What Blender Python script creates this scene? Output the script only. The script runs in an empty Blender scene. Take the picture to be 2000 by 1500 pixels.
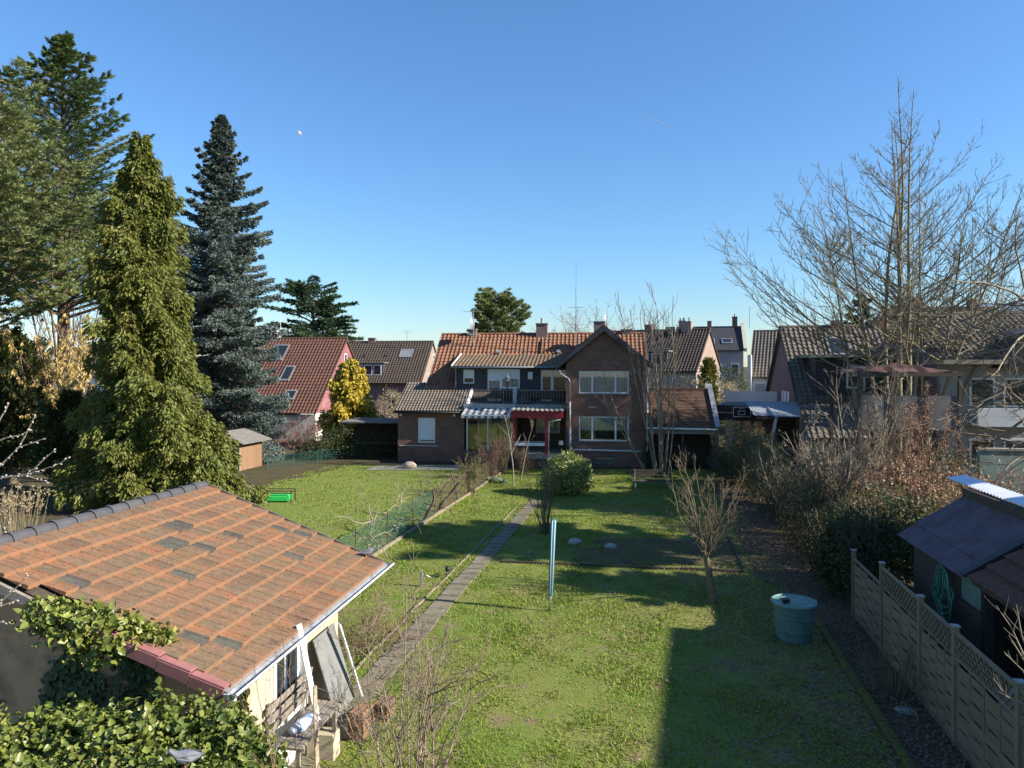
import bpy, math, random
import numpy as np
from mathutils import Vector, Matrix

# ------------------------------------------------------------------ camera, sky, sun, exposure
scene = bpy.context.scene
COL = scene.collection
FPX, HOR, CAMZ = 1390.0, 715.0, 6.0            # focal length in photo pixels, horizon row, eye height
cam_data = bpy.data.cameras.new('camera')
cam = bpy.data.objects.new('camera', cam_data)
COL.objects.link(cam)
cam.location = (0, 0, CAMZ)
cam.rotation_euler = (math.radians(90), 0, 0)
cam_data.sensor_fit = 'HORIZONTAL'
cam_data.sensor_width = 36.0
cam_data.lens = 36.0 * FPX / 2000.0
cam_data.shift_y = -(750.0 - HOR) / 2000.0
cam_data.clip_start = 0.1
cam_data.clip_end = 9000.0
scene.camera = cam

SUN_AZ, SUN_EL = math.radians(105.0), math.radians(30.0)      # azimuth from +Y towards +X
SUN_DIR = Vector((math.sin(SUN_AZ) * math.cos(SUN_EL), math.cos(SUN_AZ) * math.cos(SUN_EL), math.sin(SUN_EL)))
world = bpy.data.worlds.new('World')
scene.world = world
world.use_nodes = True
wn = world.node_tree
sky = wn.nodes.new('ShaderNodeTexSky')
sky.sky_type = 'NISHITA'
sky.sun_disc = False
sky.sun_elevation = SUN_EL
sky.sun_rotation = SUN_AZ
sky.altitude = 50
sky.air_density = 1.35
sky.dust_density = 0.0
sky.ozone_density = 10.0
bg = wn.nodes['Background']
bg.inputs['Strength'].default_value = 0.088
wn.links.new(sky.outputs['Color'], bg.inputs['Color'])
sun_data = bpy.data.lights.new('sun', 'SUN')
sun_data.energy = 5.0
sun_data.angle = math.radians(0.53)
sun_data.color = (1.0, 0.93, 0.82)
sun = bpy.data.objects.new('sun', sun_data)
COL.objects.link(sun)
sun.rotation_euler = SUN_DIR.to_track_quat('Z', 'Y').to_euler()
scene.view_settings.view_transform = 'Standard'
scene.view_settings.look = 'None'
scene.view_settings.gamma = 1.0
scene.view_settings.exposure = 1.15
scene.render.engine = 'CYCLES'
scene.cycles.max_bounces = 5
scene.cycles.transparent_max_bounces = 8
scene.cycles.use_denoising = True

# ------------------------------------------------------------------ helpers
RNG = np.random.default_rng(7)
random.seed(7)


def at(px, py, Y):
    return Vector(((px - 1000.0) / FPX * Y, Y, CAMZ - (py - HOR) / FPX * Y))


def gnd(px, py):
    return at(px, py, CAMZ * FPX / (py - HOR))


def tag(o, label=None, cat=None, group=None, kind=None):
    if label: o['label'] = label
    if cat: o['category'] = cat
    if group: o['group'] = group
    if kind: o['kind'] = kind
    return o


def thing(name, label, cat, loc=(0, 0, 0), deg=0.0, group=None):
    o = bpy.data.objects.new(name, None)
    o.empty_display_size = 0.2
    COL.objects.link(o)
    o.location = loc
    o.rotation_euler = (0, 0, math.radians(deg))
    return tag(o, label, cat, group)


def link_mesh(name, me, m=None, parent=None):
    o = bpy.data.objects.new(name, me)
    COL.objects.link(o)
    if m is not None and not me.materials:
        me.materials.append(m)
    if parent is not None:
        o.parent = parent
    return o


def np_mesh(name, V, F, m=None, parent=None, smooth=False):
    """V (n,3) array, F (k,3|4) array"""
    V = np.asarray(V, dtype=np.float32); F = np.asarray(F, dtype=np.int32)
    me = bpy.data.meshes.new(name)
    me.vertices.add(len(V)); me.vertices.foreach_set('co', V.ravel())
    k = F.shape[1]
    me.loops.add(F.size); me.loops.foreach_set('vertex_index', F.ravel())
    me.polygons.add(len(F))
    me.polygons.foreach_set('loop_start', np.arange(0, F.size, k, dtype=np.int32))
    me.polygons.foreach_set('loop_total', np.full(len(F), k, dtype=np.int32))
    if smooth:
        me.polygons.foreach_set('use_smooth', np.ones(len(F), dtype=bool))
    me.update(calc_edges=True)
    return link_mesh(name, me, m, parent)


class MB:
    def __init__(s):
        s.v = []; s.f = []

    def add(s, vs, fs):
        b = len(s.v)
        s.v.extend([tuple(p) for p in vs]); s.f.extend([tuple(b + i for i in f) for f in fs])
        return s

    def box(s, x0, x1, y0, y1, z0, z1):
        return s.add([(x0, y0, z0), (x1, y0, z0), (x1, y1, z0), (x0, y1, z0), (x0, y0, z1), (x1, y0, z1), (x1, y1, z1), (x0, y1, z1)],
                     [(3, 2, 1, 0), (4, 5, 6, 7), (0, 1, 5, 4), (1, 2, 6, 5), (2, 3, 7, 6), (3, 0, 4, 7)])

    def obox(s, c, ax, ay, az, hx, hy, hz):
        c = Vector(c); ax = Vector(ax).normalized() * hx; ay = Vector(ay).normalized() * hy; az = Vector(az).normalized() * hz
        P = [c - ax - ay - az, c + ax - ay - az, c + ax + ay - az, c - ax + ay - az, c - ax - ay + az, c + ax - ay + az, c + ax + ay + az, c - ax + ay + az]
        return s.add(P, [(3, 2, 1, 0), (4, 5, 6, 7), (0, 1, 5, 4), (1, 2, 6, 5), (2, 3, 7, 6), (3, 0, 4, 7)])

    def bar(s, a, b, w, h, up=(0, 0, 1)):
        a = Vector(a); b = Vector(b); d = b - a
        side = d.cross(Vector(up))
        if side.length < 1e-6: side = d.cross(Vector((1, 0, 0)))
        n = side.cross(d)
        return s.obox((a + b) / 2, d, side, n, d.length / 2, w / 2, h / 2)

    def tube(s, pts, r, n=8, caps=True):
        pts = [Vector(p) for p in pts]
        rs = r if isinstance(r, (list, tuple)) else [r] * len(pts)
        b = len(s.v); prev = None
        for i, p in enumerate(pts):
            d = (pts[min(i + 1, len(pts) - 1)] - pts[max(i - 1, 0)]).normalized()
            if prev is None:
                prev = d.orthogonal().normalized()
            prev = (prev - d * prev.dot(d)).normalized()
            q = d.cross(prev)
            for k in range(n):
                a = 2 * math.pi * k / n
                s.v.append(tuple(p + (prev * math.cos(a) + q * math.sin(a)) * rs[i]))
        for i in range(len(pts) - 1):
            for k in range(n):
                a0 = b + i * n + k; a1 = b + i * n + (k + 1) % n
                s.f.append((a0, a1, a1 + n, a0 + n))
        if caps:
            s.f.append(tuple(b + k for k in range(n))[::-1]); s.f.append(tuple(b + (len(pts) - 1) * n + k for k in range(n)))
        return s

    def prism(s, poly, d):
        """closed polygon (list of 3d points) extruded by vector d"""
        d = Vector(d); n = len(poly)
        vs = [Vector(p) for p in poly] + [Vector(p) + d for p in poly]
        fs = [tuple(range(n))[::-1], tuple(range(n, 2 * n))] + [(i, (i + 1) % n, (i + 1) % n + n, i + n) for i in range(n)]
        return s.add(vs, fs)

    def lathe(s, prof, c=(0, 0, 0), n=20):
        b = len(s.v); c = Vector(c)
        for r, z in prof:
            for k in range(n):
                a = 2 * math.pi * k / n
                s.v.append((c.x + r * math.cos(a), c.y + r * math.sin(a), c.z + z))
        for i in range(len(prof) - 1):
            for k in range(n):
                a0 = b + i * n + k; a1 = b + i * n + (k + 1) % n
                s.f.append((a0, a1, a1 + n, a0 + n))
        s.f.append(tuple(b + k for k in range(n))[::-1]); s.f.append(tuple(b + (len(prof) - 1) * n + k for k in range(n)))
        return s

    def build(s, name, m, parent=None, smooth=False, bevel=0):
        me = bpy.data.meshes.new(name)
        me.from_pydata(s.v, [], s.f)
        if smooth:
            me.polygons.foreach_set('use_smooth', np.ones(len(me.polygons), dtype=bool))
        me.update()
        o = link_mesh(name, me, m, parent)
        if bevel:
            b = o.modifiers.new('bevel', 'BEVEL'); b.width = bevel; b.segments = 1; b.limit_method = 'ANGLE'
        return o


def box(name, m, parent, x0, x1, y0, y1, z0, z1, bevel=0):
    return MB().box(x0, x1, y0, y1, z0, z1).build(name, m, parent, bevel=bevel)


def dup(o, parent=None):
    c = o.copy(); COL.objects.link(c)
    if parent is not None: c.parent = parent
    for ch in o.children:
        d = ch.copy(); COL.objects.link(d); d.parent = c
        for g in ch.children:
            e = g.copy(); COL.objects.link(e); e.parent = d
    return c


# ------------------------------------------------------------------ materials
def mat(name, c1, c2=None, scale=4.0, rough=0.8, bump=0.0, bscale=60.0, rand=None, amount=0.5, dirt=None, dscale=1.5, spec=0.3, metal=0.0,
        trans=0.0, stretch=(1, 1, 1), contrast=0.2):
    """noise blend of c1/c2; rand = 'island' or 'object' adds a per-piece blend towards c2 as well; dirt = third colour in large patches"""
    m = bpy.data.materials.new(name); m.use_nodes = True
    nt = m.node_tree; N = nt.nodes; L = nt.links
    b = N['Principled BSDF']
    b.inputs['Roughness'].default_value = rough; b.inputs['Metallic'].default_value = metal
    b.inputs['Specular IOR Level'].default_value = spec
    c2 = c2 or c1
    tc = N.new('ShaderNodeTexCoord'); mp = N.new('ShaderNodeMapping'); mp.inputs['Scale'].default_value = stretch
    L.new(tc.outputs['Object'], mp.inputs['Vector'])
    nz = N.new('ShaderNodeTexNoise'); nz.inputs['Scale'].default_value = scale; nz.inputs['Detail'].default_value = 6
    L.new(mp.outputs['Vector'], nz.inputs['Vector'])
    mr = N.new('ShaderNodeMapRange'); mr.inputs['From Min'].default_value = 0.5 - contrast; mr.inputs['From Max'].default_value = 0.5 + contrast
    L.new(nz.outputs['Fac'], mr.inputs['Value'])
    fac = mr.outputs['Result']
    if rand:
        if rand == 'island':
            g = N.new('ShaderNodeNewGeometry'); r = g.outputs['Random Per Island']
        else:
            g = N.new('ShaderNodeObjectInfo'); r = g.outputs['Random']
        mx = N.new('ShaderNodeMix'); mx.data_type = 'FLOAT'; mx.inputs[0].default_value = amount
        L.new(fac, mx.inputs[2]); L.new(r, mx.inputs[3]); fac = mx.outputs[0]
    mix = N.new('ShaderNodeMix'); mix.data_type = 'RGBA'
    mix.inputs[6].default_value = (*c1, 1); mix.inputs[7].default_value = (*c2, 1)
    L.new(fac, mix.inputs[0]); col = mix.outputs[2]
    if dirt:
        n2 = N.new('ShaderNodeTexNoise'); n2.inputs['Scale'].default_value = dscale; n2.inputs['Detail'].default_value = 8
        n2.inputs['Roughness'].default_value = 0.7
        L.new(tc.outputs['Object'], n2.inputs['Vector'])
        m2 = N.new('ShaderNodeMapRange'); m2.inputs['From Min'].default_value = 0.5; m2.inputs['From Max'].default_value = 0.72
        L.new(n2.outputs['Fac'], m2.inputs['Value'])
        x2 = N.new('ShaderNodeMix'); x2.data_type = 'RGBA'; x2.inputs[7].default_value = (*dirt, 1)
        L.new(m2.outputs['Result'], x2.inputs[0]); L.new(col, x2.inputs[6]); col = x2.outputs[2]
    L.new(col, b.inputs['Base Color'])
    if bump:
        n3 = N.new('ShaderNodeTexNoise'); n3.inputs['Scale'].default_value = bscale; n3.inputs['Detail'].default_value = 4
        L.new(mp.outputs['Vector'], n3.inputs['Vector'])
        bp = N.new('ShaderNodeBump'); bp.inputs['Strength'].default_value = bump; bp.inputs['Distance'].default_value = 0.02
        L.new(n3.outputs['Fac'], bp.inputs['Height']); L.new(bp.outputs['Normal'], b.inputs['Normal'])
    if trans:
        out = N['Material Output']; tr = N.new('ShaderNodeBsdfTranslucent'); ms = N.new('ShaderNodeMixShader'); ms.inputs[0].default_value = trans
        L.new(col, tr.inputs['Color']); L.new(b.outputs[0], ms.inputs[1]); L.new(tr.outputs[0], ms.inputs[2]); L.new(ms.outputs[0], out.inputs['Surface'])
    return m


def brick_mat(name, c1, c2, mortar, dirt=None, bw=0.25, bh=0.075, msize=0.012):
    m = bpy.data.materials.new(name); m.use_nodes = True
    nt = m.node_tree; N = nt.nodes; L = nt.links; b = N['Principled BSDF']
    b.inputs['Roughness'].default_value = 0.85; b.inputs['Specular IOR Level'].default_value = 0.25
    tc = N.new('ShaderNodeTexCoord'); sp = N.new('ShaderNodeSeparateXYZ'); L.new(tc.outputs['Object'], sp.inputs[0])
    ad = N.new('ShaderNodeMath'); ad.operation = 'ADD'; L.new(sp.outputs['X'], ad.inputs[0]); L.new(sp.outputs['Y'], ad.inputs[1])
    cb = N.new('ShaderNodeCombineXYZ'); L.new(ad.outputs[0], cb.inputs['X']); L.new(sp.outputs['Z'], cb.inputs['Y'])
    br = N.new('ShaderNodeTexBrick'); L.new(cb.outputs[0], br.inputs['Vector'])
    br.inputs['Scale'].default_value = 1.0; br.inputs['Brick Width'].default_value = bw; br.inputs['Row Height'].default_value = bh
    br.inputs['Mortar Size'].default_value = msize; br.inputs['Mortar Smooth'].default_value = 0.2; br.inputs['Bias'].default_value = 0.0
    br.inputs['Color1'].default_value = (*c1, 1); br.inputs['Color2'].default_value = (*c2, 1); br.inputs['Mortar'].default_value = (*mortar, 1)
    nz = N.new('ShaderNodeTexNoise'); nz.inputs['Scale'].default_value = 1.2; nz.inputs['Detail'].default_value = 8
    L.new(tc.outputs['Object'], nz.inputs['Vector'])
    mr = N.new('ShaderNodeMapRange'); mr.inputs['From Min'].default_value = 0.45; mr.inputs['From Max'].default_value = 0.75; mr.inputs['To Max'].default_value = 0.6
    L.new(nz.outputs['Fac'], mr.inputs['Value'])
    mx = N.new('ShaderNodeMix'); mx.data_type = 'RGBA'; mx.inputs[7].default_value = (*(dirt or c2), 1)
    L.new(mr.outputs['Result'], mx.inputs[0]); L.new(br.outputs['Color'], mx.inputs[6]); L.new(mx.outputs[2], b.inputs['Base Color'])
    bp = N.new('ShaderNodeBump'); bp.inputs['Strength'].default_value = 0.5; bp.inputs['Distance'].default_value = 0.01; bp.invert = True
    L.new(br.outputs['Fac'], bp.inputs['Height']); L.new(bp.outputs['Normal'], b.inputs['Normal'])
    return m


def glass_mat(name='window_glass', tint=(0.02, 0.025, 0.03)):
    m = bpy.data.materials.new(name); m.use_nodes = True
    b = m.node_tree.nodes['Principled BSDF']
    b.inputs['Base Color'].default_value = (*tint, 1); b.inputs['Roughness'].default_value = 0.03; b.inputs['Specular IOR Level'].default_value = 0.8
    return m


def clear_glass():
    m = bpy.data.materials.new('clear_glass'); m.use_nodes = True
    N = m.node_tree.nodes; L = m.node_tree.links
    tr = N.new('ShaderNodeBsdfTransparent'); gl = N.new('ShaderNodeBsdfGlossy'); gl.inputs['Roughness'].default_value = 0.02
    fr = N.new('ShaderNodeFresnel'); fr.inputs['IOR'].default_value = 1.9
    ms = N.new('ShaderNodeMixShader'); L.new(fr.outputs[0], ms.inputs[0]); L.new(tr.outputs[0], ms.inputs[1]); L.new(gl.outputs[0], ms.inputs[2])
    L.new(ms.outputs[0], N['Material Output'].inputs['Surface'])
    return m


M = {}
M['glass'] = glass_mat()
M['pane'] = clear_glass()
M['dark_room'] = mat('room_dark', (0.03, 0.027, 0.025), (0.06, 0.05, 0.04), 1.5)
M['curtain'] = mat('net_curtain', (0.62, 0.64, 0.66), (0.42, 0.44, 0.46), 2, stretch=(14, 14, 0.4), rough=0.9, contrast=0.12)
M['white_paint'] = mat('white_paint', (0.78, 0.78, 0.76), (0.68, 0.68, 0.66), 3, rough=0.45)
M['grey_paint'] = mat('grey_zinc', (0.34, 0.36, 0.38), (0.26, 0.28, 0.3), 6, rough=0.45, metal=0.3)
M['zinc'] = mat('weathered_zinc', (0.4, 0.41, 0.42), (0.27, 0.28, 0.28), 8, rough=0.5, metal=0.5, dirt=(0.2, 0.18, 0.14), dscale=3)
M['black'] = mat('black_paint', (0.015, 0.015, 0.017), (0.03, 0.03, 0.03), 5, rough=0.5)
M['steel'] = mat('aerial_metal', (0.35, 0.36, 0.37), (0.25, 0.25, 0.26), 6, rough=0.4, metal=0.7)
M['rust'] = mat('rusty_steel', (0.09, 0.045, 0.025), (0.16, 0.08, 0.04), 12, rough=0.8)
M['concrete'] = mat('concrete', (0.36, 0.33, 0.28), (0.24, 0.22, 0.18), 5, rough=0.9, bump=0.3, dirt=(0.15, 0.16, 0.09))
M['kerb'] = mat('kerb_stone', (0.27, 0.225, 0.155), (0.18, 0.15, 0.1), 6, rough=0.95, bump=0.3, dirt=(0.14, 0.16, 0.05), dscale=2.5)
M['brick_red'] = brick_mat('red_brown_brick', (0.165, 0.074, 0.052), (0.26, 0.122, 0.078), (0.18, 0.145, 0.12), dirt=(0.12, 0.068, 0.052))
M['brick_tan'] = brick_mat('tan_brick', (0.27, 0.19, 0.14), (0.33, 0.24, 0.175), (0.27, 0.23, 0.2), dirt=(0.24, 0.18, 0.135))
M['brick_purple'] = brick_mat('purple_brown_brick', (0.16, 0.1, 0.1), (0.22, 0.14, 0.13), (0.2, 0.17, 0.16), dirt=(0.14, 0.1, 0.1))
M['render_white'] = mat('white_render', (0.74, 0.72, 0.68), (0.64, 0.62, 0.57), 1.5, rough=0.9, bump=0.15)
M['render_cream'] = mat('cream_render', (0.5, 0.43, 0.31), (0.4, 0.34, 0.24), 2.5, rough=0.95, bump=0.3, dirt=(0.4, 0.33, 0.23), dscale=1.8)
M['render_pink'] = mat('faded_pink_paint', (0.25, 0.095, 0.098), (0.2, 0.08, 0.085), 1.2, rough=0.9, dirt=(0.34, 0.2, 0.19), dscale=1.3)
M['render_grey'] = mat('grey_render', (0.34, 0.33, 0.32), (0.28, 0.27, 0.26), 1.5, rough=0.9)
M['slate_clad'] = mat('dark_slate_cladding', (0.035, 0.035, 0.042), (0.06, 0.058, 0.066), 9, rough=0.6, stretch=(1, 1, 6))
M['red_paint'] = mat('dark_red_paint', (0.36, 0.03, 0.035), (0.28, 0.025, 0.03), 4, rough=0.5)
M['verge_plum'] = mat('plum_verge_tile', (0.3, 0.13, 0.115), (0.24, 0.1, 0.09), 7, rough=0.55)
M['ridge_grey'] = mat('slate_ridge_tile', (0.05, 0.05, 0.056), (0.09, 0.086, 0.088), 6, rough=0.6, rand='object', amount=0.4)
M['wood_dark'] = mat('dark_weathered_wood', (0.05, 0.038, 0.03), (0.09, 0.07, 0.05), 6, stretch=(1, 1, 8))
M['wood_grey'] = mat('grey_weathered_wood', (0.3, 0.26, 0.21), (0.19, 0.16, 0.13), 5, rough=0.9, stretch=(3, 3, 3), bump=0.2)
M['wood_fence'] = mat('greenish_fence_wood', (0.28, 0.205, 0.13), (0.15, 0.12, 0.08), 7, rough=0.85, stretch=(1, 0.7, 14), rand='object', amount=0.5, bump=0.25, dirt=(0.14, 0.17, 0.07), dscale=2.0)
M['wood_brown'] = mat('warm_brown_boards', (0.28, 0.165, 0.095), (0.19, 0.11, 0.06), 4, rough=0.85, stretch=(6, 6, 0.6), rand='object', amount=0.5)
M['felt'] = mat('roofing_felt', (0.2, 0.185, 0.165), (0.14, 0.13, 0.115), 3, rough=0.95)
M['bark'] = mat('bark_brown', (0.085, 0.065, 0.047), (0.15, 0.12, 0.085), 8, rough=0.95, bump=0.5, bscale=25)
M['bark_green'] = mat('bark_green_grey', (0.27, 0.235, 0.15), (0.17, 0.15, 0.1), 5, rough=0.95, bump=0.4, bscale=25)
M['bark_pale'] = mat('bark_pale', (0.3, 0.25, 0.18), (0.2, 0.165, 0.115), 4, rough=0.9)
M['bark_red'] = mat('twigs_reddish', (0.2, 0.12, 0.09), (0.12, 0.075, 0.055), 4, rough=0.9)
M['bark_olive'] = mat('twigs_olive', (0.17, 0.14, 0.07), (0.1, 0.085, 0.05), 4, rough=0.9)


def tile_mat(name, cols, lichen=None, rand='island', rough=0.85, streak=True, edge=None, pale=None):
    """cols: list of (position, colour) in a ramp driven by per-tile random; streaks and lichen give wear"""
    m = bpy.data.materials.new(name); m.use_nodes = True
    nt = m.node_tree; N = nt.nodes; L = nt.links; b = N['Principled BSDF']
    b.inputs['Roughness'].default_value = rough; b.inputs['Specular IOR Level'].default_value = 0.25
    if rand == 'island':
        r = N.new('ShaderNodeNewGeometry').outputs['Random Per Island']
    else:
        r = N.new('ShaderNodeObjectInfo').outputs['Random']
    rp = N.new('ShaderNodeValToRGB'); rp.color_ramp.interpolation = 'LINEAR'
    while len(rp.color_ramp.elements) < len(cols): rp.color_ramp.elements.new(0.5)
    for e, (p, c) in zip(rp.color_ramp.elements, cols):
        e.position = p; e.color = (*c, 1)
    L.new(r, rp.inputs['Fac'])
    tc = N.new('ShaderNodeTexCoord'); col = rp.outputs['Color']
    geo = N.new('ShaderNodeNewGeometry')
    for sc, lo, hi, c, amt in ([(5.0, 0.42, 0.68, lichen, 0.8), (26.0, 0.52, 0.68, tuple(x * 0.45 for x in cols[0][1]), 0.75)] if lichen else [(20.0, 0.5, 0.7, tuple(x * 0.55 for x in cols[0][1]), 0.6)]):
        nz = N.new('ShaderNodeTexNoise'); nz.inputs['Scale'].default_value = sc; nz.inputs['Detail'].default_value = 7; nz.inputs['Roughness'].default_value = 0.65
        L.new(geo.outputs['Position'], nz.inputs['Vector'])
        mr = N.new('ShaderNodeMapRange'); mr.inputs['From Min'].default_value = lo; mr.inputs['From Max'].default_value = hi; mr.inputs['To Max'].default_value = amt
        L.new(nz.outputs['Fac'], mr.inputs['Value'])
        mx = N.new('ShaderNodeMix'); mx.data_type = 'RGBA'; mx.inputs[7].default_value = (*c, 1)
        L.new(mr.outputs['Result'], mx.inputs[0]); L.new(col, mx.inputs[6]); col = mx.outputs[2]
    if pale:
        nz = N.new('ShaderNodeTexNoise'); nz.inputs['Scale'].default_value = 11.0; nz.inputs['Detail'].default_value = 9; nz.inputs['Roughness'].default_value = 0.75
        L.new(geo.outputs['Position'], nz.inputs['Vector'])
        mr = N.new('ShaderNodeMapRange'); mr.inputs['From Min'].default_value = 0.54; mr.inputs['From Max'].default_value = 0.66; mr.inputs['To Max'].default_value = 0.7
        L.new(nz.outputs['Fac'], mr.inputs['Value'])
        mx = N.new('ShaderNodeMix'); mx.data_type = 'RGBA'; mx.inputs[7].default_value = (*pale, 1)
        L.new(mr.outputs['Result'], mx.inputs[0]); L.new(col, mx.inputs[6]); col = mx.outputs[2]
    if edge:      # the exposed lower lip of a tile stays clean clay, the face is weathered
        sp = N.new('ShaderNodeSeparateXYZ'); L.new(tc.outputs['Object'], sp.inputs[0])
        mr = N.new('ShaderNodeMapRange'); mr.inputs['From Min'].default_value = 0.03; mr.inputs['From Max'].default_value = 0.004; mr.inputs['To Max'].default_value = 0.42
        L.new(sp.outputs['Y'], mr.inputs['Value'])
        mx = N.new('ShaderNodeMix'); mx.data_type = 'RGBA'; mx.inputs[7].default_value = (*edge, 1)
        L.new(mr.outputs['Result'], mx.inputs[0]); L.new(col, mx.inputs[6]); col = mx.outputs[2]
    L.new(col, b.inputs['Base Color'])
    return m


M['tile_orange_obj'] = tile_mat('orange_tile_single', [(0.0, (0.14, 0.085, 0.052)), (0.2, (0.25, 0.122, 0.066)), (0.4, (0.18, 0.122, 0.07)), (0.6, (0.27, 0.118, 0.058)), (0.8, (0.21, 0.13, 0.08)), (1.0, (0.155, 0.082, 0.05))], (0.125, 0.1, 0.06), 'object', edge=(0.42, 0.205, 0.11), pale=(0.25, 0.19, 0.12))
M['tile_slate_obj'] = tile_mat('grey_tile_single', [(0.0, (0.06, 0.052, 0.047)), (0.6, (0.09, 0.075, 0.065)), (1.0, (0.075, 0.07, 0.064))], (0.13, 0.13, 0.09), 'object')
_red = [(0.0, (0.17, 0.06, 0.035)), (0.5, (0.3, 0.125, 0.065)), (1.0, (0.23, 0.11, 0.07))]
M['tile_red'] = tile_mat('red_pantile', _red, (0.17, 0.14, 0.085))
M['tile_red_obj'] = tile_mat('red_pantile_single', _red, (0.17, 0.14, 0.085), 'object')
M['tile_buff'] = tile_mat('buff_pantile', [(0.0, (0.17, 0.11, 0.07)), (0.5, (0.25, 0.17, 0.11)), (1.0, (0.2, 0.13, 0.085))], (0.14, 0.125, 0.08))
M['tile_grey'] = tile_mat('grey_brown_pantile', [(0.0, (0.13, 0.105, 0.08)), (0.5, (0.19, 0.155, 0.125)), (1.0, (0.16, 0.13, 0.11))], (0.1, 0.09, 0.065))
M['tile_dark'] = tile_mat('dark_brown_pantile', [(0.0, (0.055, 0.04, 0.033)), (0.5, (0.085, 0.06, 0.048)), (1.0, (0.07, 0.05, 0.043))], (0.06, 0.053, 0.04))
M['tile_rust'] = tile_mat('rust_brown_pantile', [(0.0, (0.1, 0.047, 0.034)), (0.5, (0.15, 0.068, 0.048)), (1.0, (0.125, 0.058, 0.043))], (0.085, 0.055, 0.04))
M['tile_flat'] = tile_mat('small_brown_plain_tile', [(0.0, (0.09, 0.05, 0.035)), (0.5, (0.15, 0.08, 0.05)), (1.0, (0.12, 0.075, 0.05))], (0.1, 0.08, 0.05))
M['slate_roof'] = mat('dark_slate_roof', (0.03, 0.03, 0.035), (0.055, 0.052, 0.055), 6, rough=0.6)


# ------------------------------------------------------------------ roof tiles
def tile_proto(w, l, kind='pan', thick=0.03, over=0.06):
    if kind == 'double': thick = 0.045
    """one tile: x across, y up the slope, z out; lower end lifted so that courses overlap"""
    if kind == 'pan':
        prof = [(0.0, 0.012), (0.12, 0.0), (0.42, 0.0), (0.55, 0.02), (0.68, 0.05), (0.82, 0.055), (0.94, 0.035), (1.03, 0.014)]
    elif kind == 'double':
        prof = [(0.0, 0.01), (0.06, 0.014), (0.16, 0.004), (0.43, 0.003), (0.5, 0.011), (0.57, 0.003), (0.82, 0.005), (0.9, 0.024), (0.98, 0.022), (1.01, 0.002)]
    else:
        prof = [(0.015, 0.0), (0.985, 0.0)]
    n = len(prof); V = []
    for yy, lift in ((0.0, thick + 0.012), (l + over, 0.0)):
        for x, z in prof: V.append((x * w, yy, z + lift))
    for x, z in prof: V.append((x * w, 0.0, z + lift * 0 - 0.004))
    F = []
    for i in range(n - 1):
        F.append((i, i + 1, n + i + 1, n + i)); F.append((2 * n + i, 2 * n + i + 1, i + 1, i))
    F.append((2 * n + n - 1, n + n - 1, n - 1, n - 1)[:3]); F.append((2 * n, 0, n))
    return V, F


def tile_field(parent, o, ax, ay, width, length, tw, tl, m_join, m_single=None, single=0, kind='pan', inside=None, pick=None, name='roof_tile', jitter=0.0):
    """lays courses of tiles from eave point o along ax (width) and ay (up the slope).
    the first `single` tiles become objects of their own, the rest one joined part."""
    o = Vector(o); ax = Vector(ax).normalized(); ay = Vector(ay).normalized(); az = ax.cross(ay)
    V, F = tile_proto(tw, tl, kind)
    nx = int(round(width / tw)); ny = int(round(length / tl)); made = 0
    me = None; JV = []; JF = []
    Va = np.array(V); R = np.array([ax, ay, az])
    for j in range(ny):
        for i in range(nx):
            cx = (i + 0.5) * tw; cy = (j + 0.5) * tl
            if inside and not inside(cx, cy): continue
            p = o + ax * (i * tw) + ay * (j * tl)
            if made < single:
                if me is None:
                    me = bpy.data.meshes.new(name); me.from_pydata(V, [], F); me.materials.append(m_single); me.update()
                    meshes = {m_single.name: me}
                mm = (pick(i, j) if pick else None) or m_single
                if mm.name not in meshes:
                    c = me.copy(); c.materials.clear(); c.materials.append(mm); meshes[mm.name] = c
                t = bpy.data.objects.new(name, meshes[mm.name]); COL.objects.link(t); t.parent = parent
                rot = Matrix((ax, ay, az)).transposed()
                if jitter:
                    rot = rot @ Matrix.Rotation(random.gauss(0, jitter), 3, 'Z') @ Matrix.Rotation(random.gauss(0, jitter * 0.5), 3, 'X')
                    p = p + az * random.uniform(0, 0.008)
                t.matrix_local = Matrix.Translation(p) @ rot.to_4x4()
                made += 1
            else:
                b = len(JV) * len(V)
                JV.append(Va @ R + np.array(p)); JF.extend([tuple(b + q for q in f) for f in F])
    if JV:
        me2 = bpy.data.meshes.new('roof_tiles')
        me2.from_pydata(np.concatenate(JV).tolist(), [], JF); me2.update()
        t = link_mesh('roof_tiles', me2, m_join, parent); t['kind'] = 'stuff'
        return t


# ------------------------------------------------------------------ plants
def kites(P, D, Nrm, L, W):
    """leaf shapes: base point P, direction D, facing Nrm, length L, width W -> V,F (quads)"""
    D = D / (np.linalg.norm(D, axis=1, keepdims=True) + 1e-9)
    S = np.cross(D, Nrm); S /= (np.linalg.norm(S, axis=1, keepdims=True) + 1e-9)
    L = np.broadcast_to(np.asarray(L, float).reshape(-1, 1), (len(P), 1)); W = np.broadcast_to(np.asarray(W, float).reshape(-1, 1), (len(P), 1))
    mid = P + D * L * 0.45
    V = np.stack([P, mid + S * W * 0.5, P + D * L, mid - S * W * 0.5], axis=1).reshape(-1, 3)
    F = np.arange(len(P) * 4).reshape(-1, 4)
    return V, F


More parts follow.
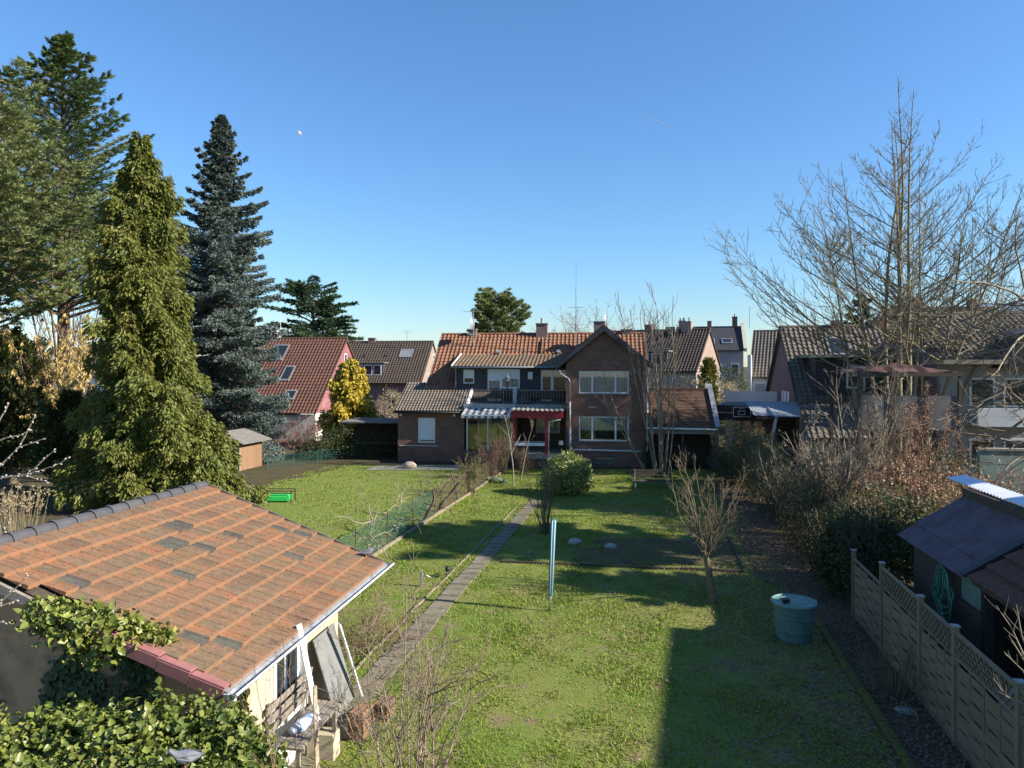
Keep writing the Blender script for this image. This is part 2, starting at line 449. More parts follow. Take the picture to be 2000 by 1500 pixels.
def broad_leaves(P, D, Nrm, L, W, fold=0.25):
    """broad leaf with shoulders, folded along the midrib: 6 points, two quads"""
    D = D / (np.linalg.norm(D, axis=1, keepdims=True) + 1e-9)
    S = np.cross(D, Nrm); S /= (np.linalg.norm(S, axis=1, keepdims=True) + 1e-9); U = np.cross(S, D)
    L = np.asarray(L, float).reshape(-1, 1) * np.ones((len(P), 1)); W = np.asarray(W, float).reshape(-1, 1) * np.ones((len(P), 1)); h = U * W * fold
    a = P + D * L * 0.22; b = P + D * L * 0.62
    V = np.stack([P, a + S * W * 0.5 + h, b + S * W * 0.36 + h * 0.7, P + D * L, b - S * W * 0.36 + h * 0.7, a - S * W * 0.5 + h], axis=1).reshape(-1, 3)
    i = np.arange(len(P))[:, None] * 6
    return V, np.concatenate([i + np.array([[0, 1, 2, 3]]), i + np.array([[0, 3, 4, 5]])], axis=0)


def unit(n, rng=RNG):
    v = rng.normal(size=(n, 3)); return v / np.linalg.norm(v, axis=1, keepdims=True)


def polytubes(polys, sides=4):
    """polys: list of (pts (k,3) array, radii (k)) -> V,F"""
    VV = []; FF = []; base = 0
    ang = np.arange(sides) * 2 * np.pi / sides; ca = np.cos(ang)[:, None]; sa = np.sin(ang)[:, None]
    for pts, rad in polys:
        pts = np.asarray(pts); k = len(pts)
        d = np.gradient(pts, axis=0); d /= (np.linalg.norm(d, axis=1, keepdims=True) + 1e-9)
        ref = np.array([0.31, 0.17, 0.93]) if abs(d[0, 2]) < 0.8 else np.array([0.95, 0.1, 0.3])
        a = np.cross(d, ref); a /= (np.linalg.norm(a, axis=1, keepdims=True) + 1e-9); b = np.cross(d, a)
        r = np.asarray(rad)[:, None, None]
        ring = pts[:, None, :] + r * (a[:, None, :] * ca[None] + b[:, None, :] * sa[None])
        VV.append(ring.reshape(-1, 3))
        i = np.arange(k - 1)[:, None] * sides; j = np.arange(sides)[None]; j2 = (j + 1) % sides
        FF.append((base + np.stack([i + j, i + j2, i + sides + j2, i + sides + j], axis=-1)).reshape(-1, 4))
        base += k * sides
    return np.concatenate(VV), np.concatenate(FF)


def grow(start, d, length, r0, steps, rng, up=0.0, wob=0.12, taper=0.35):
    """a bent shoot: list of points, tapering radii"""
    pts = [np.array(start, float)]; d = np.array(d, float); d /= np.linalg.norm(d); st = length / steps
    for i in range(steps):
        d = d + rng.normal(size=3) * wob + np.array([0, 0, up]); d /= np.linalg.norm(d)
        pts.append(pts[-1] + d * st)
    return np.array(pts), np.linspace(r0, r0 * taper, steps + 1)


def side_dir(d, ang, rng):
    """unit vector at `ang` from d in a random direction round it"""
    d = d / np.linalg.norm(d); o = np.cross(d, rng.normal(size=3)); o /= np.linalg.norm(o)
    return d * math.cos(ang) + o * math.sin(ang)


def ramify(base_polys, levels, rng):
    """levels: list of dict(n, len, ang, up, wob, r, steps, lo) adding shoots on the previous level's polys"""
    allp = list(base_polys); cur = base_polys
    for lv in levels:
        nxt = []
        for pts, rad in cur:
            n = lv['n'] if isinstance(lv['n'], int) else rng.integers(lv['n'][0], lv['n'][1] + 1)
            tot = np.linalg.norm(np.diff(pts, axis=0), axis=1).sum()
            for _ in range(int(n)):
                u = rng.uniform(lv.get('lo', 0.25), 0.98); x = u * (len(pts) - 1); i = min(int(x), len(pts) - 2); f = x - i
                p = pts[i] * (1 - f) + pts[i + 1] * f; r = rad[i] * (1 - f) + rad[i + 1] * f
                d = side_dir(pts[i + 1] - pts[i], lv['ang'] * rng.uniform(0.7, 1.25), rng)
                L = tot * lv['len'] * rng.uniform(0.5, 1.15) * (1.15 - 0.6 * u) if lv['len'] < 1.5 else lv['len']
                nxt.append(grow(p, d, L, max(min(r * lv.get('r', 0.6), r), lv.get('rmin', 0.003)), lv.get('steps', 4), rng, lv.get('up', 0.05), lv.get('wob', 0.12), lv.get('taper', 0.4)))
        allp += nxt; cur = nxt
    return allp

# ================================================================== GROUND
AX = Vector((0.203, 0.979, 0)).normalized()             # direction of the long gardens
AXDEG = -math.degrees(math.atan2(AX.x, AX.y))


def left_x(Y): return -4.5 + 0.2165 * (Y - 22.2)         # wire fence line on the left
def right_x(Y): return 7.02 + 0.2 * (Y - 11.27)          # wooden fence / hedge line on the right
def path_x(Y): return -0.82 + 0.203 * (Y - 22.43)


def ground_mat(name, greens, soil, leaf, soil_lo=0.55, scale=0.5):
    m = bpy.data.materials.new(name); m.use_nodes = True
    nt = m.node_tree; N = nt.nodes; L = nt.links; b = N['Principled BSDF']
    b.inputs['Roughness'].default_value = 0.95; b.inputs['Specular IOR Level'].default_value = 0.1
    pos = N.new('ShaderNodeNewGeometry').outputs['Position']

    def noise(s, d=8, r=0.6):
        n = N.new('ShaderNodeTexNoise'); n.inputs['Scale'].default_value = s; n.inputs['Detail'].default_value = d; n.inputs['Roughness'].default_value = r
        L.new(pos, n.inputs['Vector']); return n.outputs['Fac']

    def rng(v, a, c):
        n = N.new('ShaderNodeMapRange'); n.inputs['From Min'].default_value = a; n.inputs['From Max'].default_value = c; L.new(v, n.inputs['Value']); return n.outputs['Result']

    def mixc(f, a, c):
        n = N.new('ShaderNodeMix'); n.data_type = 'RGBA'; L.new(f, n.inputs[0])
        for i, x in ((6, a), (7, c)):
            if isinstance(x, tuple): n.inputs[i].default_value = (*x, 1)
            else: L.new(x, n.inputs[i])
        return n.outputs[2]
    c = mixc(rng(noise(6), 0.35, 0.65), greens[0], greens[1])
    c = mixc(rng(noise(scale), 0.4, 0.66), c, greens[2])
    c = mixc(rng(noise(1.3, 10, 0.72), soil_lo, soil_lo + 0.1), c, soil)
    c = mixc(rng(noise(24, 4), 0.6, 0.68), c, leaf)
    L.new(c, b.inputs['Base Color'])
    bp = N.new('ShaderNodeBump'); bp.inputs['Strength'].default_value = 0.6; bp.inputs['Distance'].default_value = 0.04
    L.new(noise(30, 5), bp.inputs['Height']); L.new(bp.outputs['Normal'], b.inputs['Normal'])
    return m


M['earth'] = ground_mat('garden_earth', ((0.06, 0.07, 0.025), (0.1, 0.085, 0.045), (0.08, 0.065, 0.04)), (0.07, 0.05, 0.035), (0.14, 0.09, 0.05), 0.5)
M['lawn'] = ground_mat('lawn_turf', ((0.1, 0.16, 0.025), (0.15, 0.19, 0.035), (0.19, 0.185, 0.055)), (0.2, 0.15, 0.085), (0.22, 0.17, 0.09), 0.54)
M['bed'] = ground_mat('overgrown_bed', ((0.08, 0.11, 0.025), (0.11, 0.12, 0.04), (0.13, 0.1, 0.055)), (0.1, 0.07, 0.048), (0.18, 0.12, 0.075), 0.46)
M['lawn2'] = ground_mat('bright_lawn_turf', ((0.13, 0.18, 0.035), (0.17, 0.21, 0.045), (0.16, 0.175, 0.05)), (0.13, 0.12, 0.05), (0.15, 0.13, 0.06), 0.62)
M['soil'] = ground_mat('leafy_soil', ((0.12, 0.075, 0.05), (0.17, 0.11, 0.075), (0.1, 0.085, 0.045)), (0.075, 0.052, 0.038), (0.16, 0.105, 0.07), 0.55)

g = np_mesh('ground', [(-3000, -300, -0.012), (3000, -300, -0.012), (3000, 5000, -0.012), (-3000, 5000, -0.012)], [(0, 1, 2, 3)], M['earth'])
tag(g, kind='structure')


def sheet(name, poly_l, poly_r, Y0, Y1, n, mx, m, z, amp=0.0):
    """a turf sheet between two boundary functions"""
    V = []; F = []
    for j in range(n + 1):
        Y = Y0 + (Y1 - Y0) * j / n
        a, b = poly_l(Y), poly_r(Y)
        for i in range(mx + 1):
            X = a + (b - a) * i / mx
            e = amp * (math.sin(X * 1.9 + Y * 0.7) * math.sin(Y * 1.3 - X * 0.4) + 0.6 * math.sin(X * 4.1) * math.sin(Y * 3.3)) if 0 < i < mx and 0 < j < n else 0
            V.append((X, Y, z + e))
    for j in range(n):
        for i in range(mx):
            a = j * (mx + 1) + i; F.append((a, a + 1, a + mx + 2, a + mx + 1))
    o = np_mesh(name, V, F, m, smooth=True)
    return tag(o, kind='structure')


sheet('lawn', lambda Y: left_x(Y) + 0.12, lambda Y: right_x(Y) - 1.05, 3.0, 41.4, 90, 24, M['lawn'], 0.012, 0.012)
sheet('neighbour_lawn', lambda Y: left_x(Y) - 11.5 + 0.1 * (Y - 24), lambda Y: left_x(Y) - 0.15, 20.0, 43.2, 50, 24, M['lawn2'], 0.012, 0.012)
# leafy soil under hedge and in the beds
sheet('soil_border', lambda Y: right_x(Y) - 1.04 - (0.8 if Y > 17.5 else 0.0) * min(1, (Y - 17.5) / 3), lambda Y: right_x(Y) + 0.4, 5.0, 41.0, 60, 4, M['soil'], 0.02, 0.006)
sheet('soil_bed', lambda Y: 2.0 + 0.5 * math.sin(Y * 2.2) + 0.3 * math.sin(Y * 5.1) + 1.6 * ((Y - 23) / 1.7) ** 2, lambda Y: 6.6 + 0.22 * (Y - 20.6), 21.4, 24.6, 22, 14, M['bed'], 0.028, 0.008)

# ---- grass blades (nobody could count them)
def blade_field(name, n, Y0, Y1, fl, fr, m, h=(0.035, 0.09), w=0.014, skip=None, seed=1, grow_w=0.0):
    r = np.random.default_rng(seed)
    Y = Y0 + (Y1 - Y0) * r.random(n) ** 1.35
    a = np.array([fl(y) for y in (Y0, Y1)]); b = np.array([fr(y) for y in (Y0, Y1)])
    t = (Y - Y0) / (Y1 - Y0); xa = a[0] + (a[1] - a[0]) * t; xb = b[0] + (b[1] - b[0]) * t
    X = xa + (xb - xa) * r.random(n)
    pat = np.sin(X * 2.3 + 1.7 * np.sin(Y * 0.9)) * np.sin(Y * 1.7 + 1.3 * np.sin(X * 1.1)) + 0.8 * np.sin(X * 6.1 + Y) * np.sin(Y * 5.3)
    pat2 = np.sin(X * 0.9 + 2.0 * np.sin(Y * 0.45)) + np.sin(Y * 0.75 + 1.5 * np.sin(X * 0.6)) + 0.9 * np.sin(X * 3.3 - Y * 2.1) * np.sin(Y * 3.9 + X)
    keep = ((pat + r.normal(size=n) * 0.6) > -0.6) & ((pat2 + r.normal(size=n) * 0.5) > -1.1)
    if skip is not None: keep &= ~skip(X, Y)
    X, Y = X[keep], Y[keep]; k = len(X)
    H = r.uniform(h[0], h[1], k) * (1 + 0.25 * np.clip(pat[keep], -1, 1)); ang = r.uniform(0, 2 * np.pi, k)
    W = w * (1 + grow_w * np.clip((Y - 12) / 25, 0, 1)) * r.uniform(0.7, 1.3, k)
    dx = np.cos(ang) * W; dy = np.sin(ang) * W; lean = r.normal(size=(k, 2)) * H[:, None] * 0.55
    z0 = np.full(k, 0.005)
    V = np.stack([np.stack([X - dx, Y - dy, z0], 1), np.stack([X + dx, Y + dy, z0], 1), np.stack([X + lean[:, 0], Y + lean[:, 1], z0 + H], 1)], 1).reshape(-1, 3)
    o = np_mesh(name, V, np.arange(k * 3).reshape(-1, 3), m)
    return o


M['grass'] = mat('grass_blades', (0.125, 0.22, 0.021), (0.28, 0.34, 0.048), 1.2, rough=0.6, rand='island', amount=0.6, trans=0.3, dirt=(0.28, 0.26, 0.09), dscale=0.9)
M['grass2'] = mat('neighbour_grass_blades', (0.16, 0.22, 0.035), (0.28, 0.32, 0.065), 1.2, rough=0.6, rand='island', amount=0.6, trans=0.3)


def on_path(X, Y):
    c = path_x(Y); bed = (Y > 21.3) & (Y < 24.7) & (X > 2.2) & (X < 7.3)
    border = X > right_x(Y) - 1.6 - 1.4 * np.clip((Y - 13) / 6, 0, 1) - 0.5 * np.sin(X * 2.1 + Y) - 0.5 * np.sin(Y * 1.7)
    rr = np.random.default_rng(3).random(len(X))
    return ((np.abs(X - c) < 0.27) & (rr > 0.06)) | (bed & (rr > 0.6)) | (border & (rr > 0.4)) | ((X < -2.6) & (Y < 12.6))


o = blade_field('grass', 260000, 9.0, 41.2, lambda Y: left_x(Y) + 0.15, lambda Y: right_x(Y) - 1.0, M['grass'], skip=on_path, seed=5, grow_w=0.9, h=(0.03, 0.075), w=0.011)
tag(o, 'short green lawn grass of the long back garden', 'grass', kind='stuff')
o = blade_field('grass', 60000, 20.5, 43.0, lambda Y: left_x(Y) - 11.0, lambda Y: left_x(Y) - 0.2, M['grass2'], seed=6, w=0.022, h=(0.03, 0.07))
tag(o, 'sunlit bright lawn grass beyond the green wire fence', 'grass', kind='stuff')

M['grass_dry'] = mat('dry_grass_blades', (0.26, 0.21, 0.09), (0.38, 0.32, 0.15), 1.2, rough=0.7, rand='island', amount=0.7, trans=0.25)
o = blade_field('dry_grass', 85000, 9.0, 40.0, lambda Y: left_x(Y) + 0.15, lambda Y: right_x(Y) - 1.0, M['grass_dry'], skip=on_path, seed=15, grow_w=0.9, h=(0.015, 0.045), w=0.01)
tag(o, 'short straw coloured dry grass mixed into the long lawn', 'grass', kind='stuff')

# ---- fallen leaves
def leaf_litter(name, n, fx, m, seed, size=(0.03, 0.07)):
    r = np.random.default_rng(seed); P = fx(r, n); k = len(P)
    D = np.stack([r.normal(size=k), r.normal(size=k), r.normal(size=k) * 0.25], 1); Nn = np.stack([r.normal(size=k) * 0.4, r.normal(size=k) * 0.4, np.ones(k)], 1)
    L = r.uniform(size[0], size[1], k)
    V, F = kites(P, D, Nn, L, L * 0.7)
    return np_mesh(name, V, F, m)


M['leaf_litter'] = mat('fallen_leaves_brown', (0.13, 0.08, 0.05), (0.25, 0.155, 0.095), 2, rough=0.8, rand='island', amount=0.8)


def lit_right(r, n):
    Y = 9 + 30 * r.random(n) ** 1.2; X = right_x(Y) - np.abs(r.normal(size=n)) * (2.0 + 1.2 * np.clip((Y - 13) / 6, 0, 1)) + 0.3
    return np.stack([X, Y, r.uniform(0.03, 0.06, n)], 1)


def lit_lawn(r, n):
    Y = 9.5 + 30 * r.random(n); X = path_x(Y) - 1.5 + r.random(n) * 8.0
    return np.stack([X, Y, r.uniform(0.03, 0.07, n)], 1)


tag(leaf_litter('leaves', 40000, lit_right, M['leaf_litter'], 11), 'fallen brown leaves along the hedge and wooden fence', 'leaves', kind='stuff')
tag(leaf_litter('leaves', 2600, lit_lawn, M['leaf_litter'], 12, (0.025, 0.055)), 'few dry leaves scattered over the open lawn', 'leaves', kind='stuff')

# ================================================================== PATH AND KERBS
path = bpy.data.objects.new('garden_path', None); COL.objects.link(path); tag(path, kind='structure')
M['slab'] = mat('path_slab', (0.22, 0.185, 0.13), (0.14, 0.12, 0.085), 4, rough=0.95, bump=0.3, rand='object', amount=0.5, dirt=(0.1, 0.11, 0.045), dscale=4)
slab_me = bpy.data.meshes.new('path_slab')
bx = MB().box(-0.25, 0.25, -0.235, 0.235, 0.0, 0.045); slab_me.from_pydata(bx.v, [], bx.f); slab_me.materials.append(M['slab']); slab_me.update()
Y = 10.4
while Y < 31.6:
    s = bpy.data.objects.new('path_slab', slab_me); COL.objects.link(s); s.parent = path
    s.location = (path_x(Y) + random.gauss(0, 0.012), Y, random.uniform(-0.008, 0.006))
    s.rotation_euler = (random.gauss(0, 0.01), random.gauss(0, 0.012), math.radians(AXDEG) + random.gauss(0, 0.02))
    Y += 0.49


def kerb_line(name, pts, seg, w, h, m, z=0.0, gap=0.02, sink=0.0):
    root = bpy.data.objects.new(name, None); COL.objects.link(root); tag(root, kind='structure')
    for a, b in zip(pts[:-1], pts[1:]):
        a = Vector(a); b = Vector(b); n = max(1, int(round((b - a).length / seg))); d = (b - a) / n
        for i in range(n):
            p0 = a + d * i; p1 = a + d * (i + 1); e = (p1 - p0).normalized() * gap / 2
            jz = random.uniform(-0.02, 0.015)
            MB().bar(p0 + e + Vector((0, 0, z + h / 2 + jz)), p1 - e + Vector((random.gauss(0, 0.01), 0, z + h / 2 + jz)), w, h).build('kerb_stone', m, root, bevel=0.01)
    return root


kerb_line('path_kerb', [(path_x(y) - 0.56, y, 0) for y in (13.2, 31.0)], 1.0, 0.055, 0.06, M['kerb'])
kerb_line('fence_kerb', [(left_x(y) + 0.13, y, 0) for y in (15.5, 41.5)], 1.0, 0.1, 0.12, M['kerb'])
M['moss'] = mat('mossy_edging', (0.13, 0.13, 0.02), (0.07, 0.08, 0.025), 7, rough=1.0, bump=0.8, bscale=40, dirt=(0.06, 0.05, 0.035))
kerb_line('mossy_kerb', [(right_x(y) - 0.98, y, 0) for y in (7.5, 16.6)], 0.55, 0.13, 0.13, M['moss'])
kerb_line('timber_edging', [(-0.39, 21.7, 0), (6.74, 20.6, 0), (7.55, 24.9, 0)], 1.8, 0.05, 0.1, M['wood_dark'], gap=0.0)

# ================================================================== GARDEN SHED WITH ORANGE TILES
shed = thing('garden_shed', 'low shed with sunlit orange tiled roof and ivy clad wall', 'shed', (-3.47, 8.7, 0), -9.4)
RW, RL, EZ, RZ = 3.89, 5.5, 2.05, 3.51
sl = Vector((-RW, 0, RZ - EZ)); slen = sl.length
# walls: gable end towards the viewer, long wall with the door, inner end wall
gab = [(-0.1, 0.5, 0), (-0.1, 0.5, EZ - 0.1), (-RW, 0.5, RZ - 0.12), (-2 * RW + 0.1, 0.5, EZ - 0.1), (-2 * RW + 0.1, 0.5, 0)]
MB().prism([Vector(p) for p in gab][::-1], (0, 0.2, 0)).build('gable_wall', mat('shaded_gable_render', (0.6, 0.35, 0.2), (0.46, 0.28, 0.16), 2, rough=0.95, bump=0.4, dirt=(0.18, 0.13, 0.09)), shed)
MB().prism([Vector((p[0], 3.35, p[2])) for p in gab][::-1], (0, 0.2, 0)).build('end_wall', M['render_cream'], shed)
fw = MB()
fw.box(-0.302, -0.1, 0.7, 1.34, 0, EZ - 0.12).box(-0.302, -0.1, 2.28, 3.35, 0, EZ - 0.12).box(-0.302, -0.1, 1.34, 2.28, 1.86, EZ - 0.12)
fw.build('long_wall', M['render_cream'], shed)
box('corner_board', M['render_cream'], shed, -0.1, -0.085, 0.5, 0.62, 0, EZ - 0.13)
d = box('door', M['white_paint'], shed, -0.24, -0.17, 1.34, 2.28, 0.0, 1.86)
for y0, y1 in ((1.46, 1.76), (1.86, 2.16)):
    box('door_pane', M['glass'], d, -0.169, -0.16, y0, y1, 1.0, 1.72)
MB().box(-0.17, -0.08, 1.3, 1.37, 0, 1.9).box(-0.17, -0.08, 2.25, 2.32, 0, 1.9).box(-0.17, -0.08, 1.37, 2.25, 1.83, 1.9).build('door_frame', M['white_paint'], shed)
box('handle', M['black'], d, -0.17, -0.12, 2.2, 2.23, 0.95, 1.08)
# roof deck and tiles
roof = MB().prism([(-0.02, 0.02, EZ - 0.03), (-RW, 0.02, RZ - 0.03), (-RW, 0.02, RZ - 0.09), (-0.02, 0.02, EZ - 0.09)], (0, RL - 0.04, 0)).build('roof', M['wood_dark'], shed)
MB().prism([(-2 * RW, 0.02, EZ - 0.03), (-RW, 0.02, RZ - 0.03), (-RW, 0.02, RZ - 0.09), (-2 * RW, 0.02, EZ - 0.09)][::-1], (0, RL - 0.04, 0)).build('back_roof', M['tile_rust'], shed)
NCOL, NROW = 25, 11
slate_cells = {(14, 8), (15, 8), (11, 7), (12, 7), (13, 6), (17, 6), (22, 5), (23, 4), (18, 3), (2, 7), (1, 3), (2, 2), (3, 1), (8, 5)}


def shed_pick(i, j):
    return M['tile_slate_obj'] if (i, j) in slate_cells else None


def shed_inside(cx, cy):
    i = int(cx / (RL / NCOL)); j = int(cy / (slen / NROW))
    return not (i == 0 and 6 <= j <= 7)


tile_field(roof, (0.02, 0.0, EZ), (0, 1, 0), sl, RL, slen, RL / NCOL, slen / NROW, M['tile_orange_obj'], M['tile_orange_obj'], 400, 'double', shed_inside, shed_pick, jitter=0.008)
# dark grey half-round ridge tiles, one object each
rt = MB(); n = 8
for k, (yy, rr) in enumerate(((0.0, 0.135), (0.05, 0.142), (0.05, 0.125), (0.42, 0.115))):
    for q in range(n + 1):
        a = math.pi * q / n; rt.v.append((math.cos(a) * rr, yy, math.sin(a) * rr))
for k in range(3):
    for q in range(n): rt.f.append((k * (n + 1) + q, k * (n + 1) + q + 1, (k + 1) * (n + 1) + q + 1, (k + 1) * (n + 1) + q))
rme = bpy.data.meshes.new('ridge_tile'); rme.from_pydata(rt.v, [], rt.f); rme.materials.append(M['ridge_grey']); rme.update()
for k in range(14):
    t = bpy.data.objects.new('ridge_tile', rme); COL.objects.link(t); t.parent = roof; t.location = (-RW, 0.0 + k * 0.393, RZ - 0.01)
# plum coloured verge pieces on the near edge, several missing
for k, (u0, u1) in enumerate([(0.0, 0.115), (0.115, 0.225), (0.225, 0.335), (0.335, 0.45), (0.86, 1.0)]):
    a = Vector((0.0, 0, EZ)) + sl * u0; b = Vector((0.0, 0, EZ)) + sl * u1
    up = Vector((RZ - EZ, 0, RW)).normalized()
    vb = MB()
    vb.prism([a + up * 0.075 + Vector((0, -0.11, 0)), b + up * 0.045 + Vector((0, -0.11, 0)), b + up * 0.045 + Vector((0, 0.02, 0)), a + up * 0.075 + Vector((0, 0.02, 0))][::-1], up * -0.035)
    vb.prism([a + up * 0.05 + Vector((0, -0.115, 0)), b + up * 0.02 + Vector((0, -0.115, 0)), b + up * -0.13 + Vector((0, -0.115, 0)), a + up * -0.11 + Vector((0, -0.115, 0))][::-1], (0, 0.03, 0))
    vb.build('verge_tile', M['verge_plum'], roof, bevel=0.008)
MB().bar(Vector((0, -0.04, EZ - 0.1)) + sl * 0.44, Vector((0, -0.04, EZ - 0.1)) + sl * 0.87, 0.05, 0.12).build('barge_board', M['wood_grey'], shed)
fv = MB().bar(Vector((0.0, RL + 0.03, EZ + 0.03)), Vector((-RW, RL + 0.03, RZ + 0.03)), 0.05, 0.1)
fv.build('far_verge', M['tile_slate_obj'], roof)
# zinc gutter along the eave, with the sheet behind it
gt = MB(); nn = 8; prof = [(0.085 * math.cos(math.pi + math.pi * q / nn), 0.075 * math.sin(math.pi + math.pi * q / nn)) for q in range(nn + 1)]
for yy in (-0.14, RL + 0.14):
    for x, z in prof: gt.v.append((0.1 + x, yy, EZ - 0.0 + z))
    for x, z in prof[::-1]: gt.v.append((0.1 + x * 0.9, yy, EZ + 0.004 + z * 0.88))
k = 2 * (nn + 1)
for q in range(k): gt.f.append((q, (q + 1) % k, (q + 1) % k + k, q + k))
gt.build('gutter', M['zinc'], shed, smooth=True)
for yy in (-0.145, RL + 0.145):
    MB().prism([(0.1 + x, yy, EZ + z) for x, z in prof], (0, 0.008, 0)).build('gutter_end', M['grey_paint'], shed)
MB().bar((0.19, -0.14, EZ + 0.005), (0.19, RL + 0.14, EZ + 0.005), 0.022, 0.02).build('gutter_lip', M['white_paint'], shed)
MB().bar((-0.02, -0.1, EZ + 0.028), (-0.02, RL + 0.1, EZ + 0.028), 0.16, 0.012, up=(0.35, 0, 1)).build('drip_sheet', M['zinc'], shed)
MB().tube([(0.1, -0.05, EZ - 0.05), (0.1, -0.05, EZ - 0.2), (-0.02, 0.3, EZ - 0.5), (-0.04, 0.42, 0.0)], 0.04, 8).build('downpipe', M['grey_paint'], shed, smooth=True)
for yy in (5.2,):
    box('post', M['wood_grey'], shed, -1.3, -1.18, yy, yy + 0.12, 0, EZ + 0.3)
    box('post', M['wood_grey'], shed, -3.9, -3.78, yy, yy + 0.12, 0, RZ - 0.1)


def shed_p(x, y, z):
    return shed.matrix_basis @ Vector((x, y, z))


shed.matrix_basis  # evaluated from loc/rot
a94 = math.radians(-9.4)


def SW(x, y, z=0.0):
    return Vector((-3.47 + x * math.cos(a94) - y * math.sin(a94), 8.7 + x * math.sin(a94) + y * math.cos(a94), z))


# ---- bench on blocks beside the shed door
bench = thing('wooden_bench', 'weathered grey bench with slatted back against the cream shed wall', 'bench', SW(0, 0), -9.4)
for k, xx in enumerate((0.03, 0.145, 0.26, 0.375)):
    box('seat_slat', M['wood_grey'], bench, xx, xx + 0.09, 1.0, 2.45, 0.8, 0.83)
for zz in (0.98, 1.13, 1.28):
    MB().obox((-0.03, 1.7, zz), (0, 1, 0), (1, 0, -0.25), (0.25, 0, 1), 0.72, 0.014, 0.05).build('back_slat', M['wood_grey'], bench)
for yy in (1.1, 2.3):
    MB().bar((-0.01, yy, 0.8), (-0.06, yy, 1.35), 0.05, 0.04).bar((0.03, yy, 0.78), (0.47, yy, 0.78), 0.06, 0.05).build('frame', M['wood_grey'], bench)
    box('leg', M['wood_grey'], bench, 0.35, 0.41, yy - 0.03, yy + 0.03, 0.4, 0.78)
    box('leg', M['wood_grey'], bench, 0.0, 0.06, yy - 0.03, yy + 0.03, 0.4, 0.78)
for k, (yy, lab) in enumerate(((1.1, 'pale concrete block under the near end of the bench'), (2.3, 'pale concrete block under the far end of the bench'))):
    b = MB().box(-0.22, 0.22, -0.12, 0.12, 0, 0.4).build('concrete_block', mat('block_stone', (0.5, 0.42, 0.3), (0.4, 0.33, 0.24), 6, rough=0.95, bump=0.3), bevel=0.01)
    b.location = SW(0.2, yy); b.rotation_euler.z = a94; tag(b, lab, 'block', 'blocks under the bench')
# things lying on and leaning at the bench
bag = MB()
for i in range(7):
    a = i / 6
    for q in range(10):
        t = 2 * math.pi * q / 10; r = 0.09 * (0.45 + 0.75 * math.sin(math.pi * (0.12 + 0.8 * a))) * (1 + 0.18 * math.sin(3 * t + i * 1.7))
        bag.v.append((math.cos(t) * r, a * 0.55, 0.07 + math.sin(t) * r * 0.75))
for i in range(6):
    for q in range(10): bag.f.append((i * 10 + q, i * 10 + (q + 1) % 10, (i + 1) * 10 + (q + 1) % 10, (i + 1) * 10 + q))
bag.f.append(tuple(range(10))[::-1]); bag.f.append(tuple(range(60, 70)))
b = bag.build('plastic_sack', mat('blue_white_plastic', (0.1, 0.2, 0.42), (0.6, 0.65, 0.72), 7, rough=0.35), smooth=True)
b.location = SW(0.2, 1.25, 0.84); b.rotation_euler.z = a94 - 0.2; tag(b, 'crumpled blue and white plastic sack lying on the bench', 'sack')
b = MB().bar((0, 0, 0), (-0.35, 0.1, 1.35), 0.1, 0.025).build('board', M['white_paint']); b.location = SW(0.36, 1.75, 0.83); b.rotation_euler.z = a94
tag(b, 'white painted board leaning from the bench to the door frame', 'board')
b = MB().bar((0.0, 0, 0), (-0.1, 0.1, 1.55), 0.05, 0.04).build('wooden_stick', mat('pale_stick', (0.48, 0.38, 0.27), (0.36, 0.28, 0.2), 8)); b.location = SW(0.62, 1.2, 0.0); b.rotation_euler.z = a94
tag(b, 'long pale wooden stick leaning in front of the bench', 'stick')
b = MB().obox((0, 0, 0.6), (0, 1, 0), (1, 0, 0.32), (-0.32, 0, 1), 0.38, 0.01, 0.62).build('metal_sheet', mat('grey_sheet', (0.2, 0.2, 0.19), (0.14, 0.14, 0.135), 3, rough=0.6)); b.location = SW(0.18, 2.75, 0.55); b.rotation_euler.z = a94
tag(b, 'dull grey sheet leaning against the cream shed wall', 'sheet')
b = MB().bar((0.0, 0, 0), (-0.28, -0.25, 1.25), 0.12, 0.02).build('board', M['white_paint']); b.location = SW(0.5, 3.1, 0.6); b.rotation_euler.z = a94
tag(b, 'white board leaning beside the grey sheet at the shed corner', 'board')
b = MB().bar((0.55, 0.6, 0.04), (0.95, 0.1, 0.14), 0.16, 0.03).build('board', M['white_paint']); b.location = SW(0.1, 0.9); tag(b, 'short white board lying at the foot of the stick', 'board')
box_crate = MB().box(-0.22, 0.22, -0.2, 0.2, 0, 0.35).build('support_crate', M['wood_grey'], bevel=0.01); box_crate.location = SW(0.25, 3.0, 0.0); box_crate.rotation_euler.z = a94
tag(box_crate, 'low grey wooden crate under the leaning sheet by the shed corner', 'crate')
# terracotta spare tiles in two stacks, one object each
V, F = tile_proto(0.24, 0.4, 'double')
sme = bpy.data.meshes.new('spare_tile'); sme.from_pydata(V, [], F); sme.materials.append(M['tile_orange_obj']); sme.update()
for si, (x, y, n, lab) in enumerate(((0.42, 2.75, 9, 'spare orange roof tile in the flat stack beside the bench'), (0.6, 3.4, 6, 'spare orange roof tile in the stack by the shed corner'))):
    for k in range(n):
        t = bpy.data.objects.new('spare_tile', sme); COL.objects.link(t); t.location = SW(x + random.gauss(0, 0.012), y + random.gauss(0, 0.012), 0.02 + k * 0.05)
        t.rotation_euler = (0, random.gauss(0, 0.03), a94 + random.gauss(0, 0.05)); tag(t, lab if k < n - 1 else lab.replace('spare', 'topmost spare'), 'roof tile', 'spare roof tiles ' + ('beside the bench' if si == 0 else 'by the shed corner'))


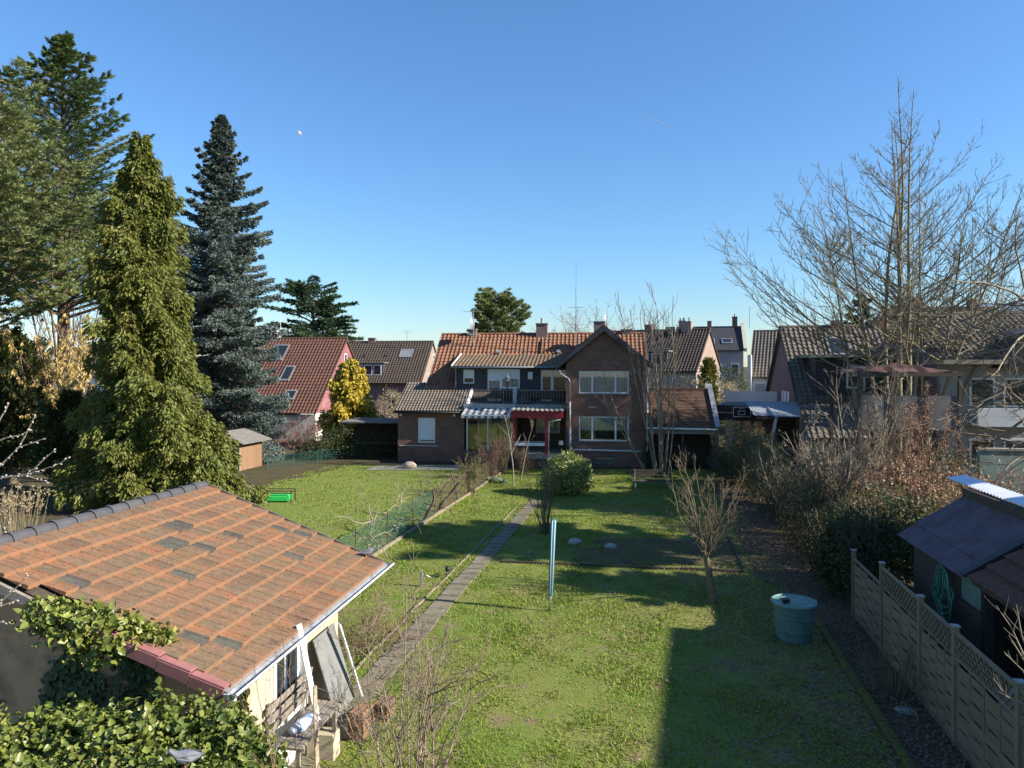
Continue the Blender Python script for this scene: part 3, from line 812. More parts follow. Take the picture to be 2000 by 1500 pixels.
# ---- pigeons
def pigeon(name, label, loc, rotz, tilt=0.0):
    t = thing(name, label, 'bird', loc, 0, None); t.rotation_euler = (0, tilt, rotz)
    prof = [(-0.17, 0.012, 0.1), (-0.12, 0.03, 0.105), (-0.07, 0.055, 0.11), (0.0, 0.07, 0.12), (0.06, 0.065, 0.135), (0.095, 0.042, 0.165), (0.11, 0.03, 0.195), (0.125, 0.03, 0.215), (0.14, 0.02, 0.215), (0.165, 0.006, 0.205)]
    b = MB(); n = 12
    for x, r, z in prof:
        for q in range(n):
            a = 2 * math.pi * q / n; b.v.append((x, math.cos(a) * r, z + math.sin(a) * r * 0.95))
    for i in range(len(prof) - 1):
        for q in range(n): b.f.append((i * n + q, i * n + (q + 1) % n, (i + 1) * n + (q + 1) % n, (i + 1) * n + q))
    b.f.append(tuple(range(n))); b.f.append(tuple((len(prof) - 1) * n + q for q in range(n))[::-1])
    b.build('body', mat('pigeon_grey', (0.11, 0.12, 0.14), (0.2, 0.21, 0.23), 9, rough=0.7), t, smooth=True)
    for s in (-1, 1):
        w = MB().prism([(0.07, s * 0.062, 0.15), (0.0, s * 0.074, 0.165), (-0.16, s * 0.025, 0.125), (-0.05, s * 0.07, 0.1)], (0, s * 0.008, 0)); w.build('wing', mat('wing_grey', (0.2, 0.21, 0.23), (0.09, 0.09, 0.1), 20, rough=0.7), t)
        MB().tube([(0.01, s * 0.025, 0.07), (0.012, s * 0.025, 0.0), (0.05, s * 0.025, 0.003)], 0.005, 5).build('leg', mat('bird_leg', (0.3, 0.1, 0.09)), t)
    return t


pigeon('pigeon', 'grey pigeon perched on the far eave corner of the orange roof', SW(-0.25, 5.36, EZ + 0.17), math.radians(20))

# ================================================================== RIGHT: WOVEN WOODEN FENCE
fdeg = -math.degrees(math.atan2(0.2, 1.0))
fence = thing('woven_fence', 'woven timber panel fence with lattice tops along the garden edge', 'fence', (right_x(9.28), 9.28, 0), fdeg)
k11 = math.hypot(1, 0.2)
fy = [(-2.0) * k11, 0.0, (11.27 - 9.28) * k11, (12.74 - 9.28) * k11, (14.89 - 9.28) * k11, (17.0 - 9.28) * k11]
for i, y in enumerate(fy):
    p = box('post', M['wood_fence'], fence, -0.045, 0.045, y - 0.045, y + 0.045, 0.0, 1.88 if i < 5 else 1.6, bevel=0.006)
    box('post_cap', M['zinc'], p, -0.06, 0.06, y - 0.06, y + 0.06, 1.881 if i < 5 else 1.601, 1.9 if i < 5 else 1.62)
for i in range(5):
    y0, y1 = fy[i] + 0.05, fy[i + 1] - 0.05; w = y1 - y0; last = i == 4
    topz = (lambda u: 1.45) if last else (lambda u: 1.5 - 0.22 * math.sin(math.pi * u) if i != 2 else 1.42)
    ns = 10
    for s in range(ns):                                     # woven slats bowing round three battens
        zc = 0.16 + s * 0.122; b = MB(); sg = 1 if s % 2 else -1; hh = 0.0595
        cols = 13
        for q in range(cols):
            u = q / (cols - 1); y = y0 + w * u; x = sg * 0.016 * math.sin(u * math.pi * 4) * 1.0
            zz = zc * (topz(u) / 1.36) if False else zc
            for dx, dz in ((-0.005, -hh), (0.005, -hh), (0.005, hh), (-0.005, hh)): b.v.append((x + dx, y, zz + dz))
        for q in range(cols - 1):
            for e in range(4): b.f.append((q * 4 + e, q * 4 + (e + 1) % 4, (q + 1) * 4 + (e + 1) % 4, (q + 1) * 4 + e))
        b.f.append((0, 1, 2, 3)); b.f.append(tuple((cols - 1) * 4 + e for e in (3, 2, 1, 0)))
        q_ = b.build('slat', M['wood_fence'], fence); q_.rotation_euler = (random.gauss(0, 0.0016), 0, 0); q_.location.x = random.gauss(0, 0.003)
    for u in (0.25, 0.5, 0.75):
        box('batten', M['wood_fence'], fence, -0.012, 0.012, y0 + w * u - 0.016, y0 + w * u + 0.016, 0.1, 1.42)
    box('rail', M['wood_fence'], fence, -0.022, 0.022, y0, y1, 1.385, 1.43)
    box('rail', M['wood_fence'], fence, -0.022, 0.022, y0, y1, 0.05, 0.095)
    if not last:
        box('rail', M['wood_fence'], fence, -0.022, 0.022, y0, y1, 1.77, 1.815)
        h = 0.34; nl = int((w + h) / 0.15)
        for q in range(nl):
            for sg in (1, -1):
                a = q * 0.15 - h; ya, yb = a, a + h; za, zb = 1.43, 1.77
                if ya < 0: za, ya = 1.43 - ya, 0.0
                if yb > w: zb, yb = 1.77 - (yb - w), w
                if yb - ya < 0.05: continue
                Y0_, Y1_ = (y0 + ya, y0 + yb) if sg > 0 else (y1 - ya, y1 - yb)
                MB().bar((sg * 0.006, Y0_, za), (sg * 0.006, Y1_, zb), 0.012, 0.026, up=(1, 0, 0)).build('lattice_strip', M['wood_fence'], fence)
box('gravel_board', M['concrete'], fence, -0.02, 0.03, fy[0], fy[4], 0.0, 0.045)

# ---- rain barrel
bl = gnd(1551, 1249)
barrel = thing('rain_barrel', 'round green plastic rain barrel with lid beside the hedge', 'barrel', (bl.x, bl.y, 0))
M['barrel'] = mat('green_plastic', (0.1, 0.19, 0.16), (0.08, 0.155, 0.135), 3, rough=0.45, dirt=(0.055, 0.1, 0.07), dscale=3.5)
MB().lathe([(0.34, 0.0), (0.36, 0.02), (0.385, 0.24), (0.4, 0.25), (0.4, 0.28), (0.393, 0.29), (0.415, 0.52), (0.43, 0.53), (0.43, 0.56), (0.42, 0.57), (0.442, 0.8), (0.46, 0.81), (0.46, 0.83)], n=32).build('body', M['barrel'], barrel, smooth=False)
lid = MB().lathe([(0.48, 0.805), (0.485, 0.83), (0.475, 0.86), (0.44, 0.865), (0.43, 0.85), (0.3, 0.855), (0.28, 0.875), (0.16, 0.88), (0.14, 0.865), (0.05, 0.87)], n=32).build('lid', mat('green_lid', (0.13, 0.25, 0.19), (0.1, 0.2, 0.16), 5, rough=0.5, dirt=(0.3, 0.38, 0.3), dscale=4), barrel)
box('clip', M['black'], lid, -0.3, -0.17, -0.2, -0.06, 0.86, 0.94)

# ---- rotary dryer folded in its cover
rd = gnd(1074, 1195)
dry = thing('rotary_dryer', 'closed rotary clothes dryer in a teal striped cover standing on the lawn', 'clothes dryer', (rd.x, rd.y, 0)); dry.rotation_euler = (0, math.radians(2.2), 0)
MB().tube([(0, 0, -0.05), (0, 0, 0.5)], 0.022, 10).build('pole', M['steel'], dry, smooth=True)
cov = MB()
for z, r in ((0.38, 0.035), (0.45, 0.05), (1.4, 0.058), (2.22, 0.066), (2.26, 0.05)):
    for q in range(16):
        a = 2 * math.pi * q / 16; rr = r * (1 + 0.12 * math.cos(a * 4)); cov.v.append((rr * math.cos(a), rr * math.sin(a), z))
for i in range(4):
    for q in range(16): cov.f.append((i * 16 + q, i * 16 + (q + 1) % 16, (i + 1) * 16 + (q + 1) % 16, (i + 1) * 16 + q))
cov.f.append(tuple(64 + q for q in range(16)))
cov.build('cover', mat('teal_cover', (0.03, 0.2, 0.27), (0.02, 0.15, 0.22), 3, rough=0.5), dry, smooth=True)
for a in (-math.pi / 2 - 0.42, -math.pi / 2 + 0.6, 0.7, 2.4):
    MB().tube([(0.055 * math.cos(a), 0.055 * math.sin(a), 0.44), (0.063 * math.cos(a), 0.063 * math.sin(a), 1.4), (0.071 * math.cos(a), 0.071 * math.sin(a), 2.24)], 0.009, 6).build('white_stripe', M['white_paint'], dry, smooth=True)

# ---- stake, spotlight and stones on the grass
st = gnd(823, 1147)
s = thing('wooden_stake', 'short dark wooden stake with a wire tie on the lawn', 'stake', (st.x, st.y, 0))
box('stake_body', M['wood_grey'], s, -0.04, 0.04, -0.04, 0.04, -0.02, 0.46, bevel=0.006)
MB().tube([(0.04, 0, 0.3), (0.14, -0.02, 0.33), (0.24, 0.02, 0.27), (0.32, 0, 0.3), (0.45, 0, 0.32)], 0.012, 6).build('wire', M['steel'], s)
st = gnd(872, 1128)
s = thing('garden_spotlight', 'small black garden spotlight on a peg near the path', 'spotlight', (st.x, st.y, 0))
MB().tube([(0, 0, -0.02), (0, 0, 0.16)], 0.018, 8).build('peg', M['black'], s)
MB().tube([(0.0, 0.08, 0.2), (0.02, 0.0, 0.24), (0.05, -0.1, 0.28)], [0.05, 0.065, 0.085], 12).build('head', M['black'], s, smooth=True)


def stone(name, label, p, r, m, cat='stone', seed=0):
    rr = np.random.default_rng(seed); b = MB(); n = 10; prof = [(0.0, 0.5), (0.25, 0.95), (0.5, 1.0), (0.75, 0.75), (0.93, 0.35)]
    for z, q in prof:
        for k in range(n):
            a = 2 * math.pi * k / n; w = q * r * (1 + rr.normal() * 0.08); b.v.append((w * math.cos(a), w * 0.8 * math.sin(a), z * r * 1.1))
    for i in range(4):
        for k in range(n): b.f.append((i * n + k, i * n + (k + 1) % n, (i + 1) * n + (k + 1) % n, (i + 1) * n + k))
    b.f.append(tuple(40 + k for k in range(n))); o = b.build(name, m, smooth=True); o.location = (p.x, p.y, -0.02); return tag(o, label, cat)


M['stone'] = mat('field_stone', (0.36, 0.35, 0.33), (0.24, 0.23, 0.21), 8, rough=0.9, bump=0.3)
stone('stone', 'pale stone in the shaded bed nearest the shrub stump', gnd(1122, 1064), 0.24, M['stone'], seed=1)
stone('stone', 'smaller white stone in the shaded bed under the fruit tree', gnd(1192, 1072), 0.2, M['stone'], seed=2)
stone('stone', 'low brown stone on the lawn left of the dryer', gnd(1034, 1082), 0.12, M['kerb'], seed=3)
stone('paving_slab', 'single pale slab lying by the woven fence', gnd(1770, 1390), 0.22, M['concrete'], 'slab', seed=4).scale = (1, 1, 0.3)

# ================================================================== BUILDINGS: shared pieces
def window(parent, x0, x1, z0, z1, y, cols=(1.0,), frame=None, depth=0.1, inner='curtain', sill=True, fw=0.07, name='window', shutter=0.0, reveal=True):
    """a framed window standing in a wall whose outer face is at y (outside is -y)"""
    frame = frame or M['white_paint']
    f = MB(); yo = y + 0.03; yi = y + depth
    tot = sum(cols); xs = [x0]
    for c in cols: xs.append(xs[-1] + (x1 - x0) * c / tot)
    f.box(x0, x1, yo, yi, z1 - fw, z1).box(x0, x1, yo, yi, z0, z0 + fw)
    for i, x in enumerate(xs):
        a = x if i == 0 else x - fw / 2 - 0.015; b = x + fw if i == 0 else x + fw / 2 + 0.015
        if i == len(xs) - 1: a, b = x - fw, x
        f.box(a, b, yo + 0.001, yi, z0 + fw, z1 - fw)
    w = f.build(name, frame, parent)
    zt = z1 - fw - shutter * (z1 - z0)
    for a, b in zip(xs[:-1], xs[1:]):
        box('pane', M['pane'], w, a + 0.02, b - 0.02, y + 0.06, y + 0.064, z0 + fw * 0.5, zt)
    if shutter:
        box('roller_shutter', M['white_paint'], w, x0 + fw * 0.6, x1 - fw * 0.6, y + 0.045, y + 0.055, zt, z1 - fw * 0.9)
    if inner:
        zc0 = z0 + fw
        if inner == 'half': zc0 = z0 + (z1 - z0) * 0.42
        c = MB(); n = int((x1 - x0) / 0.05)
        for i in range(n + 1):
            u = x0 + (x1 - x0) * i / n; yy = y + 0.19 + 0.018 * math.sin(i * 1.9) + 0.01 * math.sin(i * 0.7)
            c.v += [(u, yy, zc0 + 0.02 * math.sin(i * 0.9)), (u, yy, z1)]
        for i in range(n): c.f.append((2 * i, 2 * i + 2, 2 * i + 3, 2 * i + 1))
        c.build('curtain', M['curtain'], w)
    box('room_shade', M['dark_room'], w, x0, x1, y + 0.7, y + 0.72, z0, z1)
    if sill:
        box('sill', M['concrete'], w, x0 - 0.05, x1 + 0.05, y - 0.05, y + 0.03, z0 - 0.05, z0 - 0.002)
    return w


def wall_with_holes(name, m, parent, x0, x1, z0, z1, y, t, holes):
    """front wall y..y+t split round rectangular openings"""
    xs = sorted({x0, x1, *[h[0] for h in holes], *[h[1] for h in holes]}); zs = sorted({z0, z1, *[h[2] for h in holes], *[h[3] for h in holes]})
    vid = {}; b = MB()
    def vv(x, yy, z):
        k = (round(x, 4), round(yy, 4), round(z, 4))
        if k not in vid: vid[k] = len(b.v); b.v.append((x, yy, z))
        return vid[k]
    solid = {}
    for i in range(len(xs) - 1):
        for j in range(len(zs) - 1):
            cx = (xs[i] + xs[i + 1]) / 2; cz = (zs[j] + zs[j + 1]) / 2
            solid[i, j] = not any(h[0] < cx < h[1] and h[2] < cz < h[3] for h in holes)
    for (i, j), s in solid.items():
        if not s: continue
        a, c, e, g = xs[i], xs[i + 1], zs[j], zs[j + 1]
        b.f.append((vv(a, y, e), vv(c, y, e), vv(c, y, g), vv(a, y, g))); b.f.append((vv(a, y + t, g), vv(c, y + t, g), vv(c, y + t, e), vv(a, y + t, e)))
        for di, dj, q in ((-1, 0, ((a, e), (a, g))), (1, 0, ((c, g), (c, e))), (0, -1, ((c, e), (a, e))), (0, 1, ((a, g), (c, g)))):
            if not solid.get((i + di, j + dj), False):
                (xa, za), (xb, zb) = q; b.f.append((vv(xa, y, za), vv(xa, y + t, za), vv(xb, y + t, zb), vv(xb, y, zb))[::-1])
    return b.build(name, m, parent)


def chimney(parent, x0, x1, y0, y1, z0, z1, m=None, pots=1):
    c = box('chimney', m or M['brick_red'], parent, x0, x1, y0, y1, z0, z1)
    box('chimney_cap', M['concrete'], c, x0 - 0.05, x1 + 0.05, y0 - 0.05, y1 + 0.05, z1, z1 + 0.06)
    for k in range(pots):
        x = x0 + (x1 - x0) * (k + 0.5) / pots
        MB().lathe([(0.1, z1 + 0.06), (0.09, z1 + 0.35), (0.11, z1 + 0.36), (0.11, z1 + 0.42)], (x, (y0 + y1) / 2, 0), 10).build('chimney_pot', M['render_grey'], c)
    return c


def aerial(label, base, h, bars, dish=None, m=None, group=None):
    t = thing('roof_aerial', label, 'aerial', base, 0, group); m = m or M['steel']
    MB().tube([(0, 0, -0.3), (0, 0, h)], [0.035, 0.025], 6).build('mast', m, t)
    for z, w, ang, n in bars:
        b = MB(); c, s = math.cos(ang), math.sin(ang)
        b.tube([(-w * c, -w * s, z), (w * c, w * s, z)], 0.014, 5)
        for k in range(n):
            u = -w + 2 * w * (k + 0.5) / n; e = 0.16 - 0.006 * k
            b.tube([(u * c + e * s, u * s - e * c, z), (u * c - e * s, u * s + e * c, z)], 0.008, 4)
        b.build('antenna', m, t)
    if dish:
        z, r, ang = dish; d = MB(); n = 16
        for q in range(4):
            rr = r * q / 3
            for k in range(n):
                a = 2 * math.pi * k / n; lx, ly, lz = rr * math.cos(a), 0.25 * r * (q / 3) ** 2, rr * math.sin(a)
                d.v.append((lx * math.cos(ang) - ly * math.sin(ang), lx * math.sin(ang) + ly * math.cos(ang), z + lz))
        for q in range(3):
            for k in range(n): d.f.append((q * n + k, q * n + (k + 1) % n, (q + 1) * n + (k + 1) % n, (q + 1) * n + k))
        d.build('dish', M['grey_paint'], t, smooth=True)
    return t


def gutter(parent, a, b, m=None, r=0.06):
    return MB().tube([a, b], r, 8).build('gutter', m or M['grey_paint'], parent, smooth=True)


# ================================================================== MAIN BRICK HOUSE
HO, HA = Vector((5.57, 42.3, 0)), math.radians(-7)


def HW(x, y, z=0.0):
    return Vector((HO.x + x * math.cos(HA) - y * math.sin(HA), HO.y + x * math.sin(HA) + y * math.cos(HA), z))


house = thing('brick_house', 'brown brick house with gabled wing and red tiled roof behind the lawn', 'house', HO, -7)
WZ = 6.15
wl, wr = -2.37, 2.37
holes = [(-1.58, 1.36, 4.38, 5.7), (-1.58, 1.36, 1.55, 3.0), (-0.75, 0.5, 0.08, 0.62)]
wing = wall_with_holes('wing_wall', M['brick_red'], house, wl, wr, 0.0, WZ, 0.0, 0.3, holes)
PK = -0.1; PZ = 8.28
MB().prism([(wl, 0, WZ), (wr, 0, WZ), (PK, 0, PZ - 0.12)], (0, 0.3, 0)).build('gable', M['brick_red'], house)
box('side_wall', M['brick_red'], house, wl, wl + 0.3, 0.3, 3.3, 0, WZ)
box('side_wall', M['brick_red'], house, wr - 0.3, wr, 0.3, 3.3, 0, WZ)
window(house, -1.58, 1.36, 4.38, 5.7, 0.0, (1.0, 1.75, 1.0))
window(house, -1.58, 1.36, 1.55, 3.0, 0.0, (1.0, 1.75, 1.0), inner='half')
w = window(house, -0.75, 0.5, 0.08, 0.62, 0.0, (1.0,), frame=M['slate_clad'], inner=None, sill=False)
for k in range(12):
    x = -0.68 + k * 0.104; box('grille_bar', M['zinc'], w, x, x + 0.03, 0.012, 0.028, 0.14, 0.58)
# soldier course over the upper window, plaster scars
for k in range(36):
    box('soldier_brick', M['brick_red'], wing, -1.62 + k * 0.0835, -1.62 + k * 0.0835 + 0.07, -0.008, 0.04, 5.72, 5.93)
M['mortar_scar'] = mat('mortar_scar', (0.5, 0.47, 0.43), (0.35, 0.28, 0.24), 12, rough=0.95)
box('mortar_patch', M['mortar_scar'], wing, -1.02, -0.55, -0.004, 0.02, 3.52, 3.58)
box('mortar_patch', M['mortar_scar'], wing, 0.55, 0.75, -0.004, 0.02, 3.54, 3.59)
# plinth line pipe, downpipes
M['white_pipe'] = mat('white_pipe', (0.72, 0.71, 0.68), (0.6, 0.58, 0.54), 6, rough=0.5)
MB().tube([(-2.05, -0.09, 1.02), (2.36, -0.09, 0.96)], 0.055, 8).build('waste_pipe', M['white_pipe'], house, smooth=True)
for k in (-1.0, 0.02, 1.4):
    MB().tube([(k, -0.09, 1.0), (k + 0.1, -0.09, 1.0)], 0.07, 8).build('pipe_collar', M['white_pipe'], house)
MB().tube([(-2.75, -0.1, 5.75), (-2.7, -0.1, 5.55), (-2.2, -0.08, 5.25), (-2.12, -0.08, 5.05), (-2.12, -0.08, 3.9)], 0.05, 8).build('downpipe', M['grey_paint'], house, smooth=True)
MB().tube([(-2.12, -0.08, 3.9), (-2.12, -0.08, 2.3)], 0.05, 8).build('downpipe', M['white_pipe'], house, smooth=True)
MB().tube([(-2.12, -0.08, 2.3), (-2.1, -0.08, 1.05)], 0.075, 8).build('downpipe', M['white_pipe'], house, smooth=True)
MB().tube([(2.42, -0.08, 6.0), (2.44, -0.08, 1.1), (2.38, -0.08, 0.9)], 0.05, 8).build('downpipe', M['white_pipe'], house, smooth=True)
# gabled wing roof with dark verge boards
zl, zr = WZ + 0.05 - 0.45, WZ + 0.05 - 0.4
LE, RE = (-2.95, 5.92), (2.72, 5.94)
for nm, (ex, ez), sgn in (('wing_roof', LE, 1), ('wing_roof', RE, -1)):
    p = [(ex, -0.38, ez), (PK, -0.38, PZ), (PK, -0.38, PZ + 0.1), (ex, -0.38, ez + 0.1)]
    if sgn < 0: p = p[::-1]
    MB().prism(p[::-1], (0, 7.4, 0)).build(nm, M['tile_dark'], house)
    q = [(ex, -0.42, ez - 0.16), (PK, -0.42, PZ - 0.2), (PK, -0.42, PZ + 0.13), (ex, -0.42, ez + 0.13)]
    if sgn < 0: q = q[::-1]
    MB().prism(q[::-1], (0, 0.04, 0)).build('verge_board', M['slate_clad'], house)
# left and right wing roof tiles
for (ex, ez), sgn in ((LE, 1), (RE, -1)):
    up = Vector((PK - ex, 0, PZ - ez)); L_ = up.length
    if sgn > 0: tile_field(house, (ex, 7.0, ez + 0.1), (0, -1, 0), up, 7.3, L_, 0.22, 0.34, M['tile_rust'])
    else: tile_field(house, (ex, -0.3, ez + 0.1), (0, 1, 0), up, 7.3, L_, 0.22, 0.34, M['tile_rust'])
# main body
wall_with_holes('main_wall', M['brick_red'], house, -11.4, wl, 0.0, 4.1, 3.3, 0.3, [(-4.45, -2.9, 1.7, 2.65), (-8.3, -5.7, 0.75, 2.9)])
MB().prism([(-11.4, 3.3, 0), (-11.4, 13.0, 0), (-11.4, 13.0, 4.3), (-11.4, 8.2, 8.1), (-11.4, 3.3, 4.4)][::-1], (0.3, 0, 0)).build('gable_wall', M['brick_tan'], house)
MB().prism([(2.6, 3.3, 0), (2.6, 13.0, 0), (2.6, 13.0, 4.3), (2.6, 8.2, 8.1), (2.6, 3.3, 4.4)], (-0.3, 0, 0)).build('gable_wall', M['brick_tan'], house)
box('main_wall_right', M['brick_red'], house, wr, 2.6, 3.3, 3.6, 0, 5.2)
window(house, -4.45, -2.9, 1.7, 2.65, 3.3, (1, 1))
window(house, -8.3, -5.7, 0.75, 2.9, 3.3, (1, 1, 1), inner=None, sill=False)
RT, RZm, ET, EZm = 8.2, 8.3, 2.75, 4.08
upv = Vector((0, RT - ET, RZm - EZm)); rl = upv.length
roof = MB().prism([(-11.75, ET, EZm - 0.02), (-11.75, RT, RZm - 0.02), (-11.75, RT, RZm - 0.14), (-11.75, ET, EZm - 0.14)], (14.65, 0, 0)).build('roof', M['wood_dark'], house)
MB().prism([(-11.75, 2 * RT - ET, EZm), (-11.75, RT, RZm), (-11.75, RT, RZm - 0.12), (-11.75, 2 * RT - ET, EZm - 0.12)][::-1], (14.65, 0, 0)).build('back_roof', M['tile_rust'], house)


def main_in(cx, cy):
    x = -11.75 + cx; z = EZm + cy * (RZm - EZm) / rl; y = ET + cy * (RT - ET) / rl
    if -9.85 < x < 2.9 and y < 6.0 and x < -2.3: return False       # under the dormer
    zr = PZ - abs(x - PK) * (PZ - 5.92) / (PK - LE[0])              # under the wing roof
    return not (z < zr - 0.05 and x > -2.9)


def tile_order(nx, ny):
    return None


tile_field(roof, (-11.75, ET, EZm), (1, 0, 0), upv, 14.65, rl, 0.285, 0.36, M['tile_red'], M['tile_red_obj'], 300, 'pan', main_in)
rd_ = MB()
for k in range(37):
    x = -11.75 + k * 0.396
    rb = MB(); n = 6
    for yy, rr in ((0, 0.12), (0.38, 0.105)):
        for q in range(n + 1):
            a = math.pi * q / n; rb.v.append((x + yy, RT + math.cos(a) * rr, RZm + math.sin(a) * rr))
    for q in range(n): rb.f.append((q, q + 1, n + 2 + q, n + 1 + q))
    rb.build('ridge_tile', M['tile_red_obj'], roof)
MB().bar((-11.78, ET - 0.02, EZm - 0.04), (-11.78, RT, RZm - 0.04), 0.04, 0.18).build('verge_board', M['concrete'], house)
# dormer
DY = 3.2
wall_with_holes('dormer_wall', M['slate_clad'], house, -9.76, wl, 3.6, 5.98, DY, 0.1, [(-9.22, -8.5, 4.86, 5.77), (-7.62, -6.72, 3.75, 5.8), (-6.72, -5.5, 4.55, 5.8), (-4.12, -3.4, 3.75, 5.75), (-3.4, -2.45, 4.3, 5.75)])
MB().prism([(-9.76, DY + 0.1, 4.2), (-9.76, DY + 0.1, 5.98), (-9.76, 6.1, 6.65)], (0.1, 0, 0)).build('dormer_cheek', M['slate_clad'], house)
DRU = Vector((0, 6.25 - 2.85, 6.82 - 5.98)); drl = DRU.length
MB().prism([(-9.92, 2.85, 5.96), (-9.92, 6.25, 6.8), (-9.92, 6.25, 6.72), (-9.92, 2.85, 5.88)], (7.3, 0, 0)).build('dormer_roof', M['wood_dark'], house)
tile_field(house, (-9.92, 2.85, 5.96), (1, 0, 0), DRU, 7.2, drl, 0.25, 0.34, M['tile_buff'])
MB().bar((-9.94, 2.84, 5.98), (-9.94, 6.2, 6.86), 0.05, 0.12).build('dormer_verge', M['render_white'], house)
gutter(house, (-9.95, 2.78, 5.92), (-2.95, 2.78, 5.92), M['grey_paint'], 0.055)
window(house, -9.22, -8.5, 4.86, 5.77, DY, sill=False, inner=None, shutter=0.55)
window(house, -7.62, -6.72, 3.75, 5.8, DY, sill=False, shutter=0.32, name='balcony_door', fw=0.1)
window(house, -6.72, -5.5, 4.55, 5.8, DY, sill=True, shutter=0.42, fw=0.1)
window(house, -4.12, -3.4, 3.75, 5.75, DY, sill=False, inner=None, name='balcony_door', fw=0.09)
window(house, -3.4, -2.45, 4.3, 5.75, DY, sill=True, inner=None, fw=0.09)
MB().tube([(-9.7, 3.1, 5.95), (-9.7, 3.1, 4.6)], 0.04, 6).build('downpipe', M['grey_paint'], house)
MB().bar((-8.05, 3.1, 5.92), (-5.0, 3.1, 5.9), 0.14, 0.1).build('awning_case', M['white_paint'], house)
for x, z in ((-7.9, 5.55), (-5.15, 5.5), (-4.45, 5.45)):
    box('wall_lamp', M['black'], house, x - 0.06, x + 0.06, 3.06, 3.2, z - 0.1, z + 0.08)
box('meter_box', M['white_pipe'], house, -4.95, -4.65, 3.02, 3.2, 5.15, 5.62)
# roof terrace over the ground floor
terr = box('balcony_deck', M['concrete'], house, -8.75, wl, 0.9, 3.19, 3.42, 3.62)
box('balcony_fascia', M['grey_paint'], house, -8.75, -5.5, 0.84, 0.9, 3.36, 3.66)
for a, b in ((-8.65, -6.3), (-6.3, -5.15), (-5.15, -2.45)):
    r = MB(); r.tube([(a, 1.25, 4.5), (b, 1.25, 4.5)], 0.018, 6).tube([(a, 1.25, 3.78), (b, 1.25, 3.78)], 0.012, 6).tube([(a, 1.25, 3.62), (a, 1.25, 4.5)], 0.018, 6).build('railing', M['steel'], house)
    n = int((b - a) / 0.17)
    for k in range(1, n):
        x = a + (b - a) * k / n; MB().tube([(x, 1.25, 3.78), (x, 1.25, 4.5)], 0.007, 4, caps=False).build('railing_bar', M['steel'], house)
# extension on the left with its own lean-to roof
EL, ER, EY = -13.0, -8.75, 1.05
wall_with_holes('extension_wall', M['brick_red'], house, EL, ER, 0, 3.12, EY, 0.25, [(-11.7, -10.6, 1.2, 2.75)])
window(house, -11.7, -10.6, 1.2, 2.75, EY, shutter=0.85, inner=None)
box('extension_side', M['brick_red'], house, EL, EL + 0.25, EY + 0.25, 5.0, 0, 3.12)
MB().prism([(ER - 0.25, EY, 3.12), (ER - 0.25, 3.9, 4.6), (ER - 0.25, 3.9, 3.12)], (0.25, 0, 0)).build('extension_cheek', M['wood_grey'], house)
box('extension_side', M['brick_red'], house, ER - 0.25, ER, EY + 0.25, 3.3, 0, 3.118)
EU = Vector((0, 3.95 - 0.75, 4.82 - 3.2)); eul = EU.length
MB().prism([(EL - 0.2, 0.75, 3.18), (EL - 0.2, 3.95, 4.8), (EL - 0.2, 3.95, 4.68), (EL - 0.2, 0.75, 3.06)], (4.5, 0, 0)).build('extension_roof', M['wood_dark'], house)
tile_field(house, (EL - 0.2, 0.75, 3.18), (1, 0, 0), EU, 4.45, eul, 0.2, 0.31, M['tile_grey'])
MB().bar((ER + 0.12, 0.72, 3.16), (ER + 0.12, 3.95, 4.82), 0.14, 0.2).build('extension_verge', M['render_white'], house)
for k in range(16):
    y = 1.2 + k * 0.17; zt = 3.14 + (y - 0.75) * 0.506
    box('cheek_board', M['wood_grey'], house, ER + 0.002, ER + 0.03, y, y + 0.15, 3.4, max(3.42, zt - 0.06))
gutter(house, (EL - 0.2, 0.68, 3.12), (ER + 0.05, 0.68, 3.12), M['black'])
for x in (-12.8, -9.35):
    box('wall_lamp', M['white_paint'], house, x - 0.07, x + 0.07, EY - 0.12, EY, 2.85, 3.0)
MB().bar((-12.9, EY - 0.02, 1.0), (-10.4, EY - 0.02, 1.0), 0.03, 0.04).build('wall_rail', M['white_pipe'], house)
# glazed front of the ground floor under the awning
for x in (-8.6, -7.3, -6.0):
    box('garden_room_post', M['white_paint'], house, x, x + 0.09, 1.0, 1.09, 0.75, 3.4)
box('garden_room_rail', M['white_paint'], house, -8.6, -5.55, 1.0, 1.09, 2.78, 2.86)
box('garden_room_glass', M['pane'], house, -8.5, -5.6, 1.04, 1.046, 0.8, 2.78)
box('garden_room_base', M['brick_red'], house, -8.75, -5.55, 0.95, 1.12, 0, 0.75)
box('party_wall', M['brick_red'], house, -5.55, -5.35, 0.2, 3.3, 0, 3.4)
box('floor', M['concrete'], house, -5.36, wl, -1.0, 3.3, 0.55, 0.8)
box('floor_base', M['brick_red'], house, -5.3, wl - 0.06, -0.92, 3.2, 0.0, 0.549)
# awning, striped cloth on arms
aw = thing('striped_awning', 'grey and white striped awning under the balcony', 'awning', HO, -7)
for k in range(16):
    x0 = -8.62 + k * 0.197; x1 = x0 + 0.197; q = MB()
    q.add([(x0, 0.84, 3.4), (x1, 0.84, 3.4), (x1, -0.55, 3.06), (x0, -0.55, 3.06)], [(0, 3, 2, 1)])
    q.add([(x0, -0.55, 3.06), (x1, -0.55, 3.06), (x1, -0.57, 2.9), (x0 + 0.1, -0.57, 2.86), (x0, -0.57, 2.9)], [(0, 4, 3, 2, 1)])
    q.build('stripe', M['aw_w'] if 'aw_w' in M and k % 2 else M.setdefault('aw_%d' % (k % 2), mat('awning_cloth_%d' % (k % 2), ((0.62, 0.6, 0.56), (0.11, 0.13, 0.14))[k % 2], ((0.55, 0.53, 0.5), (0.14, 0.16, 0.17))[k % 2], 3, rough=0.9, trans=0.15)), aw)
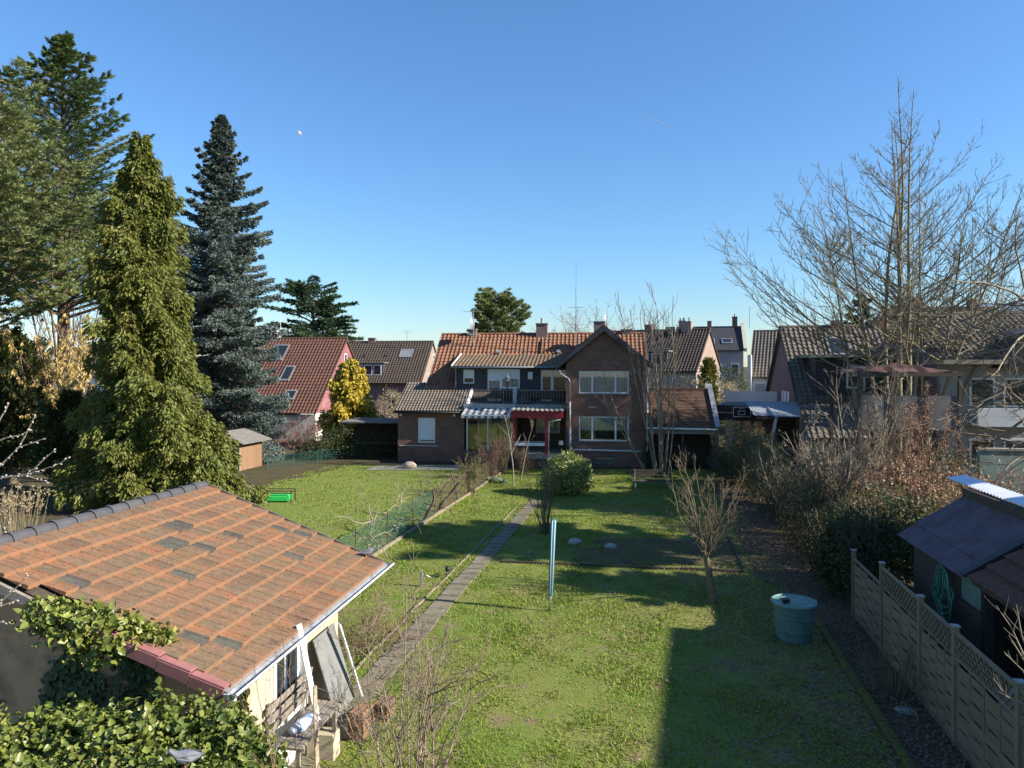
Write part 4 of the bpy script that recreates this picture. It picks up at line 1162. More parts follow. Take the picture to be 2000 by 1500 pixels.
MB().bar((-8.62, -0.54, 3.04), (-5.47, -0.54, 3.04), 0.05, 0.06).build('front_bar', M['white_paint'], aw)
for x in (-8.3, -5.8):
    MB().bar((x, 0.84, 3.25), (x, -0.5, 3.02), 0.04, 0.04).build('arm', M['steel'], aw)
# red porch canopy
po = thing('red_porch', 'dark red porch canopy on a red post beside the brick wing', 'porch', HO, -7)
pu = [(-5.55, -0.95), (-2.5, -0.95)]
box('fascia', M['red_paint'], po, -5.55, -2.5, -0.98, -0.92, 2.95, 3.36)
box('fascia', M['red_paint'], po, -2.56, -2.5, -0.92, 0.0, 2.95, 3.36); box('fascia', M['red_paint'], po, -5.55, -5.49, -0.92, 3.2, 2.95, 3.36)
cr = MB(); n = 88
M['fibre'] = mat('fibre_cement_sheet', (0.4, 0.37, 0.3), (0.32, 0.3, 0.25), 4, rough=0.9, dirt=(0.3, 0.31, 0.2), dscale=1.5)
for i in range(n + 1):
    x = -5.62 + 3.2 * i / n; z = 0.03 * math.sin(2 * math.pi * i / 8)
    cr.v += [(x, -1.08, 3.39 + z), (x, 3.15, 3.6 + z)]
for i in range(n): cr.f.append((2 * i, 2 * i + 2, 2 * i + 3, 2 * i + 1))
cr.build('corrugated_sheet', M['fibre'], po, smooth=True)
box('post', M['red_paint'], po, -3.55, -3.4, -0.92, -0.78, 0.8, 2.95); box('post', M['red_paint'], po, -5.52, -5.4, -0.92, -0.8, 0.8, 2.95)
MB().tube([(-2.62, -1.02, 2.88), (-3.3, -1.02, 2.74), (-3.34, -1.02, 0.3)], 0.035, 6).build('downpipe', M['white_pipe'], po, smooth=True)
box('parapet', M['white_paint'], po, -5.38, -3.56, -0.9, -0.84, 1.3, 1.48); box('parapet_rail', M['zinc'], po, -5.38, -3.56, -0.9, -0.84, 1.52, 1.56)
for k in range(7):
    x = -3.3 + k * 0.13; MB().tube([(x, -0.88, 0.8), (x, -0.88, 1.55)], 0.01, 4).build('railing_bar', M['black'], po)
MB().tube([(-3.36, -0.88, 1.56), (-2.4, -0.88, 1.56)], 0.02, 6).build('railing', M['black'], po)
box('letter_box', M['white_pipe'], po, -2.72, -2.48, -0.96, -0.84, 1.38, 1.62)
for k in range(3):
    box('step', M['concrete'], po, -3.3, -2.45, -1.3 - 0.28 * k, -1.0 - 0.28 * k, 0.0, 0.6 - 0.2 * k)
# small things on the terrace
b = MB().lathe([(0.3, 0), (0.33, 0.05), (0.33, 0.85), (0.36, 0.9), (0.3, 0.95), (0.05, 1.0)], n=16).build('storage_bin', M['wood_dark']); b.location = HW(-5.0, 2.5, 3.62); tag(b, 'dark round storage bin on the balcony by the wall', 'bin')
t = thing('side_cabinet', 'white narrow cabinet standing on the balcony beside the dark bin', 'cabinet', HW(-5.75, 2.6, 3.62), -7)
box('body', M['white_pipe'], t, -0.1, 0.14, -0.2, 0.2, 0, 1.0); box('top', M['white_paint'], t, -0.13, 0.17, -0.23, 0.23, 1.0, 1.04)
t = thing('patio_heater', 'balcony lantern lamp on a thin dark pole', 'lamp', HW(-6.15, 1.9, 3.62))
MB().tube([(0, 0, 0), (0, 0, 1.35)], 0.03, 6).build('pole', M['black'], t); MB().lathe([(0.05, 1.35), (0.14, 1.4), (0.16, 1.65), (0.12, 1.68), (0.03, 1.85)], n=8).build('lantern', M['steel'], t)
t = thing('garden_table', 'small dark slatted table on the balcony beside the door', 'table', HW(-6.9, 2.2, 3.62), -7)
box('top', M['wood_dark'], t, -0.1, 1.1, -0.3, 0.3, 0.68, 0.72)
for x in (0.0, 1.0):
    for y in (-0.24, 0.24): box('leg', M['black'], t, x - 0.02, x + 0.02, y - 0.02, y + 0.02, 0, 0.68)
b = MB().box(-0.35, 0.35, -0.25, 0.25, 0, 0.45).build('planter', M['wood_dark'], bevel=0.02); b.location = HW(-5.05, 1.65, 3.62); b.rotation_euler.z = HA; tag(b, 'dark planter box standing at the balcony railing', 'planter')
t = thing('bird_table', 'stone bird bath bowl standing by the brick wall', 'bird bath', HW(-1.35, -2.0))
MB().lathe([(0.22, 0), (0.2, 0.06), (0.11, 0.12), (0.1, 0.4), (0.16, 0.45)], n=14).build('pedestal', M['concrete'], t, smooth=False)
MB().lathe([(0.18, 0.45), (0.42, 0.62), (0.46, 0.66), (0.42, 0.68), (0.1, 0.6)], n=18).build('bowl', M['concrete'], t)
# chimneys, vents and aerials of the house
chimney(house, -4.85, -4.05, 7.8, 8.5, 7.9, 9.0, M['brick_purple'], 1)
chimney(house, -9.7, -9.2, 7.9, 8.4, 7.9, 8.62, M['brick_purple'], 0)
chimney(house, -0.75, 0.0, 6.0, 6.7, 7.5, 9.0, M['brick_purple'], 0)
chimney(house, 1.2, 1.9, 8.0, 8.5, 7.9, 8.55, M['brick_purple'], 0)
for x, y in ((-7.3, 5.9 + 0.4), (-3.15, 6.3)):
    z = EZm + (y - ET) / (RT - ET) * (RZm - EZm)
    MB().tube([(x, y, z), (x, y - 0.15, z + 0.22)], [0.13, 0.16], 8).build('roof_vent', M['zinc'], house)
MB().bar((-4.4, 6.2, 6.9), (-4.4, 7.4, 7.85), 0.08, 0.1).build('roof_ladder', M['black'], house)
t = aerial('steel aerial mast with dish on the red roof beside the pine', HW(-9.2, 6.9, 7.5), 2.5, [(2.35, 0.75, 0.15, 7), (0.75, 0.5, 0.5, 0)], (1.5, 0.42, 1.2))
t = aerial('tall thin aerial mast with crossbars rising left of the brick gable', HW(-1.95, 6.0, 7.0), 4.4, [(3.0, 0.55, 0.12, 3), (1.85, 0.6, 0.2, 3)])
MB().tube([(0, 0, 4.4), (0, 0, 6.1)], 0.012, 4).build('whip', M['steel'], t)
aerial('grey satellite dish on the brick gable chimney', HW(0.15, 6.35, 8.55), 0.9, [(0.75, 0.1, 0.0, 0)], (0.62, 0.4, 1.15))
# garage extension right of the wing
gx0, gx1 = 2.45, 6.2
gar = thing('garage_annex', 'low annex with small brown tiles right of the brick wing', 'annex', HO, -7)
GU = Vector((0, 1.7 + 1.2, 4.55 - 2.5)); gl_ = GU.length
gr = MB().prism([(gx0, -1.2, 2.47), (gx0, 1.7, 4.52), (gx0, 1.7, 4.4), (gx0, -1.2, 2.35)], (gx1 - gx0, 0, 0)).build('roof', M['wood_dark'], gar)
tile_field(gr, (gx0, -1.2, 2.48), (1, 0, 0), GU, gx1 - gx0, gl_, 0.15, 0.14, M['tile_flat'], kind='flat')
MB().prism([(gx1, -1.25, 2.45), (gx1, 1.75, 4.58), (gx1, 4.6, 2.6), (gx1, 4.6, 0.0), (gx1, -0.9, 0.0), (gx1, -0.9, 2.3)], (0.2, 0, 0)).build('side_wall', M['brick_purple'], gar)
MB().bar((gx1 + 0.08, -1.3, 2.52), (gx1 + 0.08, 1.7, 4.66), 0.28, 0.14).build('verge', M['zinc'], gar)
box('ridge', M['tile_rust'], gar, gx0, gx1, 1.6, 1.85, 4.5, 4.66)
gutter(gar, (gx0 - 0.1, -1.28, 2.45), (gx1 + 0.1, -1.28, 2.4), M['white_pipe'])
box('beam', M['wood_grey'], gar, gx0, gx1, -1.1, -0.95, 2.12, 2.33)
box('back_wall', M['wood_dark'], gar, gx0, gx1, 1.2, 1.4, 0, 2.4)
for x in (gx0 + 0.05, 4.3, gx1 - 0.2):
    box('post', M['wood_dark'], gar, x, x + 0.12, -1.08, -0.96, 0, 2.12)
box('chimney', M['render_white'], gar, gx1 - 0.1, gx1 + 0.3, 2.2, 2.6, 4.0, 4.9)

# ================================================================== NEIGHBOURING HOUSES
def gable_house(name, label, loc, deg, L, D, ez, rz, wall, gable, roofm, tw=0.3, tl=0.36, over=0.35, kind='pan', single=0, tiles=True, group=None, msingle=None, back_e=None):
    """box house: local x along the ridge (0..L), y depth (0..D), ridge at D/2"""
    t = thing(name, label, 'house', loc, deg, group)
    box('wall', wall, t, 0, L, 0, 0.3, 0, ez); box('wall', wall, t, 0, L, D - 0.3, D, 0, ez)
    s = (rz - ez) / (D / 2 + over)
    zw = ez + s * over
    for x in (0.0, L - 0.3):
        MB().prism([(x, 0.3, 0), (x, D - 0.3, 0), (x, D - 0.3, ez), (x, D, zw), (x, D / 2, rz - 0.05), (x, 0, zw), (x, 0.3, ez)][::-1] if False else
                   [(x, 0.302, 0), (x, D - 0.302, 0), (x, D - 0.302, zw), (x, D / 2, rz - 0.1), (x, 0.302, zw)][::-1], (0.3, 0, 0)).build('gable_wall', gable, t)
    r = MB().prism([(-0.15, -over, ez), (-0.15, D / 2, rz), (-0.15, D / 2, rz - 0.12), (-0.15, -over, ez - 0.12)], (L + 0.3, 0, 0)).build('roof', roofm, t)
    MB().prism([(-0.15, D + over, ez), (-0.15, D / 2, rz), (-0.15, D / 2, rz - 0.12), (-0.15, D + over, ez - 0.12)][::-1], (L + 0.3, 0, 0)).build('back_roof', roofm, t)
    up = Vector((0, D / 2 + over, rz - ez))
    if tiles:
        tile_field(r, (-0.15, -over, ez + 0.01), (1, 0, 0), up, L + 0.3, up.length, tw, tl, roofm, msingle, single, kind)
        MB().tube([(-0.15, D / 2, rz + 0.02), (L + 0.15, D / 2, rz + 0.02)], 0.11, 8).build('ridge', roofm, r)
    return t, s, over, ez


def skylight(parent, x0, x1, y0, y1, s, over, ez, m=None):
    """roof window lying in the front slope between depth y0 and y1"""
    P = lambda x, y, h: Vector((x, y, ez + s * (y + over))) + Vector((0, -s, 1)).normalized() * h
    f = MB()
    for a, b, c, d in ((x0, x1, y0, y0 + 0.12), (x0, x1, y1 - 0.1, y1), (x0, x0 + 0.09, y0 + 0.12, y1 - 0.1), (x1 - 0.09, x1, y0 + 0.12, y1 - 0.1)):
        f.prism([P(a, c, 0.13), P(b, c, 0.13), P(b, d, 0.13), P(a, d, 0.13)], Vector((0, s, -1)).normalized() * 0.16)
    w = f.build('skylight', M['zinc'], parent)
    MB().add([P(x0, y0, 0.1), P(x1, y0, 0.1), P(x1, y1, 0.1), P(x0, y1, 0.1)], [(0, 1, 2, 3)]).build('pane', m or M['glass'], w)
    return w


# ---- pink gabled house: near eave corner of its gable at the photo's (590,805)
pk_deg = -9
c_ = at(616, 803, 57)
PL, PD = 11.0, 12.5
def frame_origin(corner, deg, lx, ly):
    a = math.radians(deg); return Vector((corner.x - lx * math.cos(a) + ly * math.sin(a), corner.y - lx * math.sin(a) - ly * math.cos(a), 0))
ph, s_, ov, ez = gable_house('pink_house', 'house with rust red tiled roof and faded pink gable beyond the lawn', frame_origin(c_, pk_deg, PL, 0), pk_deg, PL, PD, 2.2, 8.45, M['render_white'], M['render_pink'], M['tile_rust'], 0.3, 0.36)
for (x0, x1, y0, y1) in ((4.6, 6.1, 4.1, 5.6), (6.7, 7.6, 2.3, 3.6), (7.8, 8.8, 0.7, 1.5), (2.2, 3.2, 1.8, 3.0)):
    skylight(ph, x0, x1, y0, y1, s_, ov, ez, M['glass'])
for y, z in ((6.2, 6.6), (3.9, 3.9), (8.6, 3.9)):
    w_ = MB().box(PL, PL + 0.03, y - 0.28, y + 0.28, z - 0.5, z + 0.5).build('window', M['white_paint'], ph); box('pane', M['glass'], w_, PL + 0.031, PL + 0.04, y - 0.2, y + 0.2, z - 0.42, z + 0.42)
MB().prism([(PL + 0.012, 0.3, 0), (PL + 0.012, 7.5, 0), (PL + 0.012, 7.5, 2.2), (PL + 0.012, 1.2, 2.2), (PL + 0.012, 0.3, 2.2)], (0.05, 0, 0)).build('white_base', M['render_white'], ph)
MB().tube([(PL - 1.0, -0.55, 2.15), (PL + 0.1, -0.55, 2.15)], 0.06, 6).build('gutter', M['white_pipe'], ph)
chimney(ph, 4.0, 4.6, 6.0, 6.6, 8.1, 9.2, M['render_white'], 0)
aerial('thin pale mast on the pink gabled house', ph.matrix_basis @ Vector((0, 0, 0)) if False else at(548, 655, 62), 1.5, [(1.3, 0.4, 0.2, 3)], m=M['white_pipe'])

# ---- dark roofed house behind it
c_ = at(822, 748, 74)
dh, s_, ov, ez = gable_house('dark_roofed_house', 'house with dark brown roof, flat dormer and tan gable behind the brick house', frame_origin(c_, -8, 11.5, 0), -8, 11.5, 9.5, 4.2, 8.7, M['brick_purple'], M['brick_tan'], M['tile_dark'], 0.3, 0.36)
skylight(dh, 8.3, 9.7, 2.7, 3.7, s_, ov, ez, M['zinc'])
dm = box('dormer', M['slate_clad'], dh, 4.0, 7.2, 0.6, 3.2, 4.9, 6.3); box('dormer_top', M['felt'], dm, 3.8, 7.4, 0.4, 3.4, 6.3, 6.4)
for k in range(3):
    x = 4.2 + k * 1.0
    f = box('dormer_window', M['white_paint'], dm, x, x + 0.85, 0.55, 0.599, 5.05, 6.15); box('pane', M['glass'], f, x + 0.08, x + 0.77, 0.54, 0.549, 5.15, 6.05)
for x in (5.0, 8.3):
    f = box('window', M['white_paint'], dh, x, x + 1.3, -0.05, -0.002, 1.6, 2.9); box('pane', M['glass'], f, x + 0.1, x + 1.2, -0.06, -0.051, 1.7, 2.8)
for y, z, hh in ((3.2, 4.6, 0.6), (5.4, 6.9, 0.4)):
    f = MB().box(11.5, 11.53, y - 0.4, y + 0.4, z - hh, z + hh).build('window', M['white_paint'], dh); box('pane', M['glass'], f, 11.531, 11.54, y - 0.3, y + 0.3, z - hh + 0.1, z + hh - 0.1)
for x in (4.4, 6.8):
    MB().tube([(x, 2.9, 6.7), (x, 2.8, 7.2)], 0.12, 6).build('roof_vent', M['black'], dh)
aerial('small twin bar aerial on the dark roofed house', at(795, 661, 78), 0.9, [(0.6, 0.5, 0.1, 3), (0.85, 0.45, 0.2, 3)])
chimney(dh, 4.2, 5.0, 4.5, 5.1, 8.4, 9.1, M['brick_purple'], 0)

# ---- houses right of the brick house, far row
c_ = at(1360, 722, 66)
eh, s_, ov, ez = gable_house('gabled_house', 'house with dark tiles and tan brick gable behind the multi-stemmed tree', frame_origin(c_, -30, 12.0, 0), -30, 12.0, 9.0, 5.5, 9.6, M['render_grey'], M['brick_tan'], M['tile_dark'], 0.3, 0.36)
dm = box('dormer', M['slate_clad'], eh, 3.0, 9.0, 0.6, 3.2, 6.1, 7.4); box('dormer_top', M['zinc'], dm, 2.8, 9.2, 0.4, 3.4, 7.4, 7.5)
for k in range(4):
    f = box('dormer_window', M['white_paint'], dm, 3.3 + k * 1.4, 4.4 + k * 1.4, 0.55, 0.599, 6.25, 7.25); box('pane', M['glass'], f, 3.4 + k * 1.4, 4.3 + k * 1.4, 0.54, 0.549, 6.35, 7.15)
chimney(eh, 9.3, 10.3, 4.2, 4.8, 9.3, 10.4, M['brick_tan'], 2); chimney(eh, 5.5, 6.3, 4.3, 4.8, 9.3, 10.2, M['brick_red'], 1)
aerial('grey dish and aerial on the house with tan brick gable', at(1322, 650, 71), 0.7, [(0.75, 0.5, 0.1, 3)], (0.45, 0.42, 1.2))

c_ = at(1452, 684, 84)
fh, s_, ov, ez = gable_house('slate_roofed_house', 'pale grey house with black slate roof and two skylights', frame_origin(c_, -14, 9.0, 0), -14, 9.0, 9.5, 7.9, 11.0, M['render_grey'], M['render_cream'], M['slate_roof'], tiles=False)
for x in (4.6, 6.6):
    skylight(fh, x, x + 1.2, 0.9, 1.9, s_, ov, ez)
for x, z in ((5.6, 5.6), (7.6, 5.6), (5.6, 2.6)):
    f = box('window', M['white_paint'], fh, x, x + 0.9, -0.05, -0.002, z - 0.7, z + 0.7); box('pane', M['glass'], f, x + 0.1, x + 0.8, -0.06, -0.051, z - 0.6, z + 0.6)
MB().prism([(9.0, -0.5, 7.7), (9.0, 4.75, 11.15), (9.0, 4.75, 11.5), (9.0, -0.5, 8.1)], (0.35, 0, 0)).build('fire_wall', M['render_cream'], fh)
chimney(fh, 1.5, 2.3, 4.4, 5.0, 10.7, 11.7, M['brick_red'], 2); chimney(fh, 8.0, 8.6, 4.4, 5.0, 10.8, 12.1, M['brick_red'], 1); chimney(fh, 5.0, 5.5, 4.4, 4.9, 10.8, 11.6, M['brick_red'], 0)
aerial('thin aerial on the black slate roof by its chimney', at(1464, 634, 88), 2.2, [(2.0, 0.4, 0.2, 3), (1.5, 0.3, 0.2, 0)])

c_ = at(1462, 770, 64)
wh, s_, ov, ez = gable_house('white_gabled_house', 'narrow house with white rendered gable and grey tiles', frame_origin(c_, -24, 0.0, 0) + Vector((0.2, 0, 0)), -24, 7.0, 8.0, 5.0, 9.3, M['render_white'], M['render_white'], M['tile_grey'], 0.3, 0.36)
box('white_side', M['render_white'], wh, -0.2, 0.1, -0.8, 0.0, 0, 7.0)
f = box('window', M['grey_paint'], wh, 0.4, 1.2, -0.05, -0.002, 3.0, 4.4)

# ---- grey tiled house on the right, seen behind the bare tree
gdeg = -10
c_ = at(1560, 790, 42)
G_o = Vector((c_.x, c_.y, 0))
gh, s_, ov, ez = gable_house('grey_tiled_house', 'house with weathered grey pantiles, flat dormer and purple brick gable', G_o, gdeg, 10.5, 9.6, 4.0, 8.55, M['brick_purple'], M['brick_purple'], M['tile_grey'], 0.3, 0.36, msingle=None)
dm = box('dormer', M['slate_clad'], gh, 0.9, 6.2, -0.1, 3.0, 4.3, 6.5)
box('dormer_top', mat('lichen_felt', (0.3, 0.32, 0.26), (0.22, 0.24, 0.19), 2), dm, 0.5, 6.5, -0.6, 3.4, 6.5, 6.68)
for x0, x1 in ((2.6, 3.6), (4.0, 4.8)):
    f = box('dormer_window', M['white_paint'], dm, x0, x1, -0.16, -0.102, 4.7, 6.05); box('pane', M['glass'], f, x0 + 0.1, x1 - 0.1, -0.17, -0.161, 4.8, 5.4); box('shutter', M['white_pipe'], f, x0 + 0.1, x1 - 0.1, -0.17, -0.161, 5.42, 5.95)
skylight(gh, 2.4, 3.7, 2.6, 3.9, s_, ov, ez); skylight(gh, 7.4, 8.4, 2.4, 3.5, s_, ov, ez)
for y in (2.9, 3.8, 4.6):
    f = MB().box(-0.04, 0.0, y - 0.25, y + 0.25, 3.0, 4.4).build('window', M['white_paint'], gh)
chimney(gh, 5.6, 6.3, 4.5, 5.1, 8.2, 9.1, M['brick_red'], 1); chimney(gh, 3.0, 3.6, 4.5, 5.0, 8.2, 8.9, M['brick_red'], 0)
MB().bar((-0.2, -0.35, 3.98), (-0.2, 4.8, 8.55), 0.05, 0.22).build('verge_board', M['black'], gh); MB().bar((-0.2, 9.95, 3.98), (-0.2, 4.8, 8.55), 0.05, 0.22).build('verge_board', M['black'], gh)
# ---- house at the right edge
c_ = at(1835, 705, 37)
rh, s_, ov, ez = gable_house('edge_house', 'house with grey pantiles and pale flat canopy at the far side of the bare tree', Vector((c_.x, c_.y, 0)), -10, 9.0, 9.0, 6.4, 9.0, M['render_grey'], M['brick_purple'], M['tile_grey'], 0.3, 0.36)
box('canopy', mat('cream_canopy', (0.36, 0.31, 0.21), (0.3, 0.25, 0.18), 3), rh, -0.3, 2.6, -1.3, 0.2, 6.1, 6.32)
MB().prism([(2.4, -1.2, 5.9), (8.8, -1.2, 5.9), (8.8, -1.2, 6.6), (5.0, -1.2, 8.1), (3.4, -1.2, 7.6)], (0, 4.0, 0)).build('dark_gable', M['slate_roof'], rh)
box('balcony', M['render_white'], rh, 1.2, 4.4, -1.5, -1.35, 3.0, 3.9); box('balcony_floor', M['concrete'], rh, 1.2, 4.4, -1.35, 0.0, 2.9, 3.05)
for x in (1.4, 3.0):
    f = box('window', M['white_paint'], rh, x, x + 1.2, -0.06, -0.002, 3.9, 5.4); box('pane', M['glass'], f, x + 0.1, x + 1.1, -0.07, -0.061, 4.0, 5.3)
    f = box('window', M['white_paint'], rh, x, x + 1.2, -0.06, -0.002, 0.8, 2.3); box('pane', M['glass'], f, x + 0.1, x + 1.1, -0.07, -0.061, 0.9, 2.2)
c_ = at(1765, 640, 58)
bh, s_, ov, ez = gable_house('tall_dark_house', 'taller house with dark roof showing above the grey pantiles', Vector((c_.x, c_.y, 0)), -6, 9.0, 8.0, 8.6, 11.0, M['brick_purple'], M['brick_tan'], M['tile_dark'], 0.3, 0.36)
chimney(bh, 2.5, 3.2, 3.8, 4.4, 10.6, 11.9, M['brick_red'], 1); chimney(bh, 7.0, 7.6, 3.8, 4.4, 10.6, 11.7, M['brick_red'], 1)
c_ = at(1952, 626, 66)
sh, s_, ov, ez = gable_house('solar_house', 'far house with bluish roof at the edge of the picture', Vector((c_.x, c_.y, 0)), -4, 10.0, 9.0, 10.2, 12.2, M['render_white'], M['render_white'], mat('blue_panel_roof', (0.16, 0.19, 0.25), (0.1, 0.13, 0.18), 2, rough=0.3), tiles=False)

# ---- far row of roofs closing the horizon between the houses
for i, (px, py, Y, L_, rz_, lab) in enumerate(((1255, 700, 105, 14, 11.0, 'distant brown roofed house above the annex ridge'), (1600, 660, 95, 16, 11.4, 'distant brown roofed house behind the grey pantiles'), (880, 690, 110, 16, 9.4, 'distant house hidden behind the brick house ridge'), (470, 700, 105, 18, 9.0, 'distant house behind the pink gabled house'), (90, 700, 95, 18, 8.6, 'distant pale house glimpsed behind the tall conifers'))):
    c_ = at(px, py, Y); gable_house('distant_house', lab, Vector((c_.x, c_.y, 0)), -8 - i, L_, 9, rz_ - 4, rz_, M['render_white'] if i in (4,) else M['render_grey'], M['brick_tan'], M['tile_dark'], tiles=False)

# ================================================================== RIGHT NEIGHBOUR'S YARD
# carport with black fascia and basketball board
cp = gnd(1395, 905)
c0 = at(1392, 820, 45.5); c1 = at(1545, 820, 43.5)
car = thing('carport', 'flat black carport with pale wall top behind the hedge', 'carport', (c0.x, c0.y, 0), math.degrees(math.atan2(c1.y - c0.y, c1.x - c0.x)))
cl = (Vector((c1.x, c1.y)) - Vector((c0.x, c0.y))).length
box('fascia', M['black'], car, 0, cl, 0, 0.08, 2.55, 3.5); box('roof', M['felt'], car, 0, cl, 0.08, 5.0, 3.35, 3.5)
box('fascia_strip', M['zinc'], car, 0, cl, -0.02, -0.001, 3.02, 3.08)
box('back_wall', M['render_white'], car, 0, cl, 5.0, 5.2, 0, 4.25)
for x in (0.05, cl / 2, cl - 0.2): box('post', M['black'], car, x, x + 0.14, 0.1, 0.24, 0, 3.35)
wv = MB(); nn = 60
for i in range(nn + 1):
    x = cl * i / nn; wv.v += [(x, -0.03, 3.52 + 0.025 * math.sin(i * 1.6)), (x, 0.6, 3.56 + 0.025 * math.sin(i * 1.6))]
for i in range(nn): wv.f.append((2 * i, 2 * i + 2, 2 * i + 3, 2 * i + 1))
wv.build('corrugated_edge', M['black'], car)
bp_ = at(1449, 805, 43.9)
bb = thing('basketball_hoop', 'black basketball backboard with white outlines and ring', 'basketball hoop', (bp_.x, bp_.y, 0), -8)
zc = bp_.z
box('backboard', mat('backboard_black', (0.012, 0.014, 0.025), rough=0.3), bb, -0.52, 0.52, 0, 0.04, zc - 0.3, zc + 0.32)
ob = MB()
for a, b, c, d in ((-0.52, 0.52, 0.29, 0.32), (-0.52, 0.52, -0.3, -0.27), (-0.52, -0.49, -0.27, 0.29), (0.49, 0.52, -0.27, 0.29)): ob.box(a, b, -0.012, -0.001, zc + c, zc + d)
ob.build('outline', M['white_paint'], bb)
ob = MB()
for a, b, c, d in ((-0.22, 0.2, 0.06, 0.09), (-0.22, 0.2, -0.17, -0.14), (-0.22, -0.19, -0.14, 0.06), (0.17, 0.2, -0.14, 0.06)): ob.box(a, b, -0.012, -0.001, zc + c, zc + d)
ob.build('target_square', M['white_paint'], bb)
MB().box(-0.15, 0.17, -0.012, -0.001, zc + 0.2, zc + 0.225).build('lettering_line', M['white_pipe'], bb)
MB().tube([(0.22 * math.cos(q * math.pi / 10), -0.27 + 0.22 * math.sin(q * math.pi / 10), zc - 0.22) for q in range(21)], 0.012, 5).build('ring', M['red_paint'], bb)
MB().tube([(0, 0.06, 0), (0, 0.06, zc)], 0.05, 8).build('pole', M['black'], bb)
# lean-to with corrugated roof and slanted white post
l0 = at(1490, 800, 41.0)
lt = thing('lean_to', 'lean-to with pale corrugated roof and slanted white post against the purple gable', 'lean-to', (l0.x, l0.y, 0), -9)
lr = MB(); nn = 64
for i in range(nn + 1):
    x = -0.6 + 3.6 * i / nn; z = 0.02 * math.sin(i * 2.1)
    lr.v += [(x, -1.6 + (0.9 if x < 0.4 else 0), 3.2 + z), (x, 2.5, 3.85 + z)]
for i in range(nn): lr.f.append((2 * i, 2 * i + 2, 2 * i + 3, 2 * i + 1))
lr.build('corrugated_sheet', mat('grey_corrugated', (0.3, 0.33, 0.35), (0.22, 0.24, 0.25), 4, rough=0.6), lt, smooth=True)
MB().bar((0.0, -0.9, 0.0), (0.55, -0.9, 3.15), 0.2, 0.12).build('post', M['white_pipe'], lt)
box('back_wall', M['wood_dark'], lt, 0.4, 3.0, 2.3, 2.5, 0, 3.7)
box('beam', M['wood_dark'], lt, -0.5, 3.0, -0.95, -0.85, 3.0, 3.14)
# small tiled outhouse
oh = at(1580, 850, 36.5)
ou = thing('tiled_outhouse', 'small outhouse with steep weathered pantiles behind the bare shrubs', 'outhouse', (oh.x, oh.y, 0), -10)
OU = Vector((0, 2.2, 1.6))
r_ = MB().prism([(0, 0, 2.3), (0, 2.2, 3.9), (0, 2.2, 3.8), (0, 0, 2.2)], (3.0, 0, 0)).build('roof', M['wood_dark'], ou)
tile_field(r_, (0, 0, 2.31), (1, 0, 0), OU, 3.0, OU.length, 0.3, 0.34, M['tile_grey'])
box('wall', M['brick_tan'], ou, 0.1, 2.9, 0.25, 0.45, 0, 2.3); box('wall', M['brick_tan'], ou, 0.1, 0.3, 0.45, 2.4, 0, 2.4); box('back_wall', M['brick_tan'], ou, 0.1, 2.9, 2.4, 2.6, 0, 3.8)
# gazebo with sagging brown roof
M['gz_panel'] = mat('gazebo_panel', (0.11, 0.1, 0.095), (0.16, 0.15, 0.14), 2, rough=0.9)
gz = at(1742, 790, 33)
ga = thing('gazebo', 'garden gazebo with sagging brown felt roof behind the bare twigs', 'gazebo', (gz.x, gz.y, 0), -6)
rr = MB(); nx_, ny_ = 16, 10; w2, d2 = 2.2, 1.9
for j in range(ny_ + 1):
    for i in range(nx_ + 1):
        x = -w2 + 2 * w2 * i / nx_; y = -d2 + 2 * d2 * j / ny_
        e = min(1 - abs(x) / w2, 1 - abs(y) / d2); rr.v.append((x, y, 5.72 + 0.42 * e + 0.05 * math.sin(x * 4 + y * 2.2) + 0.04 * math.sin(x * 9)))
for j in range(ny_):
    for i in range(nx_):
        a = j * (nx_ + 1) + i; rr.f.append((a, a + 1, a + nx_ + 2, a + nx_ + 1))
rr.build('roof', mat('brown_felt', (0.065, 0.032, 0.028), (0.1, 0.052, 0.043), 3, rough=0.9, bump=0.5, bscale=8), ga)
for x in (-2.1, -0.7, 0.7, 2.1):
    box('post', M['wood_dark'], ga, x - 0.07, x + 0.07, -1.85, -1.71, 0, 5.72); box('post', M['wood_dark'], ga, x - 0.07, x + 0.07, 1.71, 1.85, 0, 5.72)
for x0, x1 in ((-2.03, -0.77), (-0.63, 0.63), (0.77, 2.03)):
    box('panel', M['gz_panel'], ga, x0, x1, -1.8, -1.76, 3.2, 4.7)
MB().box(-2.2, 2.2, -1.9, -1.84, 5.55, 5.72).build('fascia', M['wood_dark'], ga)
# painted old wall and white board at the far right
b = at(1930, 930, 27); t = thing('garden_wall', 'mouldy pale green wall behind the copper hedge', 'wall', (b.x, b.y, 0), -8)
box('face', mat('mouldy_green_wall', (0.3, 0.38, 0.34), (0.16, 0.22, 0.19), 2, rough=0.9, dirt=(0.1, 0.1, 0.08)), t, -0.3, 1.5, 0, 0.2, 0, 2.8); box('coping', M['concrete'], t, -0.35, 1.55, -0.04, 0.24, 2.8, 2.88)

# ================================================================== RIGHT SHED BEHIND THE FENCE
sa = math.degrees(math.atan2(-0.2, 1.0)); 
ks = thing('corrugated_shed', 'dark shed with purple brown corrugated roof behind the woven fence', 'shed', (8.3, 13.16, 0), -10.5)
